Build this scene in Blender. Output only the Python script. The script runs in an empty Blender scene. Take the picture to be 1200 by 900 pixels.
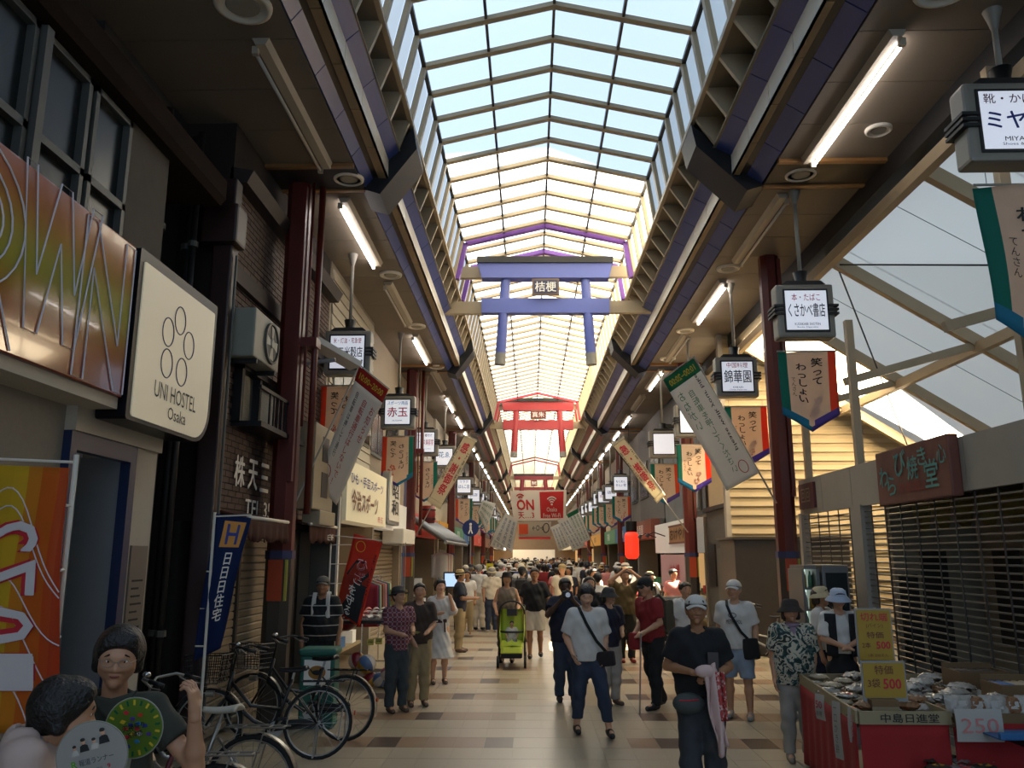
import bpy, bmesh, math, random, time
import numpy as np
from mathutils import Vector, Matrix
random.seed(7); T0 = time.time()
SC = bpy.context.scene; COL = SC.collection
# ------------------------------------------------------------------ camera
FPX = 960.0; EYE = 1.95
TH = math.atan(200/FPX); PS = math.atan(22*math.cos(TH)/FPX)
cam = bpy.data.cameras.new('camera'); camo = bpy.data.objects.new('camera', cam); COL.objects.link(camo)
camo.location = (0, 0, EYE); camo.rotation_euler = (math.pi/2+TH, 0, PS)
cam.sensor_fit = 'HORIZONTAL'; cam.sensor_width = 36; cam.lens = FPX/1200*36; cam.clip_end = 600; cam.clip_start = .05
SC.camera = camo
# ------------------------------------------------------------------ sky, sun, exposure
W = bpy.data.worlds.new('world'); SC.world = W; W.use_nodes = True
bg = W.node_tree.nodes['Background']; bg.inputs[0].default_value = (.57, .75, 1, 1); bg.inputs[1].default_value = 1.02
sun = bpy.data.lights.new('sun', 'SUN'); suno = bpy.data.objects.new('sun', sun); COL.objects.link(suno)
sun.energy = 46; sun.angle = .01; sun.color = (1, .88, .68)
SUNDIR = Vector((.62, .2, .95)).normalized()
suno.rotation_euler = SUNDIR.to_track_quat('Z', 'Y').to_euler()
vs = SC.view_settings; vs.view_transform = 'Standard'; vs.look = 'None'; vs.gamma = 1; vs.use_curve_mapping = False
vs.exposure = .62
SC.cycles.max_bounces = 9; SC.cycles.diffuse_bounces = 5; SC.cycles.transmission_bounces = 8; SC.cycles.transparent_max_bounces = 24
SC.cycles.glossy_bounces = 3
SC.cycles.sample_clamp_indirect = 6
SC.cycles.use_denoising = True
# ------------------------------------------------------------------ pixel helpers: a pixel is a ray, a plane gives the distance
_c, _s, _C, _S = math.cos(TH), math.sin(TH), math.cos(PS), math.sin(PS)
def ray(u, v):
    r = (u-600)/FPX; d = (v-450)/FPX; fw = _c+d*_s; up = _s-d*_c
    return (r*_C-fw*_S, r*_S+fw*_C, up)
def pz(u, v, z):
    a = ray(u, v); t = (z-EYE)/a[2]; return Vector((a[0]*t, a[1]*t, z))
def px(u, v, x):
    a = ray(u, v); t = x/a[0]; return Vector((x, a[1]*t, EYE+a[2]*t))
def py(u, v, y):
    a = ray(u, v); t = y/a[1]; return Vector((a[0]*t, y, EYE+a[2]*t))
# ------------------------------------------------------------------ materials
def lin(c):
    if isinstance(c, str): c = [int(c[i:i+2], 16)/255 for i in (0, 2, 4)]
    return tuple(x/12.92 if x <= .04045 else ((x+.055)/1.055)**2.4 for x in c[:3])
MATS = {}
def M(name, col='808080', rough=.6, metal=0., noise=0., nscale=8., bump=0., emit=0., spec=.5, trans=0.):
    """procedural principled material with gentle colour variation and relief"""
    if name in MATS: return MATS[name]
    m = bpy.data.materials.new(name); m.use_nodes = True; nt = m.node_tree; n = nt.nodes; b = n['Principled BSDF']
    c = lin(col); b.inputs['Base Color'].default_value = (*c, 1); b.inputs['Roughness'].default_value = rough
    b.inputs['Metallic'].default_value = metal; b.inputs['Specular IOR Level'].default_value = spec
    if trans: b.inputs['Transmission Weight'].default_value = trans
    if emit:
        b.inputs['Emission Color'].default_value = (*c, 1); b.inputs['Emission Strength'].default_value = emit
    if noise or bump:
        tc = n.new('ShaderNodeTexCoord'); tx = n.new('ShaderNodeTexNoise'); tx.inputs['Scale'].default_value = nscale; tx.inputs['Detail'].default_value = 6
        nt.links.new(tc.outputs['Object'], tx.inputs['Vector'])
        if noise:
            mx = n.new('ShaderNodeMix'); mx.data_type = 'RGBA'
            mx.inputs['A'].default_value = (*[x*(1-noise) for x in c], 1); mx.inputs['B'].default_value = (*[min(1, x*(1+noise)) for x in c], 1)
            nt.links.new(tx.outputs['Fac'], mx.inputs['Factor']); nt.links.new(mx.outputs['Result'], b.inputs['Base Color'])
        if bump:
            bp = n.new('ShaderNodeBump'); bp.inputs['Strength'].default_value = bump; bp.inputs['Distance'].default_value = .02
            nt.links.new(tx.outputs['Fac'], bp.inputs['Height']); nt.links.new(bp.outputs['Normal'], b.inputs['Normal'])
    MATS[name] = m; return m
def nodes_mat(name):
    m = bpy.data.materials.new(name); m.use_nodes = True; MATS[name] = m
    return m, m.node_tree, m.node_tree.nodes, m.node_tree.links
def ramp_mat(name, axis, stops, rough=.7, freq=None, wave=False):
    """stripes or bands of colour along one object axis"""
    if name in MATS: return MATS[name]
    m, nt, n, L = nodes_mat(name); b = n['Principled BSDF']; b.inputs['Roughness'].default_value = rough
    tc = n.new('ShaderNodeTexCoord'); sx = n.new('ShaderNodeSeparateXYZ'); L.new(tc.outputs['Object'], sx.inputs[0])
    out = sx.outputs['XYZ'.index(axis)]
    if freq:
        mu = n.new('ShaderNodeMath'); mu.operation = 'MULTIPLY'; mu.inputs[1].default_value = freq; L.new(out, mu.inputs[0])
        fr = n.new('ShaderNodeMath'); fr.operation = 'FRACT'; L.new(mu.outputs[0], fr.inputs[0]); out = fr.outputs[0]
    cr = n.new('ShaderNodeValToRGB'); cr.color_ramp.interpolation = 'CONSTANT'; L.new(out, cr.inputs[0])
    els = cr.color_ramp.elements
    while len(els) < len(stops): els.new(.5)
    for e, (p, c) in zip(els, stops): e.position = p; e.color = (*lin(c), 1)
    L.new(cr.outputs[0], b.inputs['Base Color']); return m
# ------------------------------------------------------------------ mesh builder
def rotz(a): return Matrix.Rotation(a, 4, 'Z')
class MB:
    def __init__(s): s.v = []; s.f = []; s.X = None
    def add(s, vs, fs):
        k = len(s.v)
        if s.X is not None: vs = [s.X @ Vector(p) for p in vs]
        s.v += [tuple(p) for p in vs]; s.f += [tuple(i+k for i in f) for f in fs]; return s
    def box(s, x0, x1, y0, y1, z0, z1):
        return s.add([(x0,y0,z0),(x1,y0,z0),(x1,y1,z0),(x0,y1,z0),(x0,y0,z1),(x1,y0,z1),(x1,y1,z1),(x0,y1,z1)],
                     [(0,3,2,1),(4,5,6,7),(0,1,5,4),(1,2,6,5),(2,3,7,6),(3,0,4,7)])
    def cbox(s, x0, x1, y0, y1, z0, z1, c=.01):
        """box with chamfered edges"""
        bm = bmesh.new(); bmesh.ops.create_cube(bm, size=1)
        for v in bm.verts: v.co = Vector(((x0+x1)/2+v.co.x*(x1-x0), (y0+y1)/2+v.co.y*(y1-y0), (z0+z1)/2+v.co.z*(z1-z0)))
        bmesh.ops.bevel(bm, geom=list(bm.edges), offset=c, segments=2, affect='EDGES', profile=.6)
        bm.verts.index_update()
        s.add([v.co.copy() for v in bm.verts], [tuple(v.index for v in f.verts) for f in bm.faces]); bm.free(); return s
    def prism(s, pts, axis, a, b):
        """polygon swept along an axis; pts are the two other coordinates in order"""
        n = len(pts)
        def P(p, t): return {'x': (t, p[0], p[1]), 'y': (p[0], t, p[1]), 'z': (p[0], p[1], t)}[axis]
        vs = [P(p, a) for p in pts]+[P(p, b) for p in pts]
        fs = [(i, (i+1) % n, n+(i+1) % n, n+i) for i in range(n)]+[tuple(range(n))[::-1], tuple(range(n, 2*n))]
        return s.add(vs, fs)
    def beam(s, a, b, w, h, up=(0,0,1)):
        """rectangular bar from a to b"""
        a = Vector(a); b = Vector(b); d = (b-a).normalized(); u = Vector(up)
        if abs(d.dot(u)) > .99: u = Vector((0, 1, 0))
        x = d.cross(u).normalized()*w/2; y = x.normalized().cross(d)*h/2
        vs = [p+q for p in (a, b) for q in (-x-y, x-y, x+y, -x+y)]
        return s.add(vs, [(0,1,2,3),(7,6,5,4),(0,4,5,1),(1,5,6,2),(2,6,7,3),(3,7,4,0)])
    def tube(s, pts, r, n=8, closed=False, cap=True):
        pts = [Vector(p) for p in pts]; m = len(pts); rs = r if isinstance(r, (list, tuple)) else [r]*m
        vs = []; nrm = None
        for i, p in enumerate(pts):
            if closed: t = pts[(i+1) % m]-pts[i-1]
            else: t = pts[min(i+1, m-1)]-pts[max(i-1, 0)]
            t = t.normalized() if t.length > 1e-9 else Vector((0,0,1))
            if nrm is None:
                nrm = t.cross(Vector((0,0,1)) if abs(t.z) < .9 else Vector((1,0,0))).normalized()
            else:
                nrm = (nrm-t*nrm.dot(t)); nrm = nrm.normalized() if nrm.length > 1e-6 else t.orthogonal().normalized()
            bi = t.cross(nrm)
            for k in range(n):
                a = 2*math.pi*k/n; vs.append(p+(nrm*math.cos(a)+bi*math.sin(a))*rs[i])
        fs = []
        for i in range(m if closed else m-1):
            j = (i+1) % m
            for k in range(n): fs.append((i*n+k, i*n+(k+1) % n, j*n+(k+1) % n, j*n+k))
        if cap and not closed: fs += [tuple(range(n))[::-1], tuple((m-1)*n+k for k in range(n))]
        return s.add(vs, fs)
    def lathe(s, prof, n=20, c=(0,0,0), closed=False):
        vs = []; fs = []; m = len(prof)
        for r, z in prof:
            for k in range(n):
                a = 2*math.pi*k/n; vs.append((c[0]+r*math.cos(a), c[1]+r*math.sin(a), c[2]+z))
        for i in range(m-1 if not closed else m):
            j = (i+1) % m
            for k in range(n): fs.append((i*n+k, i*n+(k+1) % n, j*n+(k+1) % n, j*n+k))
        return s.add(vs, fs)
    def ell(s, c, r, n=12, m=8):
        r = (r, r, r) if not isinstance(r, (tuple, list)) else r
        vs = [(c[0], c[1], c[2]-r[2])]; fs = []
        for i in range(1, m):
            t = math.pi*i/m
            for k in range(n):
                a = 2*math.pi*k/n; vs.append((c[0]+r[0]*math.sin(t)*math.cos(a), c[1]+r[1]*math.sin(t)*math.sin(a), c[2]-r[2]*math.cos(t)))
        vs.append((c[0], c[1], c[2]+r[2])); e = len(vs)-1
        for k in range(n):
            fs.append((0, 1+(k+1) % n, 1+k)); fs.append((e, 1+(m-2)*n+k, 1+(m-2)*n+(k+1) % n))
            for i in range(m-2):
                a = 1+i*n; fs.append((a+k, a+(k+1) % n, a+n+(k+1) % n, a+n+k))
        return s.add(vs, fs)
    def sheet(s, fn, nu, nv, th=0.):
        """grid surface fn(u,v); with th>0 it gets a back side along the normal fn's y"""
        vs = [Vector(fn(i/nu, j/nv)) for j in range(nv+1) for i in range(nu+1)]
        q = lambda i, j: j*(nu+1)+i
        fs = [(q(i,j), q(i+1,j), q(i+1,j+1), q(i,j+1)) for j in range(nv) for i in range(nu)]
        if th:
            k = len(vs); ns = [Vector((0,0,0)) for _ in vs]
            for f in fs:
                n = (vs[f[1]]-vs[f[0]]).cross(vs[f[3]]-vs[f[0]])
                for i in f: ns[i] += n
            vs = vs+[p-(n.normalized() if n.length else Vector((0,1,0)))*th for p, n in zip(vs, ns)]
            fs = fs+[tuple(i+k for i in f[::-1]) for f in fs]
            rim = [q(i,0) for i in range(nu+1)]+[q(nu,j) for j in range(1,nv+1)]+[q(i,nv) for i in range(nu-1,-1,-1)]+[q(0,j) for j in range(nv-1,0,-1)]
            fs += [(rim[i], rim[i]+k, rim[(i+1) % len(rim)]+k, rim[(i+1) % len(rim)]) for i in range(len(rim))]
        return s.add(vs, fs)
    def mesh(s, name, smooth=False, auto=None):
        me = bpy.data.meshes.new(name); me.from_pydata(s.v, [], s.f); me.validate()
        if smooth: me.shade_smooth()
        if auto is not None: me.shade_smooth(); me.set_sharp_from_angle(angle=auto)
        return me
def fin(o, parent, world):
    COL.objects.link(o)
    if parent is not None:
        o.parent = parent
        if world: o.matrix_parent_inverse = wm(parent).inverted()
    return o
def wm(o):
    m = Matrix.LocRotScale(o.location, o.rotation_euler, o.scale)
    return (wm(o.parent) @ o.matrix_parent_inverse @ m) if o.parent else m
def part(name, g, mat, parent=None, world=False, smooth=False, auto=None, loc=None, label=None):
    me = g.mesh(name, smooth, auto) if isinstance(g, MB) else g
    if isinstance(mat, str): mat = MATS[mat]
    if mat and not me.materials: me.materials.append(mat)
    o = bpy.data.objects.new(name, me)
    if loc is not None: o.location = loc
    fin(o, parent, world)
    if mat and me.materials[0] is not mat:
        o.material_slots[0].link = 'OBJECT'; o.material_slots[0].material = mat
    if label: o['label'] = label
    return o
def tag(o, label=None, cat=None, group=None, kind=None):
    if label: o['label'] = label
    if cat: o['category'] = cat
    if group: o['group'] = group
    if kind: o['kind'] = kind
    return o
def root(name, loc=(0,0,0), rz=0, label=None, cat=None, group=None, kind=None):
    o = bpy.data.objects.new(name, None); o.location = loc; o.rotation_euler = (0, 0, rz); o.empty_display_size = .2
    COL.objects.link(o); return tag(o, label, cat, group, kind)
def copy_tree(o, parent=None):
    c = o.copy(); COL.objects.link(c)
    if parent is not None: c.parent = parent
    for ch in o.children: copy_tree(ch, c)
    return c
# ------------------------------------------------------------------ lettering (mesh from the built-in font)
_tc = {}
def text_mesh(body, w, h, bold=0., mirror=False, space=1., ext=.004, line=1.):
    key = (body, round(w, 4), round(h, 4), bold, mirror)
    if key in _tc: return _tc[key]
    cu = bpy.data.curves.new('txt', 'FONT'); cu.body = body; cu.size = 1; cu.resolution_u = 2; cu.align_x = 'CENTER'
    cu.space_line = line; cu.space_character = space
    ob = bpy.data.objects.new('txt', cu)
    me = bpy.data.meshes.new_from_object(ob); bpy.data.objects.remove(ob); bpy.data.curves.remove(cu)
    n = len(me.vertices)
    if n and bold:                                   # a heavier stroke: the glyph laid down three times, slightly shifted
        vs_ = [v.co.copy() for v in me.vertices]; fs_ = [tuple(f.vertices) for f in me.polygons]; b_ = bold*.55
        me2 = bpy.data.meshes.new('lettering')
        me2.from_pydata([(v.x+dx, v.y+dy, dz) for dx, dy, dz in ((-b_, -b_*.5, 0), (b_, -b_*.5, 1), (0, b_, 2)) for v in vs_], [], [tuple(i+k*n for i in f) for k in range(3) for f in fs_]); bpy.data.meshes.remove(me); me = me2; n = len(me.vertices)
    if n:
        a = np.empty(n*3, np.float32); me.vertices.foreach_get('co', a); a = a.reshape(-1, 3); dep = a[:, 2].copy()*-.0012*min(1., h*4)
        lo, hi = a.min(0), a.max(0); d = np.maximum(hi-lo, 1e-6); a = (a-(lo+hi)/2)/d
        a[:, 0] *= w*(-1 if mirror else 1); a[:, 1] *= h
        b = np.stack([a[:, 0], dep, a[:, 1]], 1).astype(np.float32)   # stand it up, facing -y
        me.vertices.foreach_set('co', b.ravel()); me.update()
    me.materials.clear(); me.name = 'lettering'; _tc[key] = me; return me
def letter(body, w, h, mat, parent, loc=(0,0,0), rot=(0,0,0), bold=.0, mirror=False, name='lettering', line=1., space=1.):
    """lettering w by h in the parent's xz plane, facing -y, centred on loc"""
    me = text_mesh(body, w, h, bold, mirror, space, line=line)
    if len(me.materials): me = me.copy(); me.materials.clear()
    o = part(name, me, mat, parent, loc=loc); o.rotation_euler = rot; return o
def vert(t): return '\n'.join(t)
# ================================================================== basic materials
M('beige_steel', 'a8977a', .5, noise=.12, nscale=3)
M('soffit_panel', '6f6558', .6, noise=.1, nscale=1.5)
M('dark_metal', '1d1b1a', .45)
M('black', '0d0d0e', .5)
M('blue_panel', '3d4a86', .35, noise=.08, nscale=2)
M('red_panel', '7c2a2a', .4, noise=.1, nscale=2)
M('white_panel', 'cfc6b4', .3, noise=.05, nscale=2)
M('brown_panel', '8a7657', .5, noise=.08, nscale=2)
M('torii_blue', '5f6bb0', .35, noise=.05, nscale=2)
M('torii_red', 'b23b3d', .4, noise=.06, nscale=2)
M('torii_maroon', '7a2429', .45)
M('purple', '7a4fa8', .4)
M('frame_red', 'b83a40', .4)
M('oxide', '5a1f16', .38, noise=.15, nscale=3)
M('concrete', '6d675d', .8, noise=.2, nscale=5, bump=.2)
M('grey_steel', '8a8a86', .45, metal=.3, noise=.08)
M('white', 'e6e2d8', .5); M('offwhite', 'cfc9ba', .6, noise=.06)
M('red', 'b3201f', .5); M('ink', '151515', .6); M('chrome', 'c8c8c8', .22, metal=1.)
def glass_mat(name, tint, clear, rough):
    m, nt, n, L = nodes_mat(name); n.remove(n['Principled BSDF']); out = n['Material Output']
    t = n.new('ShaderNodeBsdfTranslucent'); t.inputs[0].default_value = (*tint, 1)
    r = n.new('ShaderNodeBsdfRefraction'); r.inputs['Roughness'].default_value = rough; r.inputs['IOR'].default_value = 1.01; r.inputs[0].default_value = (*tint, 1)
    a = n.new('ShaderNodeMixShader'); a.inputs[0].default_value = clear; L.new(t.outputs[0], a.inputs[1]); L.new(r.outputs[0], a.inputs[2])
    g = n.new('ShaderNodeBsdfGlossy'); g.inputs['Roughness'].default_value = .15
    f = n.new('ShaderNodeMixShader'); f.inputs[0].default_value = .04; L.new(a.outputs[0], f.inputs[1]); L.new(g.outputs[0], f.inputs[2])
    L.new(f.outputs[0], out.inputs[0]); return m
glass_mat('roof_glass', (.9, .9, .86), .72, .2)
glass_mat('side_glass', (.75, .74, .7), .45, .35)
glass_mat('tarpaulin', (.88, .78, .64), .1, .5)
m, nt, n, L = nodes_mat('window_glass'); b = n['Principled BSDF']; b.inputs['Base Color'].default_value = (.02, .022, .022, 1); b.inputs['Roughness'].default_value = .25; b.inputs['Specular IOR Level'].default_value = .2
# ================================================================== floor
M('tile_light', 'a5977f', .32, noise=.1, nscale=1.3); M('tile_mid', '8d7258', .32, noise=.12, nscale=2); M('tile_dark', '4b3a32', .32, noise=.12, nscale=2)
M('grout', '6a5f50', .9)
m, nt, n, L = nodes_mat('floor_far'); b = n['Principled BSDF']; b.inputs['Roughness'].default_value = .32
tc = n.new('ShaderNodeTexCoord'); br = n.new('ShaderNodeTexBrick'); L.new(tc.outputs['Object'], br.inputs['Vector'])
br.offset = 0; br.inputs['Scale'].default_value = 1; br.inputs['Brick Width'].default_value = .305; br.inputs['Row Height'].default_value = .48; br.inputs['Mortar Size'].default_value = .004
br.inputs['Color1'].default_value = (*lin('a5977f'), 1); br.inputs['Color2'].default_value = (*lin('97876e'), 1); br.inputs['Mortar'].default_value = (*lin('6a5f50'), 1)
L.new(br.outputs['Color'], b.inputs['Base Color'])
fl = part('floor', MB().box(-14, 16, -8, 190, -.3, -.004), 'floor_far'); tag(fl, kind='structure')
TW, TD = .305, .48; X0 = -3.24; Y0 = 7.6
def tile_kind(c, r):
    x = X0+c*TW
    if r % 3 == 0:
        if -2.6 < x < -.45: return ('tile_dark' if (c+r) % 4 == 0 else 'tile_mid')
        if 1.3 < x < 4: return ('tile_mid' if c % 3 else 'tile_dark')
        if (r//3) % 2 and -.5 < x < 1.2: return 'tile_mid' if (c+r//3) % 5 == 0 else 'tile_light'
    return 'tile_light'
tm = MB().box(0, TW-.006, 0, TD-.006, -.012, 0).mesh('tile')
tm.materials.append(MATS['tile_light'])
NR = 12
for r in range(NR):
    for c in range(24):
        part('tile', tm, tile_kind(c, r), fl, loc=(X0+c*TW, Y0+r*TD, 0))
far = {k: MB() for k in ('tile_light', 'tile_mid', 'tile_dark')}
for r in range(-14, 60):
    if 0 <= r < NR: continue
    for c in range(24):
        x, y = X0+c*TW, Y0+r*TD; far[tile_kind(c, r)].box(x, x+TW-.006, y, y+TD-.006, -.012, 0)
for k, g in far.items(): tag(part('tile_field', g, k, fl), kind='stuff')
# ================================================================== arcade roof: one cross-section, swept along the street
ZO = EYE
PL = [(-2.25, 4.95), (-2.15, 5.08), (-2.075, 5.08), (-1.943, 5.08), (-1.943, 5.35), (-1.786, 5.5), (-1.643, 5.893), (-1.465, 6.73)]
PR = [(3.167, 4.95), (2.97, 5.08), (2.877, 5.08), (2.774, 5.08), (2.774, 5.37), (2.534, 5.5), (2.275, 5.893), (2.16, 6.73)]
PL = [(x, z+ZO) for x, z in PL]; PR = [(x, z+ZO) for x, z in PR]; RG = (.345, 7.15+ZO)
SOF = 6.9; BAY = 11.5; CAPY = [10.8+BAY*i for i in range(-1, 9)]; RAF = .72; RY0 = 11.08-RAF*14; YEND = 112.
def bay_col(y): return 'blue_panel' if y < 33.6 else 'red_panel'
roof = root('arcade_roof', (.345, 0, 0), kind='structure')
# sloped and boxed fascia panels, each one its own piece near the camera
def strip(P, i, j, y0, y1, th, inward):
    (x0, z0), (x1, z1) = P[i], P[j]; d = Vector((x1-x0, z1-z0)); n = Vector((-d.y, d.x)).normalized()*th*inward
    return MB().prism([(x0, z0), (x1, z1), (x1+n.x, z1+n.y), (x0+n.x, z0+n.y)], 'y', y0, y1)
for side, P, sg in (('left', PL, 1), ('right', PR, -1)):
    for k, cy in enumerate(CAPY[:-1]):
        a, b = cy+.35, CAPY[k+1]-.35
        if k < 3: cuts = np.linspace(a, b, 13)
        else: cuts = np.linspace(a, b, 3)
        for y0, y1 in zip(cuts[:-1], cuts[1:]):
            g = .008
            part('fascia_panel', strip(P, 0, 1, y0+g, y1-g, .03, sg), bay_col(y0), roof, True)
            part('fascia_panel', strip(P, 4, 5, y0+g, y1-g, .03, sg), bay_col(y0), roof, True)
            part('box_beam_bottom', strip(P, 2, 3, y0+g, y1-g, .025, sg), 'brown_panel', roof, True)
            part('box_beam_side', strip(P, 3, 4, y0+g, y1-g, .025, sg), 'white_panel', roof, True)
    # backing behind the fascia keeps the daylight out
    bk = MB().prism([(P[0][0]-.02*sg, P[0][1]+.06), (P[2][0], P[2][1]+.05), (P[3][0]-.05*sg, P[3][1]+.05), (P[4][0]-.05*sg, P[4][1]+.03), (P[5][0]-.1*sg, P[5][1]), (P[5][0]-.5*sg, P[5][1]+.1), (P[0][0]-.5*sg, P[0][1]+.3)], 'y', -4, YEND)
    part('fascia_backing', bk, 'dark_metal', roof, True)
    # dark angular caps at every bay
    for cy in CAPY:
        s_ = 1 if side == 'left' else -1; cx = .46
        pts = [(P[0][0]-.05*sg, P[0][1]-.02), (P[0][0]+.2*sg, P[0][1]-.1), (P[5][0]+.23*sg, P[5][1]+.02), (P[6][0]+.03*sg, P[6][1]-.05), (P[5][0]-.1*sg, P[5][1]), (P[0][0]-.05*sg, P[0][1]+.25)]
        part('bay_cap', MB().prism(pts, 'y', cy-.36, cy+.36), M('cap_dark', '171718', .5, spec=.3), roof, True)
    # coffered lattice between the fascia and the glass
    (x5, z5), (x6, z6), (x7, z7) = P[5], P[6], P[7]
    bkx = -.42*sg
    part('lattice_back', MB().prism([(x5+bkx, z5+.02), (x6+bkx, z6), (x6+bkx-.03*sg, z6), (x5+bkx-.03*sg, z5+.02)], 'y', -4, YEND), M('lattice_back', '7c725f', .7), roof, True)
    part('lattice_back', MB().prism([(x5+bkx, z5-.02), (x5, z5-.02), (x5, z5), (x5+bkx, z5)], 'y', -4, YEND), M('lattice_back', '7c725f', .7), roof, True)
    part('lattice_back', MB().prism([(x6+bkx, z6), (x6, z6), (x6, z6+.02), (x6+bkx, z6+.02)], 'y', -4, YEND), M('lattice_back', '7c725f', .7), roof, True)
    part('lattice_rail', MB().prism([(x6-.03*sg, z6-.03), (x6+.03*sg, z6-.03), (x6+.03*sg, z6+.04), (x6-.03*sg, z6+.04)], 'y', -4, YEND), 'beige_steel', roof, True)
    part('eave_rail', MB().prism([(x7-.03*sg, z7-.04), (x7+.025*sg, z7-.04), (x7+.025*sg, z7+.02), (x7-.03*sg, z7+.02)], 'y', -4, YEND), 'dark_metal', roof, True)
    fin_ = MB().prism([(x5-.4*sg, z5), (x5, z5), (x6, z6), (x6-.4*sg, z6)], 'y', -.03, .03).mesh('lattice_fin')
    rib_ = MB().prism([(x5-.4*sg, z5), (x5-.36*sg, z5), (x6-.36*sg, z6), (x6-.4*sg, z6)], 'y', -.05, .05).mesh('lattice_rib')
    farf = MB()
    for i in range(145):
        y = RY0+RAF*i
        if y > YEND: break
        if 5 < y < 34:
            part('lattice_fin', fin_, 'beige_steel', roof, True, loc=(0, y, 0))
            part('lattice_rib', rib_, 'beige_steel', roof, True, loc=(0, y+RAF*.5, 0))
        else: farf.prism([(x5-.4*sg, z5), (x5, z5), (x6, z6), (x6-.4*sg, z6)], 'y', y-.03, y+.03)
    tag(part('lattice_fins_far', farf, 'beige_steel', roof, True), kind='stuff')
# rafters, posts, panes
(xl6, zl6), (xl7, zl7) = PL[6], PL[7]; (xr6, zr6), (xr7, zr7) = PR[6], PR[7]; xc, zc = RG
def gable(y, w, h, off=0.):
    g = MB()
    pts = [(xl6+off, y, zl6), (xl7+off, y, zl7-off*.3), (xc, y, zc-off*.6), (xr7-off, y, zr7-off*.3), (xr6-off, y, zr6)]
    for a, b in zip(pts[:-1], pts[1:]): g.beam(a, b, w, h, up=(0, 1, 0))
    return g
raf = gable(0, .065, .1).mesh('rafter')
def lerp(a, b, t): return tuple(p+(q-p)*t for p, q in zip(a, b))
L7, L6, R7, R6 = (xl7, zl7), (xl6, zl6), (xr7, zr7), (xr6, zr6)
def pane_mesh(a, b, d0, d1):
    """thin pane between two cross-section points"""
    d = Vector((b[0]-a[0], b[1]-a[1])); n = Vector((-d.y, d.x)).normalized()*.006
    return MB().add([(a[0]+n.x, d0, a[1]+n.y), (b[0]+n.x, d0, b[1]+n.y), (b[0]+n.x, d1, b[1]+n.y), (a[0]+n.x, d1, a[1]+n.y)], [(0, 1, 2, 3)]).mesh('roof_pane')
segs = [(L7, lerp(L7, RG, .5)), (lerp(L7, RG, .5), RG), (RG, lerp(RG, R7, .5)), (lerp(RG, R7, .5), R7)]
UP = .05
segs = [((a[0], a[1]+UP), (b[0], b[1]+UP)) for a, b in segs]
pm = [pane_mesh(a, b, .03, RAF-.03) for a, b in segs]
sm = [pane_mesh((L6[0]-.04, L6[1]), (L7[0]-.04, L7[1]), .03, RAF-.03), pane_mesh((R6[0]+.04, R6[1]), (R7[0]+.04, R7[1]), .03, RAF-.03)]
rest = {'roof_glass': MB(), 'side_glass': MB()}; farr = MB()
for i in range(145):
    y = RY0+RAF*i
    if y > YEND: break
    if 4 < y < 42:
        part('rafter', raf, 'beige_steel', roof, True, loc=(0, y, 0))
    else:
        g = gable(y, .05, .1); farr.add(g.v, g.f)
    if 6.5 < y < 33:
        for q in pm: part('roof_pane', q, 'roof_glass', roof, True, loc=(0, y, 0))
        for q in sm: part('side_pane', q, 'side_glass', roof, True, loc=(0, y, 0))
    else:
        for (a, b) in segs: rest['roof_glass'].add([(a[0], y, a[1]), (b[0], y, b[1]), (b[0], y+RAF, b[1]), (a[0], y+RAF, a[1])], [(0, 1, 2, 3)])
        for (a, b, o) in ((L6, L7, -.04), (R6, R7, .04)): rest['side_glass'].add([(a[0]+o, y, a[1]), (b[0]+o, y, b[1]), (b[0]+o, y+RAF, b[1]), (a[0]+o, y+RAF, a[1])], [(0, 1, 2, 3)])
tag(part('rafters_far', farr, 'beige_steel', roof, True), kind='stuff')
for k, g in rest.items(): tag(part('panes_far', g, k, roof, True), kind='stuff')
for t, a, b in ((.5, L7, RG), (1, L7, RG), (.5, R7, RG)):
    p = lerp(a, b, t); part('glazing_bar', MB().box(p[0]-.018, p[0]+.018, -4, YEND, p[1]-.02, p[1]+.06), 'dark_metal', roof, True)
for y, k in ((17.03, 'purple'), (18.6, 'purple'), (36.2, 'frame_red'), (37.8, 'frame_red'), (61, 'torii_maroon'), (62.8, 'torii_maroon')):
    part('portal_frame', gable(y, .1, .14, .06), k, roof, True)
# ================================================================== soffits on both sides with their panels and cross beams
ceil = root('ceiling', (0, 0, SOF), kind='structure'); beams = root('trim_1', (0, 0, SOF), kind='structure')
for side, x0, x1 in (('left', -4.9, -2.27), ('right', 3.19, 4.62)):
    part('soffit_backing', MB().box(x0, x1, -4, YEND, SOF+.03, SOF+.3), 'dark_metal', ceil, True)
    y = 1.0
    while y < 60:
        nxt = y+.875
        if not any(abs((y+nxt)/2-(cy-.65)) < .5 for cy in CAPY):
            part('soffit_panel', MB().box(x0, x1, y+.006, nxt-.006, SOF, SOF+.025), 'soffit_panel', ceil, True)
        y = nxt
    part('soffit_field', MB().box(x0, x1, 60, YEND, SOF, SOF+.02), 'soffit_panel', ceil, True)
    for cy in CAPY:
        part('cross_beam', MB().box(x0, x1, cy-1.0, cy-.35, SOF-.02, SOF+.05), 'dark_metal', beams, True)
        for yy in (cy-1.08, cy-.36): part('beam_trim', MB().box(x0, x1, yy, yy+.08, SOF-.045, SOF+.05), M('amber_trim', '8a6236', .45), beams, True)
part('soffit_edge_beam', MB().box(4.56, 4.74, -4, YEND, SOF-.28, SOF+.3), 'black', beams, True)
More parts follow.
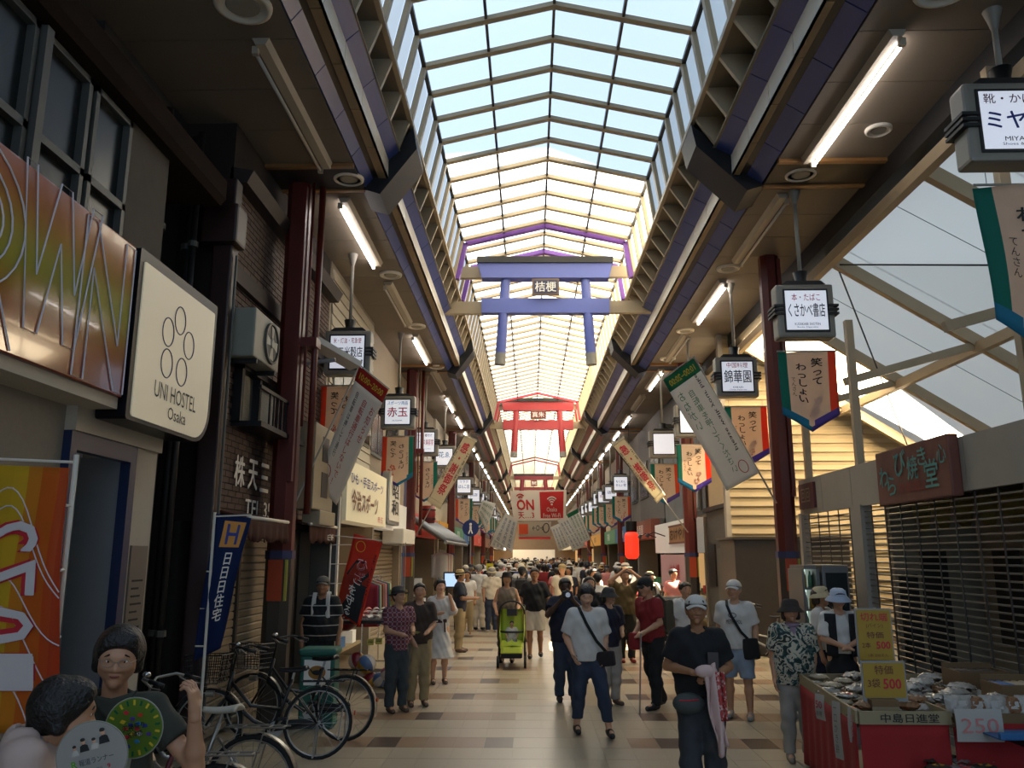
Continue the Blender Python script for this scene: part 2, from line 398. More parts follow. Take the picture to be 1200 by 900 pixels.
# fluorescent battens, alternately lit
M('tube_lit', 'fff6f2', .5, emit=14.); M('tube_off', 'b7b2a6', .35)
M('batten', 'a59c8a', .5)
def batten(x, y0, y1, lit, tilt, k):
    r = root('fluorescent_batten', (x, (y0+y1)/2, SOF), label=('lit' if lit else 'unlit')+' fluorescent tube batten under the '+('left' if x < 0 else 'right')+' soffit of the arcade', cat='light', group=('lit' if lit else 'unlit')+' tube battens on the '+('left' if x < 0 else 'right')+' soffit')
    part('housing', MB().prism([(x-.085, SOF), (x+.085, SOF), (x+.05, SOF-.07), (x-.05, SOF-.07)], 'y', y0, y1), 'batten', r, True)
    part('tube', MB().tube([(x+.07*tilt, y0+.12, SOF-.105), (x+.07*tilt, y1-.03, SOF-.105)], .02, 8), 'tube_lit' if lit else 'tube_off', r, True, smooth=True)
    for yy in (y0+.08, y1-.02): part('lamp_holder', MB().box(x+.07*tilt-.03, x+.07*tilt+.03, yy-.025, yy+.025, SOF-.13, SOF-.05), 'batten', r, True)
k = 0
for i in range(26):
    ya = 7.1+3.66*i-.0
    far_lit = ya > 27
    batten(-2.62, ya, ya+2.65, (i % 2 == 1) or far_lit, -1, i)
    batten(3.55, ya, ya+2.65, (i % 2 == 0) or far_lit, 1, i)
# round ceiling speakers
for x, y, rr in ((-2.42, 10.15, .2), (-2.62, 6.6, .26), (3.6, 10.15, .2), (3.7, 6.5, .26), (4.15, 9.0, .15), (-2.5, 14.0, .2), (-2.5, 17.4, .2), (-2.5, 21.4, .2), (3.5, 13.8, .2), (3.5, 17.9, .2), (3.55, 20.6, .2)):
    r = root('ceiling_speaker', (x, y, SOF), label='round pale disc speaker set in the arcade soffit', cat='speaker', group='round discs set in the soffits')
    part('rim', MB().lathe([(0, -.02), (rr*.8, -.02), (rr*.84, -.045), (rr, -.03), (rr*1.02, 0)], 28), 'offwhite', r, smooth=True)
    part('grille', MB().lathe([(0, -.032), (rr*.55, -.03), (rr*.6, -.02)], 24), M('speaker_grille', '8f8a7e', .7), r)
# ================================================================== torii gates hung across the roof
def torii(Y, top, cap_h, kz, ku, ku2, legs, lv, gv, bv, nuki, plq, txt, cm, wallbeams, label):
    c = py((ku[0]+ku[1])/2, bv, Y); r = root('torii_gate', (c.x, Y, c.z), label=label, cat='torii')
    P = lambda u, v: (py(u, v, Y).x, py(u, v, Y).z)
    d = .16
    part('cap', MB().prism([P(ku[0], top), P(ku[1], top), P(ku[1], cap_h), P(ku[0], cap_h)][::-1], 'y', Y-d-.05, Y+d+.05), M('torii_cap', '24241f', .5), r, True)
    part('lintel', MB().prism([P(ku[0]+.5, cap_h), P(ku[1]-.5, cap_h), P(ku2[1], kz), P(ku2[0], kz)][::-1], 'y', Y-d, Y+d), cm, r, True)
    part('tie_beam', MB().prism([P(nuki[0], nuki[2]), P(nuki[1], nuki[2]), P(nuki[1], nuki[3]), P(nuki[0], nuki[3])][::-1], 'y', Y-d*.7, Y+d*.7), cm, r, True)
    for (ut, ub) in legs:
        a, b = py(ut, kz, Y), py(ub, bv, Y); gm = a.lerp(b, (gv-kz)/(bv-kz)); rr = lv
        lg = part('leg', MB().tube([a, gm], [rr*.92, rr], 20), cm, r, True, auto=.6)
        part('foot', MB().tube([gm, b], [rr*1.04, rr*1.04], 20), M('torii_foot', '8d8a80', .6), lg, True, auto=.6)
    a, b = P(plq[0], plq[2]), P(plq[1], plq[3])
    pq = part('plaque', MB().box(a[0], b[0], Y-.26, Y-.2, b[1], a[1]), M('plaque_rim', '6b5540', .5), r, True)
    w = (b[0]-a[0]); h = a[1]-b[1]; e = w*.07
    part('plaque_face', MB().box(a[0]+e, b[0]-e, Y-.27, Y-.25, b[1]+e, a[1]-e), M('plaque_'+cm, '2f3152' if 'blue' in cm else '7d2a28', .5), pq, True)
    o = letter(txt, w*.78, h*.62, 'white', None, loc=((a[0]+b[0])/2, Y-.275, (a[1]+b[1])/2), bold=.02); o.parent = pq; o.matrix_parent_inverse = wm(pq).inverted()
    for v0, v1 in wallbeams:
        z1, z0 = P(600, v0)[1], P(600, v1)[1]
        part('support_beam', MB().box(-2.0, 2.75, Y+d*.4, Y+d*1.3, z0, z1), 'beige_steel', r, True)
    return r
torii(17.8, 304, 311, 328, (559.6, 717.5), (565, 713), ((592.6, 585.8), (685.8, 693.3)), .118, 414.5, 427.5, (564.5, 714, 351, 368), (623.4, 655, 331, 349.6), '桔梗', 'torii_blue', ((311, 324), (352, 366)), 'blue torii gate with black cap and grey feet hung across the arcade roof')
torii(37., 467.5, 471.5, 481.6, (588, 673), (589.5, 671.5), ((605, 602), (655.5, 660)), .15, 529.5, 535.7, (589.5, 671.6, 492.6, 503.6), (621.5, 640, 482, 492), '真朱', 'torii_red', ((472, 480), (494, 502)), 'bright red torii gate with black cap hung across the arcade roof')
torii(62., 555.5, 557.5, 562.5, (602, 649), (603, 648), ((612, 610.5), (639, 640.5)), .17, 583, 586, (602.7, 649.5, 571, 574.5), (622, 629.5, 563, 570), '海老', 'torii_maroon', ((558, 562),), 'small dark maroon torii gate far down the arcade behind the free wifi banner')
# ================================================================== left side: hostel building
RL = math.pi/2      # things on the left wall face +x
RR = -math.pi/2     # things on the right wall face -x
M('stucco', '8f8678', .85, noise=.12, nscale=20, bump=.25); M('dark_wall', '2b2723', .8, noise=.2, nscale=4, bump=.2)
M('hostel_blue', '1d2a4e', .4); M('door_grey', '83868a', .5, noise=.05); M('frame_grey', '55554f', .5, metal=.3)
hos = root('wall_left', (-3.2, 4, 0), kind='structure')
part('wall', MB().box(-4.2, -3.2, -3, 5.5, 0, 3.05), 'stucco', hos, True)
part('header', MB().box(-3.4, -3.12, 5.5, 6.85, 2.79, 3.05), M('hostel_white', 'b3aa98', .7, noise=.06), hos, True)
part('post', MB().box(-3.5, -3.16, 6.45, 6.85, 0, 2.79), 'hostel_white', hos, True)
part('upper_wall', MB().box(-4.2, -3.42, -3, 7.0, 3.05, 5.6), 'dark_wall', hos, True)
part('end_pier', MB().box(-4.2, -3.36, 6.3, 7.0, 3.05, 5.6), M('pier', '4a4238', .8, noise=.15), hos, True)
part('cornice', MB().prism([(-4.4, 5.6), (-3.25, 5.55), (-3.2, 5.62), (-3.2, 5.82), (-3.3, 5.9), (-4.4, 5.95)], 'y', -3, 8.0), M('cornice', '2a2019', .95, noise=.2, spec=.1), root('trim_2', (-3.3, 3, 5.6), kind='structure'), True)
d = root('door_1', (-3.2, 5.95, 0), kind='structure')
part('door_frame', MB().box(-3.22, -3.14, 5.5, 5.58, 0, 2.79).box(-3.22, -3.14, 6.36, 6.46, 0, 2.79).box(-3.22, -3.14, 5.58, 6.36, 2.66, 2.79), 'hostel_blue', d, True)
part('door_leaf', MB().box(-3.6, -3.55, 5.5, 6.4, 0, 2.75), 'door_grey', d, True)
part('reveal', MB().box(-3.6, -3.22, 6.38, 6.42, 0, 2.7), 'door_grey', d, True)
part('lock_box', MB().cbox(-3.14, -3.1, 6.4, 6.48, 1.15, 1.32), 'black', d, True)
for i, (y0, y1) in enumerate(((3.0, 4.92), (5.02, 5.62), (5.68, 6.26))):
    w = root('window_%d' % (i+1), (-3.4, (y0+y1)/2, 3.1), kind='structure')
    part('pane', MB().box(-3.41, -3.4, y0, y1, 3.1, 5.5), 'window_glass', w, True)
    g = MB()
    for a, b, c, e in ((y0, y0+.05, 3.1, 5.52), (y1-.05, y1, 3.1, 5.52), (y0, y1, 5.47, 5.52), (y0, y1, 4.72, 4.78)): g.box(-3.4, -3.34, a, b, c, e)
    part('window_frame', g, 'frame_grey', w, True)
w = part('mullion', MB().box(-3.4, -3.3, 4.94, 5.02, 3.1, 5.52), 'frame_grey', hos, True)
# big orange panel with outlined lettering
pan = root('fascia_sign', (-2.9, 3.0, 3.04), label='long orange, green and red striped panel with white outline letters beside the hostel light box', cat='sign')
m, nt, n, L = nodes_mat('sunset'); b = n['Principled BSDF']; b.inputs['Roughness'].default_value = .12; b.inputs['Coat Weight'].default_value = .2; b.inputs['Specular IOR Level'].default_value = .35
tc = n.new('ShaderNodeTexCoord'); mp = n.new('ShaderNodeMapping'); mp.inputs['Rotation'].default_value = (.0, 0, 0); L.new(tc.outputs['Object'], mp.inputs['Vector'])
sx = n.new('ShaderNodeSeparateXYZ'); L.new(mp.outputs[0], sx.inputs[0])
mr = n.new('ShaderNodeMapRange'); mr.inputs['From Min'].default_value = 3.04; mr.inputs['From Max'].default_value = 4.17; L.new(sx.outputs[2], mr.inputs[0])
cr = n.new('ShaderNodeValToRGB'); L.new(mr.outputs[0], cr.inputs[0]); el = cr.color_ramp.elements; cr.color_ramp.interpolation = 'B_SPLINE'
cols = ['6b2a20', '8c3f26', 'a5702f', '8f9a2c', 'a58a30', 'b06a3a', 'a8604a']
while len(el) < len(cols): el.new(.5)
for i, c in enumerate(cols): el[i].position = i/(len(cols)-1); el[i].color = (*lin(c), 1)
L.new(cr.outputs[0], b.inputs['Base Color'])
part('panel', MB().cbox(-3.14, -2.9, .6, 5.66, 3.04, 4.17, .012), 'sunset', pan, True)
part('underside', MB().box(-3.3, -2.93, .6, 5.66, 2.96, 3.04), 'hostel_white', pan, True)
M('outline_white', 'd2ccd0', .4)
def outline_letter(pts, closed=True, r=.0055):
    return part('letter_outline', MB().tube([(-2.893, y, z) for y, z in pts], r, 5, closed=closed), 'outline_white', pan, True)
def ring(cy, cz, ry, rz, n=30, a0=0, a1=2*math.pi): return [(cy+ry*math.cos(a0+(a1-a0)*i/n), cz+rz*math.sin(a0+(a1-a0)*i/n)) for i in range(n if a1-a0 > 6 else n+1)]
def poly(pts, y, z, sy, sz): return [(y+a*sy, z+b*sz) for a, b in pts]
Wl = [(0, 1), (.12, 1), (.25, .35), (.42, 1), (.56, 1), (.73, .35), (.86, 1), (1, 1), (.8, 0), (.65, 0), (.49, .62), (.33, 0), (.18, 0)]
Nl = [(0, 0), (0, 1), (.2, 1), (.8, .3), (.8, 1), (1, 1), (1, 0), (.8, 0), (.2, .7), (.2, 0)]
outline_letter(ring(3.75, 3.72, .62, .46)); outline_letter(ring(3.75, 3.72, .42, .27)); outline_letter(ring(3.75, 3.72, .5, .36))
outline_letter(poly(Wl, 4.3, 3.22, .85, .98)); outline_letter(poly(Nl, 4.98, 3.06, .66, 1.08))
outline_letter(poly(Wl, 2.1, 3.1, .95, 1.0)); outline_letter([(4.05, 3.06), (4.2, 3.36), (4.36, 3.06)], False); outline_letter([(3.2, 3.06), (3.6, 3.5), (3.95, 3.06)], False); outline_letter(ring(3.4, 3.05, .55, .4, 20, .0, math.pi), False)
# UNI HOSTEL light box
ub = root('hostel_light_box', (-2.9, 6.45, 2.9), label='cream light box sign with black rim, five rings and hostel lettering', cat='sign')
def rrect(y0, y1, z0, z1, rads, n=8):
    pts = []
    for (cy, cz, r, a) in ((y0+rads[0], z0+rads[0], rads[0], math.pi), (y1-rads[1], z0+rads[1], rads[1], 1.5*math.pi), (y1-rads[2], z1-rads[2], rads[2], 0), (y0+rads[3], z1-rads[3], rads[3], .5*math.pi)):
        for i in range(n+1): t = a+math.pi/2*i/n; pts.append((cy+r*math.cos(t), cz+r*math.sin(t)))
    return pts
rd = (.03, .3, .02, .02)
part('rim', MB().prism(rrect(5.69, 7.2, 2.9, 4.19, rd), 'x', -3.1, -2.88), M('rim_navy', '090b14', .3, spec=.25), ub, True)
part('face', MB().prism(rrect(5.75, 7.13, 2.93, 4.1, (.03, .27, .02, .02)), 'x', -2.9, -2.87), M('cream_face', 'e0d3b4', .35, emit=.1), ub, True)
M('navy_line', '23234a', .5)
for cy, cz in ((6.42, 3.83), (6.22, 3.68), (6.62, 3.67), (6.24, 3.43), (6.52, 3.42)):
    part('ring', MB().tube([(-2.868, cy+.1*math.cos(a*math.pi/14), cz+.115*math.sin(a*math.pi/14)) for a in range(28)], .005, 5, closed=True), 'navy_line', ub, True)
for t, w, h, z, y in (('UNI HOSTEL', .78, .13, 3.2, 6.46), ('Osaka', .34, .1, 3.05, 6.5)):
    o = letter(t, w, h, 'ink', ub, loc=(.034, y-6.45, z-2.9), rot=(0, 0, RL))
pl = root('notice_plate', (-3.16, 6.65, 1.3), label='small grey metal notice plate on the white door post of the hostel', cat='notice')
part('plate', MB().box(-3.16, -3.145, 6.52, 6.8, 1.28, 2.02), M('plate', '77746e', .35, metal=.5), pl, True)
for i in range(7):
    part('text_line', MB().box(-3.145, -3.142, 6.57, 6.75-.03*(i % 3), 1.38+.06*i, 1.395+.06*i), 'ink', pl, True)
# dark gap with pipes
gap = root('wall_left_gap', (-4.0, 8, 0), kind='structure')
part('wall', MB().box(-4.4, -4.0, 6.8, 9.0, 0, 6.9), 'dark_wall', gap, True)
for x, y, r in ((-3.75, 7.7, .05), (-3.6, 8.2, .035), (-3.7, 8.3, .05)):
    q = root('drain_pipe', (x, y, 0), label='thin dark drain pipe in the shadowy gap beside the brick building', cat='pipe', group='pipes in the gap')
    part('pipe', MB().tube([(0, 0, 0), (0, 0, 6.5)], r, 10), 'dark_metal', q, smooth=True)
    for z in (1.2, 3.2, 5.2): part('bracket', MB().lathe([(r, -.03), (r+.02, -.03), (r+.02, .03), (r, .03)], 12, (0, 0, z)), 'frame_grey', q)
mb_ = root('meter_box', (-3.55, 7.35, 1.25), label='dark meter box with pale stickers in the gap beside the hostel post', cat='box')
part('body', MB().cbox(-3.7, -3.5, 7.2, 7.55, 1.3, 1.85), 'dark_metal', mb_, True)
part('sticker', MB().box(-3.5, -3.495, 7.42, 7.52, 1.34, 1.4), 'offwhite', mb_, True); part('sticker', MB().box(-3.5, -3.495, 7.44, 7.52, 1.66, 1.8), M('sticker_yellow', '9a8a20', .5), mb_, True)
# ================================================================== brick building
M('brick', '4e3a30', .75, noise=.25, nscale=6); M('mortar', '221a16', .9)
bw = root('wall_left_brick', (-3.4, 11, 0), kind='structure')
part('mortar_wall', MB().box(-4.4, -3.415, 8.7, 13.3, 2.3, 6.9), 'mortar', bw, True)
part('base_wall', MB().box(-4.4, -3.7, 8.7, 13.3, 0, 2.3), 'dark_wall', bw, True)
g = MB()
for i in range(58):
    z = 2.32+i*.07
    if 5.0 < z < 5.22: continue
    y = 8.72+(i % 2)*.12
    while y < 13.2:
        if not (9.1 < y+.11 < 10.95 and 3.4 < z < 4.05): g.box(-3.415, -3.4, y, min(y+.228, 13.3), z, z+.058)
        y += .24
tag(part('bricks', g, 'brick', bw, True), kind='stuff')
part('string_course', MB().box(-3.42, -3.33, 8.7, 13.3, 5.0, 5.2), M('course', '2f1f1a', .7), bw, True)
part('gutter', MB().prism([(-3.45, 6.15), (-3.25, 6.15), (-3.18, 6.3), (-3.45, 6.35)], 'y', 8.7, 13.3), M('gutter', '2a211d', .6), bw, True)
dp = root('downpipe', (-3.3, 8.62, 0), label='stout dark red square downpipe at the corner of the brick building', cat='pipe')
part('pipe', MB().cbox(-3.5, -3.28, 8.48, 8.68, 0, 6.1, .02), M('pipe_red', '2e1712', .45), dp, True)
part('hopper', MB().cbox(-3.6, -3.2, 8.36, 8.68, 5.3, 5.75, .03), 'pipe_red', dp, True)
part('conduit', MB().tube([(-3.25, 8.55, 0), (-3.25, 8.55, 5.2)], .015, 6), 'frame_grey', dp, True)
wn = root('window_4', (-3.4, 10, 3.4), kind='structure')
part('pane', MB().box(-3.41, -3.395, 9.15, 10.9, 3.45, 4.05), M('frost', '6d6a5f', .3, noise=.2, nscale=60, bump=.3), wn, True)
part('window_frame', MB().box(-3.4, -3.3, 9.12, 9.2, 3.42, 4.1).box(-3.4, -3.3, 9.75, 9.82, 3.42, 4.1).box(-3.4, -3.3, 10.85, 10.93, 3.42, 4.1).box(-3.4, -3.28, 9.12, 10.93, 4.05, 4.12).box(-3.42, -3.05, 9.12, 10.93, 3.38, 3.44), 'black', wn, True)
for i in range(9): part('bar', MB().box(-3.1, -3.08, 9.5+i*.16, 9.53+i*.16, 3.44, 3.84), 'black', wn, True)
part('rail', MB().box(-3.11, -3.07, 9.12, 10.93, 3.82, 3.86), 'black', wn, True)
ac = root('air_conditioner', (-3.22, 9.1, 4.1), label='grey outdoor air conditioner unit with round fan on the brick wall', cat='air conditioner')
part('casing', MB().cbox(-3.38, -3.05, 8.72, 9.62, 4.1, 4.66, .02), M('ac_case', '8b897c', .5, noise=.06), ac, True)
part('fan_recess', MB().lathe([(0, .012), (.2, .012), (.235, .0)], 28).mesh('fan_recess'), 'black', ac).matrix_local = Matrix.Translation((.172, .18, .28)) @ Matrix.Rotation(math.pi/2, 4, 'Y')
fg = MB()
fr = part('fan_guard', MB().lathe([(.22, 0), (.245, 0), (.245, .03), (.22, .03)], 28, closed=True), M('guard', '4c4a44', .5), ac); fr.matrix_local = Matrix.Translation((.17, .18, .28)) @ Matrix.Rotation(math.pi/2, 4, 'Y')
for k in range(4):
    o = part('fan_blade', MB().add([(.03, -.02, .018), (.19, -.07, .018), (.2, .05, .022), (.03, .03, .022)], [(0, 1, 2, 3)]), M('blade', '9a978a', .5), fr); o.rotation_euler = (0, 0, k*math.pi/2)
part('hub', MB().lathe([(0, .03), (.05, .03), (.06, .015)], 16), 'blade', fr)
for yy in (8.85, 9.5): part('bracket', MB().beam((-3.4, yy, 4.07), (-3.05, yy, 4.07), .04, .05), 'dark_metal', ac, True)
ls = root('wall_lettering', (-3.4, 10.2, 2.4), label='white raised shop characters and telephone number on the brick wall', cat='lettering')
for ch, y in zip('株天三米穀', (9.44, 9.9, 10.34, 10.78, 11.2)):
    letter(ch, .34, .36, 'white', ls, loc=(.03, y-10.2, .5), rot=(0, 0, RL), bold=.03, name='character')
letter('TEL 351-5', 1.45, .2, 'white', ls, loc=(.03, 10.42-10.2, .1), rot=(0, 0, RL), bold=.02)
# awnings and the shuttered shop
def awning(y0, y1, z0, z1, xo, xw, mat, lab, scal=.16):
    r = root('scalloped_awning', ((xo+xw)/2, (y0+y1)/2, z1), label=lab, cat='awning')
    n = int((y1-y0)/scal)
    part('canopy', MB().prism([(xw, z0+.1), (xo, z0), (xo, z0-.02), (xw, z0+.07)], 'y', y0, y1), mat, r, True)
    g = MB()
    def fn(u, v):
        y = y0+(y1-y0)*u; sc = abs(math.sin(math.pi*(y-y0)/scal)); return (xo+.02*math.sin(u*40)*v, y, z0-(z0-z1)*v*(.8+.2*sc))
    g.sheet(fn, n*5, 4, .006); part('valance', g, mat, r, True, smooth=True)
    part('rod', MB().tube([(xo, y0, z0), (xo, y1, z0)], .022, 8), 'offwhite', r, True, smooth=True); return r
M('awning_red', '5f3a30', .8, noise=.15, nscale=5)
awning(8.75, 10.2, 2.34, 2.08, -3.0, -3.4, 'awning_red', 'faded red scalloped awning above the beige roller shutter')
aw2 = awning(11.2, 12.9, 2.36, 2.1, -3.0, -3.4, 'awning_red', 'faded red scalloped awning with small white lettering beside the beige vertical box')
letter('E三軒', .35, .1, 'white', aw2, loc=(.22, .3, .1), rot=(0, 0, RL))
def shutter(name, lab, axis_x, y0, y1, z0, z1, pitch, mat, depth=.02, mull=None):
    r = root(name, (axis_x, (y0+y1)/2, z0), label=lab, cat='shutter')
    sm_ = MB().prism([(0, 0), (depth, pitch*.15), (depth, pitch*.8), (0, pitch*.97)], 'y', y0, y1)
    for v in range(len(sm_.v)): x, y, z = sm_.v[v]; sm_.v[v] = (x, y-(y0+y1)/2, z)
    me = sm_.mesh('slat'); me.materials.append(MATS[mat])
    for i in range(int((z1-z0)/pitch)): part('slat', me, mat, r, loc=(0, 0, i*pitch))
    if mull:
        for y in mull: part('guide_rail', MB().box(axis_x-.02, axis_x+.05, y-.03, y+.03, z0, z1), M('rail_dark', '3a332b', .5), r, True)
    return r
M('shutter_beige', '8a7a62', .5, noise=.08)
shutter('roller_shutter', 'closed beige roller shutter behind the parked bicycles', -3.45, 8.75, 11.0, .05, 2.3, .09, 'shutter_beige', mull=(8.78, 9.75, 10.9))
# beige vertical box on the wall
bx = root('wall_box_sign', (-3.1, 11.2, 2.6), label='tall beige vertical box sign fixed beside the first red pillar', cat='sign')
a = py(344, 494, 11.0); b_ = py(366, 596, 11.0)
part('casing', MB().cbox(a.x, b_.x, 11.0, 12.1, b_.z, a.z, .015), M('box_beige', '94876d', .5, noise=.05), bx, True)
part('slot', MB().box(b_.x, b_.x+.006, 11.4, 11.75, a.z-.5, a.z-.15), 'dark_metal', bx, True); part('slot', MB().box(b_.x, b_.x+.006, 11.4, 11.75, a.z-1.0, a.z-.65), 'dark_metal', bx, True)
part('lower_box', MB().cbox(a.x+.1, b_.x+.03, 11.3, 12.2, b_.z-.2, b_.z, .015), 'box_beige', bx, True)
lp = root('loudspeaker_horn', (-2.9, 10.9, 4.6), label='pale slanted floodlight on an arm behind the first red pillar', cat='lamp')
part('arm', MB().tube([(-3.0, 10.6, 4.45), (-2.6, 10.6, 4.5)], .03, 8), 'grey_steel', lp, True); part('head', MB().beam((-3.0, 10.7, 4.82), (-2.45, 11.2, 4.55), .3, .08), 'offwhite', lp, True)
# ================================================================== pillars
def pillar(x, y, lab, low=1.95, ring=True, w=.15, extra=True):
    r = root('arcade_pillar', (x, y, 0), label=lab, cat='pillar', group='red brown arcade pillars')
    o = [(-w, -w*.45), (-w*.45, -w), (w*.45, -w), (w, -w*.45), (w, w*.45), (w*.45, w), (-w*.45, w), (-w, w*.45)]
    part('shaft', MB().prism(o, 'z', low, SOF+.05), 'oxide', r)
    part('flute', MB().box(w*.55, w*.95, -w-.05, -w*.8, low+.9, SOF-.1), 'oxide', r)
    part('clad', MB().prism([(p*1.06, q*1.06) for p, q in o], 'z', 0, low-.02), M('pillar_grey', '4c463f', .35, metal=.3, noise=.1), r)
    part('band', MB().prism([(p*1.12, q*1.12) for p, q in o], 'z', low-.05, low+.05), M('band_blue', '31365c', .5), r)
    part('plate', MB().box(-.09, .09, -w*1.1-.012, -w*1.1, low-.55, low-.06), M('plate_orange', 'a8401c', .5), r)
    part('strip', MB().box(w*.75, w*.95, -w*1.08, -w*.9, low-.55, low-.06), M('strip_yellow', 'a09a3c', .5), r)
    if extra:
        part('pipe', MB().tube([(w+.14, .05, low+.5), (w+.14, .05, SOF)], .045, 8), 'oxide', r, smooth=True)
        part('pipe', MB().tube([(w+.06, -.1, low+1.6), (w+.06, -.1, SOF)], .02, 6), 'oxide', r, smooth=True)
        part('clamp', MB().box(w-.03, w+.2, -.12, .1, 4.6, 4.72), 'oxide', r)
    return r
PLY = [(-3.12, 10.36), (-3.2, 21.8), (-3.2, 33.3), (-3.2, 44.8), (-3.2, 56), (-3.2, 68)]
PRY = [(4.05, 13.3), (4.05, 21.2), (4.0, 37), (4.0, 46), (4.0, 57), (4.0, 69)]
names = ['beside the brick building', 'beside the cream shop sign', 'beyond the tiled shop roof', 'among the distant left shops', 'among the distant left shops', 'among the distant left shops']
for (x, y), s_ in zip(PLY, names): pillar(x, y, 'red brown arcade pillar with grey base '+s_, extra=y < 25)
names = ['in front of the cream clapboard wall', 'beside the cream shop with lantern', 'beyond the red lantern', 'among the distant right shops', 'among the distant right shops', 'among the distant right shops']
for (x, y), s_ in zip(PRY, names): pillar(x, y, 'red brown arcade pillar with grey base '+s_, extra=False)
# ================================================================== right side: vacant lot with awning roof behind a grille shutter
M('siding', '9c8a66', .6, noise=.08, nscale=3); M('fascia_board', '9a9284', .7, noise=.1, nscale=3)
sd = root('wall_right_siding', (6.6, 18.4, 0), kind='structure')
for i in range(38):
    z = .0+i*.2; part('clapboard', MB().prism([(18.4, z), (18.4, z+.205), (18.43, z+.205), (18.37, z)], 'x', 4.35, 11), 'siding', sd, True)
part('wall', MB().box(4.35, 11, 18.43, 18.7, 0, 8.5), 'siding', sd, True)
part('corner_post', MB().box(4.3, 4.4, 18.3, 18.5, 0, 7), 'fascia_board', sd, True)
lot = root('lot_canopy', (6.5, 12, 3), label='white translucent lean-to roof with steel trusses over the closed lot', cat='canopy')
CX0, CZ0, CX1, CZ1 = 4.72, 6.62, 9.2, 3.75
part('roof_sheet', MB().sheet(lambda u, v: (CX0+(CX1-CX0)*u, -2+20.4*v, CZ0+.16+(CZ1-CZ0)*u-.05*math.sin(math.pi*((20.4*v/3.1) % 1))), 10, 60), 'tarpaulin', lot, True, smooth=True)
def CZ(x): return CZ0+(CZ1-CZ0)*(x-CX0)/(CX1-CX0)
for y in (0.5, 3.6, 6.6, 9.3, 12.4, 15.2, 17.9):
    part('rafter', MB().beam((CX0, y, CZ0-.06), (CX1, y, CZ1-.06), .12, .18), 'beige_steel', lot, True)
    part('rafter_rail', MB().beam((CX0, y+.22, CZ0+.06), (CX1, y+.22, CZ1+.06), .05, .06), 'grey_steel', lot, True)
    part('post', MB().box(8.6, 8.75, y-.07, y+.07, 0, CZ(8.7)), 'beige_steel', lot, True)
    if y > 5: part('brace', MB().beam((CX0+.1, y, CZ(5)-1.9), (6.9, y+.02, CZ(6.9)-.1), .09, .12), 'beige_steel', lot, True)
for x in (4.72, 6.9): part('purlin', MB().beam((x, -2, CZ(x)-.16), (x, 18.35, CZ(x)-.16), .12, .16), 'beige_steel', lot, True)
for y0, y1 in ((6.6, 12.4), (12.4, 6.6), (12.4, 17.9)):
    part('tie_rod', MB().tube([(4.85, y0, CZ(4.85)-.1), (8.2, y1, CZ(8.2)-.12)], .014, 6), 'dark_metal', lot, True)
for i in range(9): part('wire', MB().tube([(4.8, 2+i*1.7, CZ(4.8)+.12), (9, 1.8+i*1.7, CZ(9)+.12)], .006, 4), 'grey_steel', lot, True)
for y in (7.35, 11.3, 13.4): part('post', MB().box(4.46, 4.56, y-.05, y+.05, 3.13, 5.2 if y > 11 else CZ0), 'beige_steel', lot, True)
fb = root('wall_right_fascia', (4.4, 10, 2.6), kind='structure')
cuts = [1.5, 4.0, 6.2, 8.35, 10.25, 11.35, 12.5, 13.55]
for y0, y1 in zip(cuts[:-1], cuts[1:]): part('board', MB().box(4.38, 4.44, y0+.006, y1-.006, 2.58, 3.13), 'fascia_board', fb, True)
part('far_wall', MB().box(9.3, 9.5, -3, 18.4, 0, 4), M('far_wall', '6e675b', .8, noise=.15), root('wall_right_back', (9.4, 8, 0), kind='structure'), True)
part('lot_floor', MB().box(4.6, 9.3, -3, 18.3, -.01, .03), 'concrete', root('floor_lot', (7, 8, 0), kind='structure'), True)
sg_ = root('shop_sign_board', (4.35, 9.3, 2.55), label='weathered red brown wooden signboard with teal brush characters above the grille', cat='sign')
part('board', MB().cbox(4.26, 4.38, 8.42, 10.2, 2.53, 3.17, .02), M('sign_wood', '6e3f31', .6, noise=.25, nscale=6), sg_, True)
M('teal', '4f8f86', .6)
for ch, y, z, s_ in (('わ', 9.98, 2.86, .24), ('ら', 9.78, 2.74, .22), ('び', 9.52, 2.98, .3), ('焼', 9.22, 2.9, .26), ('き', 8.98, 3.0, .2), ('堂', 8.8, 2.8, .3), ('心', 8.55, 2.98, .2)):
    letter(ch, s_, s_, 'teal', sg_, loc=(-.1, y-9.3, z-2.55), rot=(0, 0, RR), bold=.02, name='character')
letter('京都嵐山', .7, .12, M('sign_red', '8c2b22', .6), sg_, loc=(-.1, 9.25-9.3, .14), rot=(0, 0, RR), bold=.01)
pq = root('wall_plaque', (4.36, 13.2, 2.62), label='small square dark red patterned plaque on the pale fascia beside the pillar', cat='plaque')
part('board', MB().box(4.34, 4.38, 12.75, 13.45, 2.66, 3.05), M('plaque_red', '5b2b2b', .6), pq, True)
letter('回回', .4, .22, 'siding', pq, loc=(-.03, -.1, .24), rot=(0, 0, RR), name='pattern')
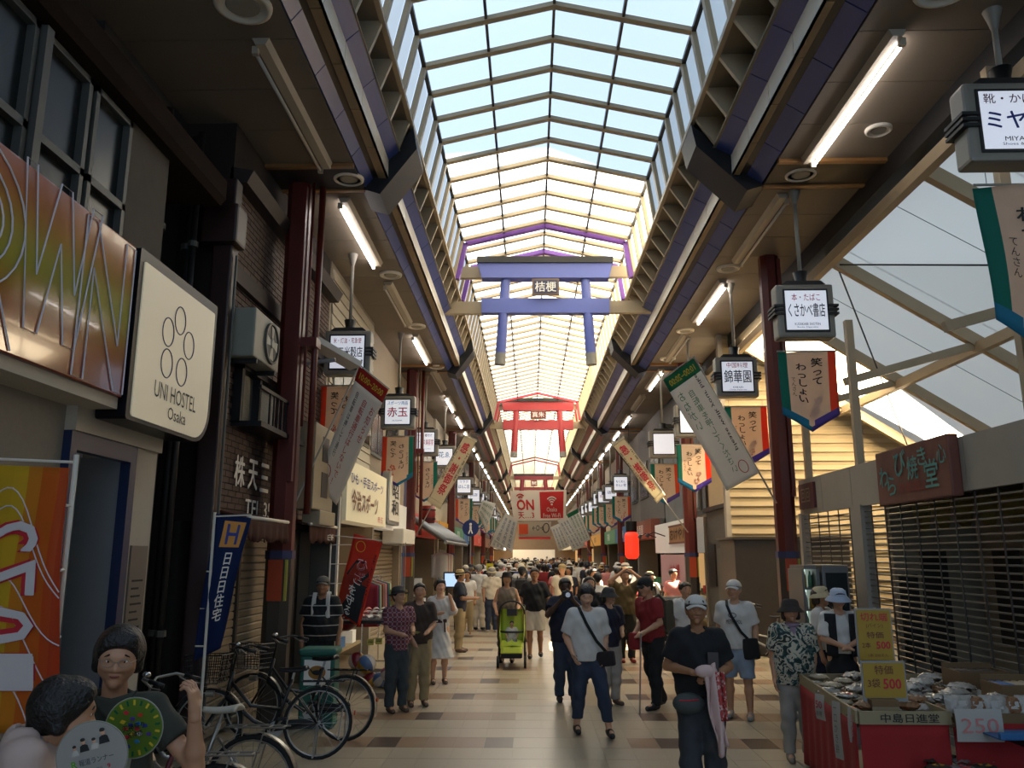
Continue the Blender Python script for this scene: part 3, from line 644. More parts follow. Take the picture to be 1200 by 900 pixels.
# grille shutter
gr = root('grille_shutter', (4.42, 10, 0), label='closed silver rod grille shutter in front of the unlit shop', cat='shutter')
M('rod', '77736a', .45, metal=.5); M('link', '2e2b28', .5)
for y0, y1 in ((5.2, 11.05), (11.4, 13.5)):
    rm = MB().tube([(0, y0, 0), (0, y1, 0)], .011, 5).mesh('rod'); rm.materials.append(MATS['rod'])
    for i in range(34): part('rod', rm, 'rod', gr, True, loc=(4.42, 0, .1+i*.073))
    y = y0+.15
    while y < y1:
        part('link_strip', MB().box(4.405, 4.415, y-.012, y+.012, .05, 2.58), 'link', gr, True); y += .42
    part('bottom_rail', MB().box(4.39, 4.45, y0, y1, 0, .09), 'grey_steel', gr, True)
part('jamb', MB().box(4.36, 4.5, 11.05, 11.4, 0, 2.6), 'fascia_board', gr, True); part('jamb', MB().box(4.36, 4.5, 13.48, 13.6, 0, 2.6), 'fascia_board', gr, True)
# the unlit shop behind it
sh = root('unlit_shop', (6, 9.5, 0), label='dim shop interior with scalloped awning and notice sheets behind the grille shutter', cat='shop')
M('dim_wall', '8a7f6c', .8, noise=.15, nscale=3); M('dim_dark', '2c2722', .8)
part('back_wall', MB().box(5.6, 5.7, 3.5, 10.6, 0, 2.7), 'dim_wall', sh, True)
part('roof_slab', MB().box(4.6, 9.2, 3.5, 11.3, 2.62, 2.7), 'dim_dark', sh, True); part('side_wall', MB().box(4.78, 9.2, 11.15, 11.3, 0, 2.62), 'dim_wall', sh, True)
for x0, x1, z0, z1, k in ((4.82, 5.05, .6, 1.7, 'dim_dark'), (5.12, 5.45, .2, 2.0, 'dim_dark')): part('cupboard', MB().box(x0, x1, 11.1, 11.15, z0, z1), k, sh, True)
g = MB()
for i in range(7): 
    part('awning_scallop', MB().sheet(lambda u, v: (4.75+.03*math.sin(math.pi*u), 10.4-.48*i-.46*u, 2.6-.38*v*(.35+.65*math.sin(math.pi*u)**.6)), 8, 4, .005), M('scallop', '7d7440', .8, noise=.2), sh, True, smooth=True)
for y0, y1, z0, z1, k in ((10.2, 9.7, .9, 2.0, 'dim_dark'), (9.5, 9.0, 1.2, 2.1, 'offwhite'), (8.8, 8.1, .2, 1.9, 'dim_dark'), (7.9, 7.3, .3, 2.1, 'siding'), (7.0, 6.5, .8, 2.0, 'offwhite'), (6.2, 5.4, .3, 2.2, 'sign_wood')):
    part('notice', MB().box(5.55, 5.59, y1, y0, z0, z1), k, sh, True)
for y, z, c in ((8.9, 1.5, 'red'), (6.7, 1.2, 'red'), (7.6, 1.5, 'teal'), (9.2, 1.0, 'ink'), (6.0, 1.6, 'white')): part('poster', MB().box(5.53, 5.55, y-.16, y+.16, z-.2, z+.2), c, sh, True)
for i in range(4): part('shelf', MB().box(5.1, 5.55, 4.2, 6.4, .35+.5*i, .38+.5*i), 'dim_wall', sh, True)
# vending cooler and cabinet by the grille
vc = root('vending_machine', (4.0, 11.25, 0), label='lit drinks cooler with shelves of bottles standing beside the pillar', cat='vending machine')
a = py(942, 667, 11.05); b_ = py(963, 760, 11.05)
VX0, VX1, VZ1 = a.x, b_.x, a.z
part('casing', MB().box(VX0-.03, VX0, 11.05, 11.65, 0, VZ1).box(VX1, VX1+.04, 11.05, 11.65, 0, VZ1).box(VX0, VX1, 11.55, 11.65, 0, VZ1).box(VX0, VX1, 11.05, 11.65, VZ1, VZ1+.05), M('cool_case', '6d6c68', .4, metal=.3), vc, True)
part('lit_back', MB().box(VX0, VX1, 11.50, 11.55, .1, VZ1), M('cool_glow', 'cfe6d8', .5, emit=1.1), vc, True)
for i in range(6):
    z = .15+i*.27; part('shelf', MB().box(VX0, VX1, 11.15, 11.50, z, z+.025), 'cool_case', vc, True)
    for j in range(3): part('bottle', MB().lathe([(.0, 0), (.028, 0), (.028, .13), (.012, .18), (.012, .21), (0, .21)], 8, (VX0+.06+j*.075, 11.25, z+.025)), [M('bt1', '5d8f6a', .3), M('bt2', 'b9b7a8', .3), M('bt3', 'b48a2c', .3)][(i+j) % 3], vc, True, smooth=True)
cb = root('grey_cabinet', (4.3, 11.35, 0), label='grey steel cabinet with black glass door beside the lit drinks cooler', cat='cabinet')
a = py(964, 662, 10.95)
part('body', MB().cbox(VX1+.06, VX1+.4, 11.00, 11.65, 0, a.z, .012), 'cool_case', cb, True); part('glass_door', MB().box(VX1+.1, VX1+.37, 10.98, 11.00, .5, a.z-.1), 'window_glass', cb, True); part('handle', MB().tube([(VX1+.14, 10.95, .8), (VX1+.14, 10.95, 1.3)], .012, 6), 'chrome', cb, True)
en = root('steel_enclosure', (4.9, 17, 0), label='tall brown grey steel enclosure against the cream clapboard wall', cat='enclosure')
for x0, x1 in ((4.1, 4.95), (4.97, 6.4)): part('panel', MB().cbox(x0, x1, 16.9, 18.2, 0, 2.25, .02), M('enclosure', '4a4239', .5, noise=.1), en, True)
part('lid', MB().box(4.05, 6.45, 16.85, 18.3, 2.25, 2.3), 'enclosure', en, True)
# tall office block to the right that shades the near end of the roof
ob = root('office_block', (18, -4, 0), label='tall plain concrete office block beyond the lot', cat='building')
part('walls', MB().box(13, 26, -24, 17.8, 0, 34), 'concrete', ob, True)
for i in range(9):
    for j in range(6): part('window', MB().box(12.95, 13.0, -20+j*6, -17+j*6, 3+i*3.4, 4.8+i*3.4), 'window_glass', ob, True)
# closing walls behind the camera's side so that the street is a street
bk = root('wall_near', (0, -4, 0), kind='structure')
part('left_run', MB().box(-4.6, -3.3, -8, -3, 0, 7), 'stucco', bk, True)
part('lintel_left', MB().box(-5.6, -4.4, -8, YEND, 5.5, 9), 'dark_wall', bk, True)
part('lintel_right', MB().box(4.62, 4.72, 18.4, YEND, 6.9, 9), 'dark_wall', bk, True)
# ================================================================== hanging sign boxes, banners and flags
def map_text(body, w, h, c, fn, mat, parent, bold=0., mirror=False, rot=0., name='lettering', off=.014, world=True, line=1.):
    """lettering laid on a curved cloth: fn(u, v) gives the cloth point; w, h, c in u/v units; rot turns it in the cloth"""
    me = text_mesh(body, 1., 1., bold, mirror, line=line).copy(); me.materials.clear()
    n = len(me.vertices); a = np.empty(n*3, np.float32); me.vertices.foreach_get('co', a); a = a.reshape(-1, 3)
    x, y = a[:, 0]*w, a[:, 2]*h
    if rot:
        cr_, sr_ = math.cos(rot), math.sin(rot); x, y = a[:, 0]*cr_-a[:, 2]*sr_, a[:, 0]*sr_+a[:, 2]*cr_; x = x*w; y = y*h
    out = np.empty((n, 3), np.float32)
    for i in range(n):
        p = Vector(fn(c[0]+float(x[i]), c[1]-float(y[i]))); out[i] = (p.x, p.y-off+float(a[i, 1])*1.5, p.z)
    me.vertices.foreach_set('co', out.ravel()); me.update()
    return part(name, me, mat, parent, world)
def print_patch(pts, fn, mat, parent, name='print', off=.004, world=True):
    """a printed shape on a cloth, given in u/v"""
    g = MB(); c = (sum(p[0] for p in pts)/len(pts), sum(p[1] for p in pts)/len(pts)); v = []
    for u_, v_ in [c]+list(pts): p = Vector(fn(u_, v_)); v.append((p.x, p.y-off, p.z))
    n = len(pts); g.add(v, [(0, 1+i, 1+(i+1) % n) for i in range(n)]); return part(name, g, mat, parent, world)
def disc(cu, cv, ru, rv, n=14): return [(cu+ru*math.cos(2*math.pi*i/n), cv+rv*math.sin(2*math.pi*i/n)) for i in range(n)]
M('housing', '7f7b70', .45, metal=.2, noise=.05); M('box_face', 'dfe3ee', .4, emit=.36); M('letter_red', 'b81e2c', .5); M('letter_navy', '1c2f7c', .5); M('letter_maroon', '5a1230', .5); M('letter_blue', '1f6fa0', .5)
M('pole_grey', '8b877c', .5)
def sign_box(x, y, z, lines, label, w=.76, h=.74, group=None, rz=0.):
    r = root('hanging_sign_box', (x, y, z-h/2), rz, label=label, cat='sign', group=group)
    d = .13; H_ = h/2
    part('housing', MB().cbox(-w/2, w/2, -d, d, 0, h, .035), 'housing', r)
    part('face_rim', MB().box(-w*.39, w*.39, -d-.014, -d, h*.1, h*.9), 'black', r)
    part('lit_face', MB().box(-w*.36, w*.36, -d-.02, -d-.01, h*.135, h*.865), 'box_face', r)
    part('back_face', MB().box(-w*.38, w*.38, d, d+.015, h*.1, h*.9), 'box_face', r)
    part('hood', MB().prism([(-w*.38, h), (-w*.3, h+.05), (w*.3, h+.05), (w*.38, h)], 'y', -d*.9, d*.9), 'black', r)
    part('neck', MB().lathe([(.1, h+.05), (.075, h+.09), (.1, h+.2), (.06, h+.21)], 14), 'black', r, smooth=True)
    top = SOF-(z-h/2)
    part('pole', MB().tube([(0, 0, h+.18), (0, 0, top)], .028, 8), 'pole_grey', r, smooth=True)
    part('pole_cup', MB().lathe([(.03, top-.2), (.055, top-.1), (.085, top)], 12), 'pole_grey', r, smooth=True)
    for s in (-1, 1):
        for k in range(3): part('clip', MB().box(min(s*w*.38, s*w*.56), max(s*w*.38, s*w*.56), -d-.03, d+.03, h*.44+k*.055-.015, h*.44+k*.055+.015), 'black', r)
    for (t, tw, th, tz, m_, bo) in lines: letter(t, w*tw, h*th, m_, r, loc=(0, -d-.022, h*tz), bold=bo)
    return r
def sb_px(uc, vc, Y, lines, label, **k):
    p = py(uc, vc, Y); return sign_box(p.x, Y, p.z, lines, label, **k), p
SB = []
SB.append(sb_px(409, 415, 13.0, [('米・灯油・宅急便', .6, .13, .76, 'letter_red', .01), ('天三米穀店', .66, .24, .5, 'ink', .02), ('TENSAN BEIKOKU', .44, .045, .26, 'ink', 0), ('Rice Shop', .2, .03, .2, 'ink', 0)], 'hanging white sign box of a rice shop with red and black characters'))
SB.append(sb_px(467, 484, 18., [('スポーツ用品', .6, .12, .77, 'letter_blue', .015), ('赤玉', .6, .3, .5, 'letter_red', .03), ('AKADAMA', .3, .045, .24, 'ink', 0)], 'hanging white sign box of a sports shop with large red characters'))
SB.append(sb_px(498, 519, 22.6, [('パーマ 着付け', .56, .12, .76, 'letter_maroon', .01), ('ヴィナス美容室', .66, .22, .5, 'letter_red', .01), ('VENUS Beauty Salon', .5, .045, .25, 'ink', 0)], 'hanging white sign box of a beauty salon with pink red characters'))
SB.append(sb_px(521, 536, 27.5, [('花ゑ', .5, .28, .6, 'letter_blue', .01)], 'hanging white sign box with blue flourish behind the sale flag on the left'))
SB.append(sb_px(544, 570, 35., [('リラク', .45, .16, .75, 'ink', .0), ('はんこ店', .6, .24, .48, 'ink', .015)], 'hanging white sign box of a stamp shop above a pink banner'))
SB.append(sb_px(1181, 150, 6.85, [('靴・かばん', .64, .125, .77, 'letter_maroon', .005), ('ミヤケ', .62, .22, .5, 'letter_navy', .03), ('MIYAKE', .3, .055, .26, 'ink', .005), ('Shoes & Bags', .36, .045, .19, 'ink', 0)], 'large hanging sign box of a shoe shop nearest the lot canopy', w=.86, h=.76))
SB.append(sb_px(941, 367, 10.7, [('本・たばこ', .5, .14, .74, 'letter_red', .005), ('くさかべ書店', .64, .26, .5, 'ink', .015), ('KUSAKABE SHOTEN', .44, .05, .24, 'ink', 0), ('Books, Cigarettes', .36, .035, .18, 'ink', 0)], 'hanging white sign box of a bookshop beside the first right pillar'))
SB.append(sb_px(862, 443, 14.7, [('中国料理', .5, .13, .78, 'letter_red', .005), ('錦華園', .64, .32, .5, 'ink', .015), ('KINKAEN', .24, .05, .23, 'ink', 0), ('Chinese Restaurant', .4, .035, .17, 'ink', 0)], 'hanging white sign box of a Chinese restaurant with black brush characters'))
SB.append(sb_px(810, 494, 18.6, [], 'hanging blank lit sign box half hidden by the green flag'))
SB.append(sb_px(777, 521, 22.2, [], 'hanging blank lit sign box with a black camera on its hood'))
SB.append(sb_px(727, 567, 34.5, [('もくめん', .5, .16, .62, 'ink', .01), ('せんい堂', .56, .16, .42, 'ink', .01)], 'hanging white sign box with two black lines beyond the red lantern'))
cm_ = root('security_camera', SB[9][1]+Vector((.12, -.05, .44)), label='small black camera perched on the blank sign box', cat='camera')
part('body', MB().cbox(-.05, .2, -.06, .06, 0, .11, .015), 'black', cm_); part('lens', MB().tube([(.2, 0, .06), (.26, 0, .06)], .045, 12), 'black', cm_); part('bracket', MB().tube([(0, 0, 0), (0, 0, -.08)], .02, 6), 'black', cm_)
# festival banners under the boxes
M('cloth_cream', 'dcc6ae', .85, noise=.08, nscale=6); M('cloth_orange', 'd8552f', .8); M('cloth_green', '1f7a68', .8); M('cloth_teal', '2f83a0', .8); M('cloth_violet', '6a54a0', .8); M('cloth_flower', 'c4553f', .8)
def banner_fn(w, h, amp, ph):
    tip = .3*w
    def fn(u, v):  # u 0..1 across, v 0..1 down
        x = (u-.5)*w; lim = h-tip+tip*(1-abs(2*u-1)); return (x, amp*math.sin(u*5+v*3+ph), -v*lim)
    return fn
def festival_banner(x, y, ztop, w, h, flip, label, group=None, detail=True, ph=0., amp=.025):
    r = root('festival_banner', (x, y, ztop), label=label, cat='banner', group=group)
    fn = banner_fn(w, h, amp, ph)
    g = MB().sheet(fn, 20, 16, .004); me = g.mesh('cloth', True)
    a, b = ('cloth_orange', 'cloth_green') if flip else ('cloth_green', 'cloth_orange')
    for k in ('cloth_cream', a, b, 'cloth_violet' if flip else 'cloth_teal', 'cloth_teal' if flip else 'cloth_violet'): me.materials.append(MATS[k])
    for p in me.polygons:
        c = p.center; u = c.x/w+.5; lim = h-.3*w+.3*w*(1-abs(2*u-1)); dv = (lim+c.z)
        if dv < .13*w: p.material_index = 3 if u < .5 else 4
        elif u < .15: p.material_index = 1
        elif u > .85: p.material_index = 2
    part('cloth', me, None, r)
    part('top_rod', MB().tube([(-w*.52, 0, .01), (w*.52, 0, .01)], .012, 6), 'pole_grey', r)
    for s in (-1, 1): part('cord', MB().tube([(s*w*.4, 0, .01), (s*w*.4, 0, .14)], .004, 4), 'pole_grey', r)
    if detail:
        c1, c2 = (.36, .63) if flip else (.64, .37)
        map_text(vert('笑って'), .2, .36, (c1, .27), fn, 'ink', r, .03, flip, world=False)
        map_text(vert('わっしょい'), .17, .52, (c2, .42), fn, 'ink', r, .03, flip, world=False)
        map_text(vert('てんさん'), .07, .26, (.8 if flip else .23, .5), fn, 'ink', r, .0, flip, world=False)
        for fu, fv, fr_ in ((c1, .66, .06), (c1-.07, .79, .07)):
            for k in range(5):
                t = 2*math.pi*k/5+.3; print_patch(disc(fu+fr_*math.cos(t)*1.0, fv+fr_*.62*math.sin(t), fr_*.62, fr_*.4, 10), fn, 'cloth_flower', r, 'petal', world=False)
    return r
tags_l = ['rice shop', 'sports shop', 'beauty salon', None, 'stamp shop']
for i, ((o, p), nm) in enumerate(zip(SB[:5], tags_l)):
    if nm: festival_banner(p.x+(-.12 if i == 0 else 0), p.y+.03, p.z-.53, .7 if i else .66, 1.1, True, 'cream festival banner with orange left edge below the %s sign box' % nm, ph=i)
tags_r = ['shoe shop', 'bookshop', 'Chinese restaurant', 'half hidden blank', 'camera topped blank', 'two line']
for i, ((o, p), nm) in enumerate(zip(SB[5:], tags_r)):
    if nm == 'shoe shop': festival_banner(p.x+.16, p.y+.02, p.z-.55, 1.0, 1.55, False, 'cream festival banner with green left edge below the shoe shop sign box', ph=2., amp=.06)
    else: festival_banner(p.x+.02+(.14 if i == 2 else 0), p.y+.03, p.z-.53, .76, 1.08, False, 'cream festival banner with green left edge below the %s sign box' % nm, ph=i)
# far rows of boxes and banners
for side, x in ((-1, -2.75), (1, 3.75)):
    for k in range(8):
        y = (40 if side < 0 else 38.5)+k*3.6+(k % 2)*.4
        lab = 'small hanging sign box in the distant '+('left' if side < 0 else 'right')+' row of the arcade'
        sign_box(x, y, 4.75+.1*(k % 3), [('店'*(2+k % 3), .5, .2, .55, ['ink', 'letter_red', 'letter_blue'][k % 3], .01)], lab, group='distant sign boxes '+('left' if side < 0 else 'right'))
        festival_banner(x, y+.02, 4.25+.1*(k % 3), .72, 1.08, side < 0, 'festival banner in the distant '+('left' if side < 0 else 'right')+' row of the arcade', group='distant banners '+('left' if side < 0 else 'right'), detail=k < 3)
# slanted flags on poles
M('flag_white', 'd2cec6', .85, noise=.05, nscale=4); M('flag_red', 'a3241c', .8); M('flag_green', '27704a', .8); M('flag_yellow', 'c2a520', .7); M('flag_letter_red', 'a8302c', .8); M('flag_letter_green', '2f6d4c', .8); M('flag_cream', 'd8cdb0', .85)
def quad_fn(c, Y, amp=.03, dy=(0, 0, 0, 0)):
    """cloth through four image corners (tl, tr, br, bl) hung near depth Y"""
    P = [py(u, v, Y+d) for (u, v), d in zip(c, dy)]
    def fn(u, v):
        p = P[0]*(1-u)*(1-v)+P[1]*u*(1-v)+P[2]*u*v+P[3]*(1-u)*v
        return p+Vector((0, amp*math.sin(v*7+u*2), 0))
    return fn, P
def slant_flag(c, Y, label, mat, head=None, head_mat=None, pole=None, edge=None, amp=.03, group=None, dy=(0, 0, 0, 0)):
    fn, P = quad_fn(c, Y, amp, dy)
    b = pole[1] if pole else P[2]; r = root('slanted_flag', b, label=label, cat='flag', group=group)
    h0 = head or 0
    part('cloth', MB().sheet(lambda u, v: fn(u, h0+(1-h0)*v), 8, 24, .004), mat, r, True, smooth=True)
    if head: part('header', MB().sheet(lambda u, v: fn(u, head*v), 8, 5, .004), head_mat, r, True, smooth=True)
    if pole: part('pole', MB().tube(list(pole), .014, 6), 'pole_grey', r, True)
    part('cross_bar', MB().tube([fn(-.03, 0)+Vector((0, 0, .02)), fn(1.03, 0)+Vector((0, 0, .02))], .01, 6), 'pole_grey', r, True)
    return r, fn
PIL = Vector((-3.0, 10.3, 0))
r, fn = slant_flag([(421, 429), (455, 456), (394, 592), (371, 568)], 11.8, 'large white slanted flag with red header and red lettering beside the rice shop box', 'flag_white', .12, 'flag_red', (py(424, 422, 11.85), Vector((-3.0, 10.4, 2.55))), dy=(-.1, .2, .2, -.1))
map_text('10:00~20:00', .8, .05, (.5, .06), fn, 'flag_yellow', r, .02)
map_text(vert('自転車は押して通行'), .1, .55, (.22, .45), fn, 'ink', r, .01, rot=0)
map_text(vert('お知らせ'), .15, .3, (.83, .35), fn, 'flag_letter_red', r, .01)
map_text(vert('自転車通行はしないで！'), .17, .72, (.52, .55), fn, 'flag_letter_red', r, .01)
for k in (0,):
    fnr = [fn(.2+.13*math.cos(2*math.pi*i/18), .86+.055*math.sin(2*math.pi*i/18))+Vector((0, -.012, 0)) for i in range(18)]
    part('ring_mark', MB().tube(fnr, .006, 5, closed=True), 'flag_letter_red', r, True); print_patch(disc(.2, .86, .05, .03), fn, 'ink', r)
r, fn = slant_flag([(777, 445), (813, 419), (890, 554), (852, 575)], 12.6, 'large white slanted flag with green header asking riders to walk', 'flag_white', .115, 'flag_green', (py(813, 417, 12.6), Vector((3.9, 13.2, 2.75))))
map_text('10:00~20:00', .8, .05, (.5, .06), fn, 'flag_yellow', r, .02, mirror=True)
map_text('please walk your bike', .12, .66, (.8, .44), fn, 'ink', r, .01, mirror=True, rot=-math.pi/2)
map_text(vert('自転車を押してください'), .17, .72, (.48, .55), fn, 'flag_letter_green', r, .0, mirror=True)
map_text(vert('おねがい'), .17, .34, (.2, .33), fn, 'flag_letter_green', r, .0, mirror=True)
part('ring_mark', MB().tube([fn(.72+.12*math.cos(2*math.pi*i/18), .9+.05*math.sin(2*math.pi*i/18))+Vector((0, -.012, 0)) for i in range(18)], .006, 5, closed=True), 'flag_letter_red', r, True)
for c, Y, pl, nm in (([(544, 509), (559, 517), (516, 597), (500, 587)], 20.5, (py(551, 507, 20.5), Vector((-3.05, 21.6, 2.3))), 'on the left pillar'), ([(717, 522), (731, 512), (780, 580), (770, 590)], 20.2, (py(724, 512, 20.2), Vector((3.95, 21.0, 2.5))), 'on the right pillar')):
    r, fn = slant_flag(c, Y, 'narrow cream slanted sale flag with bold red characters '+nm, 'flag_cream', pole=pl, amp=.008)
    map_text(vert('感・謝御祭'), .5, .76, (.5, .46), fn, 'letter_red', r, .05, mirror='right' in nm)
    map_text(vert('あきない広場'), .14, .5, (.14, .4), fn, 'ink', r, .0); map_text(vert('天神橋筋'), .14, .4, (.88, .4), fn, 'ink', r, .0)
    part('border', MB().tube([fn(.03, .02), fn(.97, .02), fn(.97, .93), fn(.03, .93)], .012, 4, closed=True), 'ink', r, True)
for c, Y, k in (([(592, 601), (607, 609), (600, 648), (577, 632)], 45, 0), ([(585, 612), (597, 618), (590, 646), (574, 640)], 50, 0), ([(653, 610), (664, 604), (686, 640), (672, 646)], 44, 0), ([(645, 618), (656, 613), (668, 640), (655, 646)], 48, 0), ([(664, 603), (677, 596), (692, 632), (681, 638)], 40, 1), ([(560, 600), (566, 586), (581, 590), (570, 622)], 38, 2)):
    r, fn = slant_flag(c, Y, ['pale grey slanted flag with rows of dark characters hung high over the crowd', 'green headed white slanted flag over the crowd beyond the lantern', 'thin red and white slanted flag over the distant left shops'][k], 'flag_white', .12 if k == 1 else None, 'flag_green' if k == 1 else None, amp=.05, group='flags over the crowd' if k == 0 else None)
    for j in range(3): map_text(vert('商店街大売出'), .16, .8, (.22+.28*j, .52), fn, M('flag_slate', '4a5872', .8) if k == 0 else 'flag_letter_green', r, .01)
    part('pole', MB().tube([fn(1.05 if c[0][0] > 622 else -.05, -.05), fn(1.05 if c[0][0] > 622 else -.05, 1.25)], .02, 5), 'pole_grey', r, True)
# free wifi banner
wf, Pw = quad_fn([(597.5, 575.5), (664, 574), (663, 609.5), (602, 610.5)], 44, .02)
r = root('wifi_banner', (Pw[0]+Pw[1])/2, label='white and red free wifi banner strung across the arcade', cat='banner')
part('cloth', MB().sheet(wf, 10, 8, .01), M('banner_white', 'd8cdc0', .8), r, True)
part('red_half', MB().sheet(lambda u, v: Vector(wf(.52+.43*u, .05+.88*v))+Vector((0, -.02, 0)), 6, 6), M('banner_red', 'c8302e', .8), r, True)
map_text('ON', .32, .36, (.25, .47), wf, 'banner_red', r, .06, off=.03); map_text('天…3', .3, .22, (.25, .82), wf, 'banner_red', r, .03, off=.03)
map_text('Osaka\nFree Wi-Fi', .33, .34, (.735, .74), wf, 'banner_white', r, .02, off=.04)
for cu, cv, k in ((.735, .46, 'banner_white'), (.17, .3, 'banner_red')):
    for q, rr in enumerate((.045, .09, .135) if cu > .5 else (.06, .11)):
        part('wifi_arc', MB().tube([Vector(wf(cu+rr*.75*math.sin(t), cv-rr*1.7*math.cos(t)))+Vector((0, -.04, 0)) for t in np.linspace(-.85, .85, 9)], .035, 5), k, r, True)
part('wifi_dot', MB().ell(Vector(wf(.735, .48))+Vector((0, -.03, 0)), (.05, .02, .05)), 'banner_white', r, True)
part('cable', MB().tube([(-2.2, 44, Pw[0].z+.05), Pw[0]], .015, 4), 'dark_metal', r, True); part('cable', MB().tube([Pw[1], (3.1, 44, Pw[1].z+.05)], .015, 4), 'dark_metal', r, True)
w2, Pw = quad_fn([(607, 612), (646, 611), (645, 632), (608, 632)], 56, .02)
r = root('bicycle_notice_banner', (Pw[0]+Pw[1])/2, label='pale banner with bicycle signs below the free wifi banner', cat='banner')
part('cloth', MB().sheet(w2, 6, 6, .01), M('banner_dull', 'a89a88', .8), r, True); print_patch([(.02, .12), (.3, .12), (.3, .7), (.02, .7)], w2, 'cloth_orange', r, off=.03); map_text('←○→', .34, .3, (.6, .35), w2, 'ink', r, .03, off=.03); print_patch([(.0, .86), (1, .86), (1, 1), (0, 1)], w2, 'flag_letter_red', r, off=.03)
part('ring_mark', MB().tube([Vector(w2(.85+.09*math.cos(t), .36+.26*math.sin(t)))+Vector((0, -.03, 0)) for t in np.linspace(0, 6.28, 16, False)], .03, 5, closed=True), 'ink', r, True)
for u in (610, 643): part('cable', MB().tube([py(u, 612, 56), py(u, 560, 56)], .015, 4), 'dark_metal', r, True)
# ================================================================== shop rows down both sides
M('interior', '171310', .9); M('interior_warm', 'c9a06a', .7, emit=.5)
wallcols = ['8c8272', 'a0937c', '6c655c', '9a8a6c', '7c6a58', 'b0a690', '5d5a56', '887a66']
for i, c in enumerate(wallcols): M('shopwall%d' % i, c, .75, noise=.12, nscale=3, bump=.1)
signcols = ['d9cfae', 'b8372c', '2d5c86', 'e2ddd0', '3f7a55', 'c98f2e', '6e3a2a', 'd5d0c4']
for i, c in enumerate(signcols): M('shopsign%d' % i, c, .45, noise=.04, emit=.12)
def shop(side, y0, y1, x, k, label, top=6.9, fas=(2.5, 3.15), fas_out=.5, words='商店', shutter_=False, win=2, detail=True):
    s = -1 if side < 0 else 1
    r = root('shop_building', (x, (y0+y1)/2, 0), label=label, cat='shop')
    X = lambda d: x-s*d      # d metres out of the wall towards the street
    bx_ = lambda d0, d1, *a: MB().box(min(X(d0), X(d1)), max(X(d0), X(d1)), *a)
    wm_ = 'shopwall%d' % (k % 8)
    part('upper_wall', bx_(-.6, 0, y0, y1, fas[1], top+.2), wm_, r, True)
    part('pier', bx_(-.6, .15, y0, y0+.2, 0, fas[1]), wm_, r, True); part('pier', bx_(-.6, .15, y1-.2, y1, 0, fas[1]), wm_, r, True)
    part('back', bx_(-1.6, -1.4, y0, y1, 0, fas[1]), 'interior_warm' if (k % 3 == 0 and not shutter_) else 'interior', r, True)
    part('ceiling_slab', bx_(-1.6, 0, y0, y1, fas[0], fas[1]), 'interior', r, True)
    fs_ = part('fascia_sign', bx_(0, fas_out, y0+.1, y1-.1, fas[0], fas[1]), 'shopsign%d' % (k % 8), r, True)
    h = (fas[1]-fas[0])
    letter(words, min((y1-y0)*.7, h*len(words)), h*.55, ['ink', 'white', 'white', 'letter_red', 'white', 'ink', 'white', 'letter_navy'][k % 8], r, loc=(-s*(fas_out+.006), 0, (fas[0]+fas[1])/2), rot=(0, 0, RL if s < 0 else RR), bold=.02)
    for j in range(win):
        yc = y0+(j+.5)*(y1-y0)/win; w = min(1.0, (y1-y0)/win*.35)
        wf_ = part('window', bx_(0, .05, yc-w, yc+w, 4.1, 5.5), 'frame_grey', r, True)
        for q in (-1, 1): part('pane', bx_(.05, .06, yc+(q-1)*w*.5+.04, yc+(q+1)*w*.5-.04, 4.17, 5.43), 'window_glass', wf_, True)
    if shutter_:
        for j in range(26): part('slat', MB().prism([(X(-.05), j*.095), (X(-.02), j*.095+.02), (X(-.02), j*.095+.075), (X(-.05), j*.095+.093)], 'y', y0+.2, y1-.2), 'shutter_beige', r, True)
    elif detail:
        for j in range(3): part('display_shelf', bx_(-.9, -.2+.12*j, y0+.4, y1-.4, .85-.3*j, .9-.3*j), 'siding', r, True)
        rn = random.Random(k)
        for j in range(10):
            yy = y0+.5+(y1-y0-1)*j/9; a_ = rn.random()*.12+.12; zz = .9-.3*(j % 3); part('goods', bx_(-.5+.12*(j % 3), -.25+.12*(j % 3), yy-a_, yy+a_, zz, zz+.16+.1*rn.random()), 'shopsign%d' % rn.randrange(8), r, True)
    return r
L_SH = [(13.3, 17.2, -3.4, 0, 'shop with a cream fascia sign and toys outside, beside the first left pillar', '', False), (17.2, 21.4, -3.5, 7, 'pale shop with closed shutter before the second left pillar', '昭和', True),
        (22.2, 30, -3.6, 1, 'beige shop house with grey tiled eave and clothes rack', '衣料', False), (30, 35, -3.5, 5, 'left side shop with ochre sign beyond the tiled eave', '菓子', False), (35, 41, -3.5, 4, 'left side shop with green sign in the distance', '薬局', False), (41, 48, -3.5, 2, 'left side shop with blue sign in the distance', '眼鏡', False), (48, 58, -3.5, 1, 'left side shop with red sign far away', '大衆', False), (58, 75, -3.5, 6, 'left side shop with brown sign far away', '古書', False), (75, 112, -3.5, 3, 'long pale left side shop row at the far end', '市場', False)]
for y0, y1, x, k, lab, wd, st in L_SH: shop(-1, y0, y1, x, k, lab, words=wd or '　', shutter_=st, detail=y1 < 60, fas=(2.5, 3.5) if k == 0 else (2.5, 3.15), fas_out=.4 if k == 0 else .3 if y0 < 22 else .2)
R_SH = [(21.4, 28, 4.6, 7, 'cream shop with wooden name plaque beside the red lantern', '', False), (28, 34, 4.5, 6, 'right side shop with brown sign behind the red lantern', '居酒屋', False), (34, 40, 4.5, 2, 'right side shop with blue sign in the distance', '時計', False), (40, 47, 4.5, 4, 'right side shop with green sign in the distance', '茶舗', False), (47, 58, 4.5, 5, 'right side shop with ochre sign far away', '寿司', False), (58, 75, 4.5, 1, 'right side shop with red sign far away', '本', False), (75, 112, 4.5, 0, 'long cream right side shop row at the far end', '市場', False)]
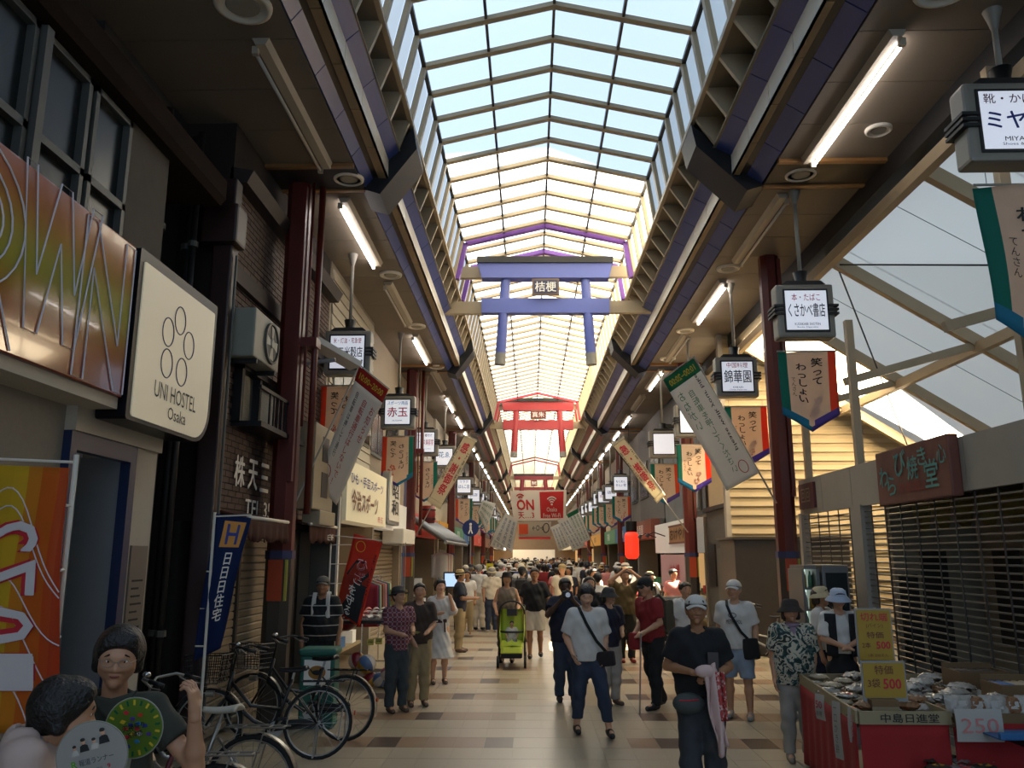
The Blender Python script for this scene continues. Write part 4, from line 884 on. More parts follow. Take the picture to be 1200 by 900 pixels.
for y0, y1, x, k, lab, wd, st in R_SH: shop(1, y0, y1, x, k, lab, words=wd or '　', shutter_=st, detail=y1 < 60, fas=(2.0, 2.9) if y0 < 22 else (2.5, 3.15), fas_out=.45)
# cream shop sign lettering on the first left shop
cs = root('cream_shop_lettering', (-2.98, 15, 2.6), label='brown and blue shop lettering on the cream fascia sign', cat='lettering')
letter('ひも・手芸スポーツ', 3.0, .2, 'letter_navy', cs, loc=(.0, .1, .62), rot=(0, 0, RL), bold=.02); letter('今治スポーツ', 2.4, .36, M('letter_brown', '6b3a22', .6), cs, loc=(.0, -.1, .26), rot=(0, 0, RL), bold=.05); letter('赤玉', .6, .12, 'letter_red', cs, loc=(.0, 1.4, .02), rot=(0, 0, RL))
# grey partition, board wall, white wall boxes near the toy shop
pt = root('grey_partition', (-3.1, 12.6, 0), label='plain grey green partition panel beside the vendor in striped shirt', cat='partition')
part('panel', MB().cbox(-3.4, -2.98, 12.8, 13.0, 0, 3.4, .015), M('partition', '4f4f47', .6, noise=.1), pt, True); part('edge_strip', MB().box(-2.99, -2.96, 12.78, 12.85, 0, 3.3), 'offwhite', pt, True)
wp = root('pale_slat_wall', (-3.4, 15.5, 4.8), label='pale weatherboard upper wall behind the red headed flag', cat='wall panel')
for i in range(16): part('board', MB().prism([(-3.4, 3.6+i*.2), (-3.36, 3.6+i*.2), (-3.38, 3.79+i*.2), (-3.4, 3.79+i*.2)], 'y', 13.4, 17.1), M('weatherboard', 'a49d8c', .7), wp, True)
sb2 = root('round_top_sign', (-3.1, 18.6, 2.6), label='grey framed projecting sign with rounded top before the second left pillar', cat='sign')
part('frame', MB().prism(rrect(17.6, 19.2, 2.6, 3.75, (.05, .05, .3, .3)), 'x', -3.2, -3.05), 'grey_steel', sb2, True); part('face', MB().prism(rrect(17.7, 19.1, 2.68, 3.65, (.05, .05, .25, .25)), 'x', -3.05, -3.03), 'offwhite', sb2, True); letter(vert('昭和'), .9, .7, 'ink', sb2, loc=(.08, -.2, .55), rot=(0, 0, RL), bold=.03)
wb = root('white_awning_box', (-3.1, 19.8, 2.2), label='white awning box below the round topped sign', cat='awning'); part('box', MB().cbox(-3.45, -2.95, 19.3, 21.2, 2.2, 2.55, .03), 'offwhite', wb, True); part('underside', MB().box(-3.4, -3.0, 19.35, 21.15, 2.17, 2.2), 'grey_steel', wb, True)
# tiled eave with barrel
ev = root('tiled_eave', (-3.2, 26, 2.3), label='grey kawara tiled eave over the clothes shop on the left', cat='eave')
M('kawara', '7c8086', .5, noise=.15)
part('deck', MB().prism([(-3.28, 2.93), (-2.35, 2.33), (-2.35, 2.26), (-3.28, 2.85)], 'y', 22.6, 30), M('eave_wood', '4a3626', .7), ev, True)
for i in range(30):
    y = 22.7+i*.245; part('roof_tile', MB().tube([(-3.28, y, 2.96), (-2.33, y, 2.35)], .075, 8), 'kawara', ev, True, smooth=True)
part('gutter', MB().tube([(-2.3, 22.5, 2.28), (-2.3, 30, 2.28)], .05, 8), 'grey_steel', ev, True)
br_ = root('red_barrel', (-3.0, 24.2, 2.85), label='small red barrel standing on the tiled eave', cat='barrel')
part('body', MB().lathe([(0, 0), (.19, 0), (.22, .25), (.19, .5), (0, .5)], 16), M('barrel', '7c1c18', .5), br_, smooth=True); part('hoop', MB().lathe([(.215, .1), (.225, .1), (.225, .14), (.215, .14)], 16, closed=True), 'dark_metal', br_); part('hoop', MB().lathe([(.215, .36), (.225, .36), (.225, .4), (.215, .4)], 16, closed=True), 'dark_metal', br_)
rs = root('round_road_sign', (-2.2, 30.4, 2.9), label='round blue pedestrian road sign on a thin post by the left shops', cat='road sign')
o = part('disc', MB().lathe([(0, -.01), (.3, -.01), (.3, .01), (0, .01)], 24), M('sign_blue', '14265e', .4), rs); o.rotation_euler = (math.pi/2, 0, 0)
part('walker', MB().ell((.0, -.02, .14), (.05, .01, .05)).tube([(0, -.02, .08), (0, -.02, -.04)], .045, 6).tube([(0, -.02, -.02), (-.07, -.02, -.2)], .025, 5).tube([(0, -.02, -.02), (.07, -.02, -.2)], .025, 5), 'white', rs); part('post', MB().tube([(0, .03, .3), (0, .03, -2.9)], .03, 8), 'grey_steel', rs)
# cream shop on the right: name plaque, corrugated wall, lantern
np_ = root('name_plaque', (4.12, 23.5, 2.3), label='wooden name plaque with black characters on the cream shop awning', cat='sign')
part('board', MB().box(4.1, 4.14, 21.5, 24.8, 2.28, 2.75), M('plaque_wood', 'a77a4c', .5), np_, True); part('rim', MB().box(4.09, 4.1, 21.45, 24.85, 2.73, 2.78).box(4.09, 4.1, 21.45, 24.85, 2.25, 2.3), 'sign_wood', np_, True); letter('おけやハ', 2.6, .34, 'ink', np_, loc=(-.04, -.3, .22), rot=(0, 0, RR), bold=.02)
for y in (25.5, 27.3):
    sl = root('spot_lamp', (4.1, y, 2.5), label='thin black spot lamp arm over the cream shop sign', cat='lamp', group='spot lamps on the cream shop'); part('arm', MB().tube([(0, 0, 0), (-.35, 0, .12), (-.5, 0, .05)], .018, 6), 'black', sl); part('head', MB().tube([(-.5, 0, .08), (-.56, 0, -.02)], [.04, .07], 10), 'black', sl)
cw = root('corrugated_wall', (4.52, 25, 3.0), label='grey corrugated metal upper wall above the cream shop', cat='wall panel')
part('sheet', MB().sheet(lambda u, v: (4.54+.02*math.sin(u*220), 21.5+6.4*u, 3.0+3.8*v), 180, 1), M('corrugated', '7b7c7e', .5, metal=.3), cw, True); part('window_frame', MB().box(4.46, 4.5, 21.9, 24.2, 3.1, 4.6), 'frame_grey', cw, True); part('pane', MB().box(4.44, 4.46, 22.0, 23.0, 3.2, 4.5), M('glass_pale', '7d8a90', .15), cw, True); part('pane', MB().box(4.44, 4.46, 23.1, 24.1, 3.2, 4.5), 'glass_pale', cw, True)
ln = root('paper_lantern', (3.62, 30, 1.8), label='glowing red paper lantern with black cap hanging by the cream shop', cat='lantern')
part('shade', MB().lathe([(.12, 0), (.2, .03), (.26, .15)]+[(.26-.008*(i % 2), .15+.06*i) for i in range(1, 11)]+[(.26, .82), (.2, .92), (.12, .95)], 24), M('lantern_red', 'e0301c', .6, emit=.9), ln, smooth=True)
part('cap', MB().lathe([(0, 1.32), (.2, 1.32), (.2, .95), (0, .95)], 20), 'black', ln); part('base_ring', MB().lathe([(0, 0), (.13, 0), (.13, -.06), (0, -.06)], 20), 'black', ln); part('cord', MB().tube([(0, 0, 1.32), (0, 0, SOF-1.8)], .012, 5), 'black', ln)
psr = root('pink_poster', (4.1, 24.5, .9), label='pink poster with red characters under the cream shop awning', cat='poster'); part('sheet', MB().box(4.1, 4.13, 22.2, 26.5, 1.0, 1.95), M('poster_pink', 'c99a9a', .6), psr, True); letter('はも鱧', 1.6, .4, 'letter_red', psr, loc=(-.01, -.5, .6), rot=(0, 0, RR), bold=.02)
# low shed and side street on the right that lets a shaft of sun in
ss = root('side_street_shed', (5, 20, 0), label='low dark grey shed between clapboard wall and cream shop', cat='shed')
part('walls', MB().box(4.5, 10, 18.75, 21.35, 0, 3.0), M('shed', '4e4a44', .7, noise=.15), ss, True); part('roof', MB().box(4.4, 10.1, 18.72, 21.38, 3.0, 3.1), 'dark_metal', ss, True)
part('door', MB().box(4.47, 4.5, 19.2, 20.2, 0, 2.1), 'frame_grey', ss, True); part('louvre', MB().box(4.46, 4.5, 20.4, 21.1, 1.2, 2.2), 'dark_metal', ss, True)
# ================================================================== ground banners
def nobori(c, Y, label, mat, polex, amp=.02, dy=(0, 0, 0, 0)):
    fn, P = quad_fn(c, Y, amp, dy); r = root('upright_banner', Vector((polex[0], polex[1], 0)), label=label, cat='banner')
    part('cloth', MB().sheet(fn, 8, 24, .004), mat, r, True, smooth=True)
    part('pole', MB().tube([(polex[0], polex[1], 0), (polex[0], polex[1], polex[2])], .014, 8), 'offwhite', r, True)
    part('base', MB().lathe([(0, .06), (.12, .06), (.2, .03), (.2, 0), (0, 0)], 16, (polex[0], polex[1], 0)), 'dark_metal', r, True)
    part('cross_bar', MB().tube([(polex[0], polex[1], polex[2]-.04), fn(0 if P[0].x < polex[0] else 1, 0)+Vector((0, 0, .03)), ], .008, 6), 'offwhite', r, True)
    for v in (.15, .4, .65, .9):
        e = fn(1 if P[0].x < polex[0] else 0, v); part('loop', MB().tube([e, (polex[0], polex[1], e.z)], .008, 5), 'offwhite', r, True)
    return r, fn
m = ramp_mat('orange_stripes', 'X', [(0, 'c98a1e'), (.5, 'cfa322'), (1, 'd06018')])
m, nt, n, L = nodes_mat('orange_cloth'); b = n['Principled BSDF']; b.inputs['Roughness'].default_value = .7
tc = n.new('ShaderNodeTexCoord'); sx = n.new('ShaderNodeSeparateXYZ'); L.new(tc.outputs['Object'], sx.inputs[0]); mr = n.new('ShaderNodeMapRange'); mr.inputs['From Min'].default_value = -3.36; mr.inputs['From Max'].default_value = -2.42; L.new(sx.outputs[0], mr.inputs[0])
cr = n.new('ShaderNodeValToRGB'); L.new(mr.outputs[0], cr.inputs[0]); cr.color_ramp.interpolation = 'CONSTANT'; el = cr.color_ramp.elements
for i in range(6): el.new(.5)
for e, (p, c) in zip(el, ((0, 'c8801e'), (.3, 'cf9a22'), (.48, 'cfb026'), (.66, 'd2b428'), (.74, 'd09022'), (.82, 'cc7018'), (.92, 'cc5a1a'), (.97, 'c84c18'))): e.position = p; e.color = (*lin(c), 1)
L.new(cr.outputs[0], b.inputs['Base Color'])
q = py(90, 533, 4.33)
r, fn = nobori([(-40, 543), (79, 548), (64, 860), (-60, 860)], 4.28, 'orange and yellow upright banner with white outlined digits beside the grey hostel door', 'orange_cloth', (q.x, 4.33, q.z))
M('digit_white', 'c9c0bc', .7)
for ch, v in (('2', .27), ('7', .43), ('0', .61), ('1', .78)):
    map_text(ch, .62, .14, (.48, v), fn, 'letter_red', r, .11, mirror=True, rot=-math.pi/2, off=.012, name='digit_outline'); map_text(ch, .6, .135, (.48, v), fn, 'digit_white', r, .015, mirror=True, rot=-math.pi/2, off=.018, name='digit')
for a0, b0, c0 in ((.0, .12, .35), (.05, .2, .3), (.2, .5, .2), (.3, .62, .3), (.1, .85, .3)):
    part('motif_line', MB().tube([fn(.3+.7*t, b0+c0*t*t-.05*math.sin(6*t)-.15*a0) + Vector((0, -.008, 0)) for t in np.linspace(0, 1, 14)], .004, 4), 'digit_white', r, True)
q = py(252, 600, 7.95)
r, fn = nobori([(252, 602), (294, 607), (258, 760), (226, 775)], 8.0, 'dark blue upright banner with orange H square in front of the shutter', M('banner_blue', '142a5c', .8, noise=.1), (q.x-.02, 8.0, q.z), dy=(0, 0, .08, 0))
part('square', MB().sheet(lambda u, v: Vector(fn(.3+.6*u-.05*v, .04+.19*v))+Vector((0, -.008, 0)), 4, 4), M('h_orange', 'c98a3a', .7), r, True)
map_text('H', .36, .15, (.58, .135), fn, 'letter_navy', r, .03, off=.012); map_text(vert('日日日住宅'), .3, .5, (.6, .52), fn, 'white', r, .03, off=.01)
q = py(412, 624, 12.6)
r, fn = nobori([(415, 625), (448, 636), (421, 735), (393, 716)], 12.6, 'red and black upright banner with white outlined characters by the toy stall', M('nobori_red', 'c4432a', .7), (py(390, 690, 12.6).x-.06, 12.6, q.z), dy=(0, 0, 0, 0))
print_patch([(.3, .3), (.62, .27), (.86, .4), (.9, .98), (.08, .98), (.08, .5)], fn, 'ink', r, off=.006)
map_text(vert('ひざ'), .4, .3, (.55, .42), fn, 'white', r, .045, off=.012); map_text(vert('ひざ'), .38, .28, (.55, .42), fn, 'letter_red', r, .02, off=.015); map_text(vert('を守る'), .3, .36, (.42, .78), fn, 'white', r, .03, off=.012); map_text(vert('楽々歩行靴'), .1, .7, (.9, .5), fn, 'ink', r, .0, off=.01)
part('ring_mark', MB().tube([fn(.32+.16*math.cos(t), .13+.065*math.sin(t))+Vector((0, -.01, 0)) for t in np.linspace(0, 6.28, 18, False)], .006, 5, closed=True), 'flag_yellow', r, True)
# ================================================================== people: smooth bodies grown from joints, clothes grown over them
def rc(a, b, ra, rb, k=.03, sc=None, cut=(), sub=False): return (np.array(a, float), np.array(b, float), ra, rb, k, sc, cut, sub)
def nets(prims, res, clips=(), wr=0.):
    """one closed smooth surface around tapered limbs (surface nets); returns verts, quads"""
    lo = np.min([np.minimum(p[0]-p[2]*1.3, p[1]-p[3]*1.3) for p in prims if not p[7]], 0)-3*res
    hi = np.max([np.maximum(p[0]+p[2]*1.3, p[1]+p[3]*1.3) for p in prims if not p[7]], 0)+3*res
    n = np.ceil((hi-lo)/res).astype(int)+1; F = np.full(n, 1.0, np.float32)
    ax = [lo[i]+res*np.arange(n[i]) for i in range(3)]
    for a, b, ra, rb, k, sc, cut, sub in prims:
        rm = max(ra, rb)*1.25+k+2*res; l = np.minimum(a, b)-rm; h = np.maximum(a, b)+rm
        s = [slice(max(0, int((l[i]-lo[i])/res)), min(n[i], int((h[i]-lo[i])/res)+2)) for i in range(3)]
        if any(q.start >= q.stop for q in s): continue
        X = ax[0][s[0]][:, None, None]; Y = ax[1][s[1]][None, :, None]; Z = ax[2][s[2]][None, None, :]
        d = b-a; c = (a+b)/2
        if sc is None: S = (1., 1., 1.)
        else: S = sc
        ex, ey, ez = (X-a[0])/S[0], (Y-a[1])/S[1], (Z-a[2])/S[2]; dx, dy, dz = d[0]/S[0], d[1]/S[1], d[2]/S[2]
        dd = dx*dx+dy*dy+dz*dz
        t = np.clip((ex*dx+ey*dy+ez*dz)/dd, 0, 1) if dd > 1e-12 else np.zeros_like(ex+ey+ez)
        D = (np.sqrt((ex-t*dx)**2+(ey-t*dy)**2+(ez-t*dz)**2)-(ra+(rb-ra)*t))*min(S)
        for cp, cn in cut:
            D = np.maximum(D, (X-cp[0])*cn[0]+(Y-cp[1])*cn[1]+(Z-cp[2])*cn[2])
        G = F[s[0], s[1], s[2]]
        if sub: F[s[0], s[1], s[2]] = np.maximum(G, -D)
        else:
            hh = np.clip(.5+.5*(G-D)/k, 0, 1); F[s[0], s[1], s[2]] = G+(D-G)*hh-k*hh*(1-hh)
    if wr:
        x_, y_, z_ = ax[0][:, None, None], ax[1][None, :, None], ax[2][None, None, :]
        F = F+(wr*(np.sin(23*z_+14*x_+5*np.sin(9*x_+3*y_))*np.sin(17*x_-11*y_+6*z_)+.6*np.sin(41*z_-19*x_+13*y_))).astype(np.float32)
    for cp, cn in clips:
        F = np.maximum(F, ((ax[0][:, None, None]-cp[0])*cn[0]+(ax[1][None, :, None]-cp[1])*cn[1]+(ax[2][None, None, :]-cp[2])*cn[2]).astype(np.float32))
    I = F < 0
    cnt = np.zeros(n-1, np.int8); sl = (slice(None, -1), slice(1, None))
    for i in (0, 1):
        for j in (0, 1):
            for k in (0, 1): cnt += I[sl[i], sl[j], sl[k]]
    act = (cnt > 0) & (cnt < 8); idx = np.full(act.shape, -1, np.int64); cells = np.argwhere(act); m = len(cells); idx[act] = np.arange(m)
    acc = np.zeros((m, 3)); w = np.zeros(m); cx, cy, cz = cells.T
    for axis in range(3):
        o1, o2 = [i for i in range(3) if i != axis]
        for p in (0, 1):
            for q in (0, 1):
                o = np.zeros(3, int); o[o1] = p; o[o2] = q; e = o.copy(); e[axis] = 1
                f0 = F[cx+o[0], cy+o[1], cz+o[2]]; f1 = F[cx+e[0], cy+e[1], cz+e[2]]; x = (f0 < 0) != (f1 < 0)
                t = np.where(x, f0/np.where(x, f0-f1, 1), 0); P = np.tile(o.astype(float), (m, 1)); P[:, axis] = t
                acc[x] += P[x]; w[x] += 1
    V = lo+res*(cells+acc/np.maximum(w, 1)[:, None]); Q = []
    for axis in range(3):
        s0 = [slice(1, -1)]*3; s1 = [slice(1, -1)]*3; s0[axis] = slice(None, -1); s1[axis] = slice(1, None)
        A = I[tuple(s0)]; B = I[tuple(s1)]; E = np.argwhere(A != B); 
        if not len(E): continue
        off = np.ones(3, int); off[axis] = 0; P = E+off; flip = A[tuple(E.T)]
        u, v = (axis+1) % 3, (axis+2) % 3; du = np.zeros(3, int); du[u] = 1; dv = np.zeros(3, int); dv[v] = 1
        g = lambda R: idx[tuple(R.T)]
        q = np.stack([g(P-du-dv), g(P-dv), g(P), g(P-du)], 1); q[~flip] = q[~flip][:, ::-1]; Q.append(q)
    return V, np.concatenate(Q) if Q else np.zeros((0, 4), int)
def net_mesh(name, parts_):
    """join several net surfaces into one mesh"""
    Vs, Qs, k = [], [], 0
    for V, Q in parts_: Vs.append(V); Qs.append(Q+k); k += len(V)
    V = np.concatenate(Vs); Q = np.concatenate(Qs)
    me = bpy.data.meshes.new(name); me.vertices.add(len(V)); me.vertices.foreach_set('co', V.astype(np.float32).ravel())
    me.loops.add(len(Q)*4); me.loops.foreach_set('vertex_index', Q.astype(np.int32).ravel())
    me.polygons.add(len(Q)); me.polygons.foreach_set('loop_start', np.arange(0, len(Q)*4, 4, dtype=np.int32))
    me.update(calc_edges=True); me.shade_smooth(); return me
POSE0 = dict(sL=(.16, 0, 1.362), sR=(-.16, 0, 1.362), eL=(.215, .025, 1.115), eR=(-.215, .025, 1.115), wL=(.215, -.04, .875), wR=(-.215, -.04, .875),
             hL=(.085, 0, .9), hR=(-.085, 0, .9), kL=(.095, -.015, .48), kR=(-.095, -.015, .48), aL=(.1, .02, .085), aR=(-.1, .02, .085), fL=None, fR=None, lean=(0, 0), head=(0, 0, 0), hand=None)
def V3(p): return np.array(p, float)
def unit(v): n = np.linalg.norm(v); return v/n if n > 1e-9 else v
def hand_prims(w, d, nrm, side, curl=.5, sp=1.):
    """palm and five fingers from the wrist w along d; nrm points out of the palm, the thumb leaves on the side given"""
    d = unit(V3(d)); nrm = V3(nrm); nrm = unit(nrm-d*nrm.dot(d)); x = np.cross(d, nrm)*side
    P = [rc(w-d*.02, w+d*.02, .026, .026, .02)]
    for q in (-.026, -.009, .009, .026): P.append(rc(w+d*.025+x*q*.6, w+d*.085+x*q, .0145, .0125, .012))
    for i, (q, ln) in enumerate(((.03, .068), (.01, .078), (-.01, .073), (-.029, .057))):
        b = w+d*.088+x*q; a = 0.
        for j, f in enumerate((.42, .32, .26)):
            a += curl*(.55+.5*j*.6)*(1+.12*i); dd = d*math.cos(a)+nrm*math.sin(a)+x*q*1.5*sp*(1-curl*.6); e = b+unit(dd)*ln*f
            P.append(rc(b, e, .0092-.0008*j, .0085-.0008*j, .004)); b = e
    t0 = w+d*.028+x*.028; t1 = t0+unit(x*.75+d*.6+nrm*.25*curl)*.036; t2 = t1+unit(x*.25+d*.85+nrm*.5*curl)*.03; t3 = t2+unit(-x*.1+d*.9+nrm*.6*curl)*.024
    P += [rc(t0, t1, .015, .0115, .01), rc(t1, t2, .0105, .0095, .004), rc(t2, t3, .0095, .0078, .004)]
    return P
SKIN = [M('skin_a', 'c89a7a', .55, noise=.06, nscale=12), M('skin_b', 'b98a6a', .55, noise=.06, nscale=12), M('skin_c', 'a0714f', .55, noise=.06, nscale=12), M('skin_d', '4e3426', .55, noise=.06, nscale=12)]
HAIRM = [M('hair_black', '14100e', .45, noise=.3, nscale=60, bump=.6), M('hair_brown', '2c1d16', .5, noise=.3, nscale=60, bump=.6), M('hair_grey', '8a857d', .6, noise=.2, nscale=60, bump=.5)]
M('eye_white', 'd8d0c4', .3); M('eye_dark', '120c0a', .25); M('lip', '8a4b42', .5); M('shoe_black', '17161a', .5); M('shoe_white', 'b9b4aa', .55); M('shoe_brown', '5b4536', .55)
def cloth(name, col, rough=.85, **k): return M('cl_'+name, col, rough, noise=k.pop('noise', .08), nscale=k.pop('nscale', 14), bump=.12, **k)
def person(loc, rz, h, label, skin=0, pose=None, top=None, bottom=None, shoes='shoe_black', hair=('short', 0), hat=None, res=.016, face=1, hands=0, wide=1., belly=0., group=None, extras=None, dress=None):
    """top = (material, sleeve 0..2, hem z, looseness); bottom = (material, kind, hem z, looseness)"""
    p = dict(POSE0); p.update(pose or {}); J = {k: (V3(v) if v is not None and k not in ('lean', 'head', 'hand') else v) for k, v in p.items()}
    lx, ly = p['lean']                                     # shift of the shoulders against the hips
    up = V3((lx, ly, 0)); NB = V3((0, .01, 1.43))+up; CH = V3((0, 0, 1.27))+up*.75; WA = V3((0, 0, 1.04))+up*.25
    for k in ('sL', 'sR'): J[k] = J[k]+up
    r = root('person', loc, rz, label=label, cat='person', group=group); s = h/1.7; r.scale = (s, s, s)
    yaw, pit, roll = p['head']; HR = Matrix.Rotation(yaw, 3, 'Z') @ Matrix.Rotation(pit, 3, 'X') @ Matrix.Rotation(roll, 3, 'Y')
    HB = NB+V3((0, -.012, .07))+up*.25+V3(p.get('neck', (0, 0, 0)))                       # base of the skull
    def hp(x, y, z): q = HR @ Vector((x, y, z+.085)); return HB+V3(q)
    sk = SKIN[skin] if isinstance(skin, int) else skin
    tor = [rc(J['hL']*.8+V3((0, .01, .03)), J['hR']*.8+V3((0, .01, .03)), .098, .098, .04, (1, .9, 1)), rc(V3((0, 0, .95)), WA, .118, .112, .06, (1.12*wide, .8, 1)), rc(WA, CH, .112, .135, .06, (1.15*wide, .78, 1)),
           rc(J['sL']*V3((.75, 1, 1))+V3((0, 0, -.03)), J['sR']*V3((.75, 1, 1))+V3((0, 0, -.03)), .052, .052, .05), rc(CH, NB+V3((0, .005, -.09)), .118, .07, .05, (1.15, .8, 1)), rc(NB+V3((.03, .015, -.02)), J['sL']*V3((.72, 1, 1)), .036, .04, .04), rc(NB+V3((-.03, .015, -.02)), J['sR']*V3((.72, 1, 1)), .036, .04, .04)]
    if belly: tor.append(rc(WA+V3((0, -.05, 0)), WA+V3((0, -.06, .06)), .1+belly, .09+belly, .06))
    arm = []; leg = []; feet = []
    for q in 'LR':
        arm += [rc(J['s'+q], J['e'+q], .05, .039, .03), rc(J['e'+q], J['e'+q]+(J['w'+q]-J['e'+q])*.3, .038, .04, .02), rc(J['e'+q]+(J['w'+q]-J['e'+q])*.3, J['w'+q], .04, .026, .02)]
        leg += [rc(J['h'+q], J['k'+q], .088, .056, .04), rc(J['k'+q], J['k'+q]+(J['a'+q]-J['k'+q])*.35+V3((0, .012, 0)), .052, .056, .03), rc(J['k'+q]+(J['a'+q]-J['k'+q])*.35+V3((0, .012, 0)), J['a'+q], .055, .036, .03)]
        fd = J['f'+q] if J['f'+q] is not None else V3((.03 if q == 'L' else -.03, -1, 0)); fd = unit(fd); a = J['a'+q]
        feet.append((a, fd))
    head = [rc(hp(0, .02, .035), hp(0, -.018, .038), .083, .078, .03, None), rc(hp(0, -.03, .0), hp(0, -.052, -.078), .064, .032, .035), rc(hp(-.04, -.02, -.035), hp(.04, -.02, -.035), .035, .035, .03), rc(NB+V3((0, .015, -.04)), HB+V3((0, .01, .03)), .054, .052, .03)]
    if face:
        head += [rc(hp(0, -.088, .018), hp(0, -.104, -.02), .008, .0135, .014), rc(hp(-.012, -.098, -.024), hp(.012, -.098, -.024), .008, .008, .01), rc(hp(-.02, -.088, .032), hp(.02, -.088, .032), .014, .014, .02),
                 rc(hp(-.05, -.06, -.012), hp(-.03, -.078, -.018), .02, .018, .02), rc(hp(.05, -.06, -.012), hp(.03, -.078, -.018), .02, .018, .02), rc(hp(-.016, -.082, -.052), hp(.016, -.082, -.052), .0095, .0095, .012), rc(hp(0, -.075, -.083), hp(0, -.075, -.088), .016, .016, .02),
                 rc(hp(.083, .012, .012), hp(.082, .004, -.026), .016, .01, .008), rc(hp(-.083, .012, .012), hp(-.082, .004, -.026), .016, .01, .008)]
    hnd = []
    for q, sd in (('L', 1), ('R', -1)):
        w, d = J['w'+q], unit(J['w'+q]-J['e'+q]); o = (p['hand'] or {}).get(q, {})
        d = V3(o.get('d', d)); nr = V3(o.get('n', (-.9*sd, -.2, 0))); cu = o.get('curl', .45)
        if hands: hnd.append(nets(hand_prims(w, d, nr, o.get('side', 1 if q == 'L' else -1)*(-1), cu), .0042 if hands > 1 else .006))
        else:
            d = unit(d); arm += [rc(w, w+d*.07, .028, .032, .02, None), rc(w+d*.06, w+d*.13+unit(nr)*.03*cu, .027, .018, .02), rc(w+d*.02, w+d*.075+unit(np.cross(d, unit(nr)))*.02*(-sd)+unit(nr)*.02, .014, .011, .01)]
    ft = [rc(a+V3((0, 0, -.02)), a+fd*.15+V3((0, 0, -.045)), .034, .03, .02) for a, fd in feet]
    body = [nets(tor+arm+leg+ft+([] if face > 1 else head), res)]
    if face > 1: body.append(nets(head, .0058))
    part('body', net_mesh('body', body+hnd), sk, r)
    if face:
        for sd in (-1, 1):
            eo = part('eye', MB().ell((0, 0, 0), (.0135, .008, .0085 if face > 1 else .007)), 'eye_white' if face > 1 else 'eye_dark', r, smooth=True); eo.matrix_local = Matrix.Translation(hp(.031*sd, -.087, .013)) @ HR.to_4x4()
            if face > 1: part('iris', MB().ell((0, -.006, 0), (.006, .004, .006)), 'eye_dark', eo, smooth=True)
            if hat: continue
            bo = part('eyebrow', MB().tube([(-.018*sd, -.004, .003), (0, -.007, .005), (.018*sd, 0, -.004)], [.003, .0045, .002], 6), HAIRM[hair[1]] if hair else HAIRM[0], r, smooth=True); bo.matrix_local = Matrix.Translation(hp(.033*sd, -.09, .036)) @ HR.to_4x4()
        mo = part('mouth', MB().tube([(-.024, .006, .003), (-.008, -.005, 0), (.008, -.005, 0), (.024, .006, .003)], [.002, .0055, .0055, .002], 6), 'lip', r, smooth=True); mo.matrix_local = Matrix.Translation(hp(0, -.09, -.053)) @ HR.to_4x4()
    # clothes
    def grow(P, e, **kw): return [rc(a, b, ra+e, rb+e, k, sc, kw.get('cut', ()), False) for a, b, ra, rb, k, sc, c, su in P]
    if bottom:
        bm_, kind, hem, lo_ = bottom; P = grow(tor[:2], .012+lo_*.4)
        up_c = [((0, 0, 1.03), (0, 0, 1))]
        if kind == 'skirt':
            P += [rc((0, 0, .9), (0, 0, hem), .13, .2+lo_, .05, (1.1, .9, 1))]
            part('skirt', net_mesh('skirt', [nets(P, res, up_c+[((0, 0, hem), (0, 0, -1))], .005)]), bm_, r)
        else:
            for a, b, ra, rb, k, sc, c, su in leg: P.append(rc(a, b, ra+.012+lo_*.5, rb+.012+lo_, k, sc))
            cl = list(up_c)
            if kind == 'shorts': P = [q for q in P]; cl.append(((0, 0, hem), (0, 0, -1)))
            else: cl.append(((0, 0, hem), (0, 0, -1)))
            part('shorts' if kind == 'shorts' else 'trousers', net_mesh('trousers', [nets(P, res, cl, .005 if res < .03 else 0)]), bm_, r)
    if top:
        tm_, sl_, hem, lo_ = top; P = grow(tor[1:3]+tor[4:5], .016+lo_)+grow(tor[3:4]+tor[5:], .014)+grow(tor[:1], .018+lo_)+[rc(WA, (0, 0, hem-.12), .118+lo_, .122+lo_, .05, (1.18*wide, .9, 1))]
        for q in 'LR':
            S0, E0, W0 = J['s'+q], J['e'+q], J['w'+q]
            if sl_ > 0:
                d = unit(E0-S0); c = S0+(E0-S0)*min(1, sl_) if sl_ < 1 else None
                P.append(rc(S0, E0 if sl_ >= 1 else S0+(E0-S0)*min(1.1, sl_+.25), .05+.018+lo_, .043+.014+lo_, .03, None, ((c, d),) if c is not None else ()))
                if sl_ > 1:
                    d2 = unit(W0-E0); c2 = E0+(W0-E0)*(sl_-1); P.append(rc(E0, W0, .043+.012+lo_, .03+.014+lo_, .03, None, ((c2, d2),)))
        cl = [((0, 0, hem), (0, 0, -1))]; P.append(rc(NB+V3((0, -.035, -.01)), NB+V3((0, -.03, .2)), .062, .085, .01, None, (), True))
        part('shirt', net_mesh('shirt', [nets(P, res, cl, .0055 if res < .03 else 0)]), tm_, r)
    if dress:
        dm, hem, fl_ = dress; P = grow(tor[1:], .016)+[rc(WA, (0, 0, hem), .11, fl_, .05, (1.05, .9, 1)), rc(J['sL'], J['sL']+(J['eL']-J['sL'])*.8, .07, .08, .03), rc(J['sR'], J['sR']+(J['eR']-J['sR'])*.8, .07, .08, .03)]
        P.append(rc(NB+V3((0, -.04, -.02)), NB+V3((0, -.03, .2)), .068, .09, .01, None, (), True)); part('dress', net_mesh('dress', [nets(P, res, [((0, 0, hem), (0, 0, -1))], .007)]), dm, r)
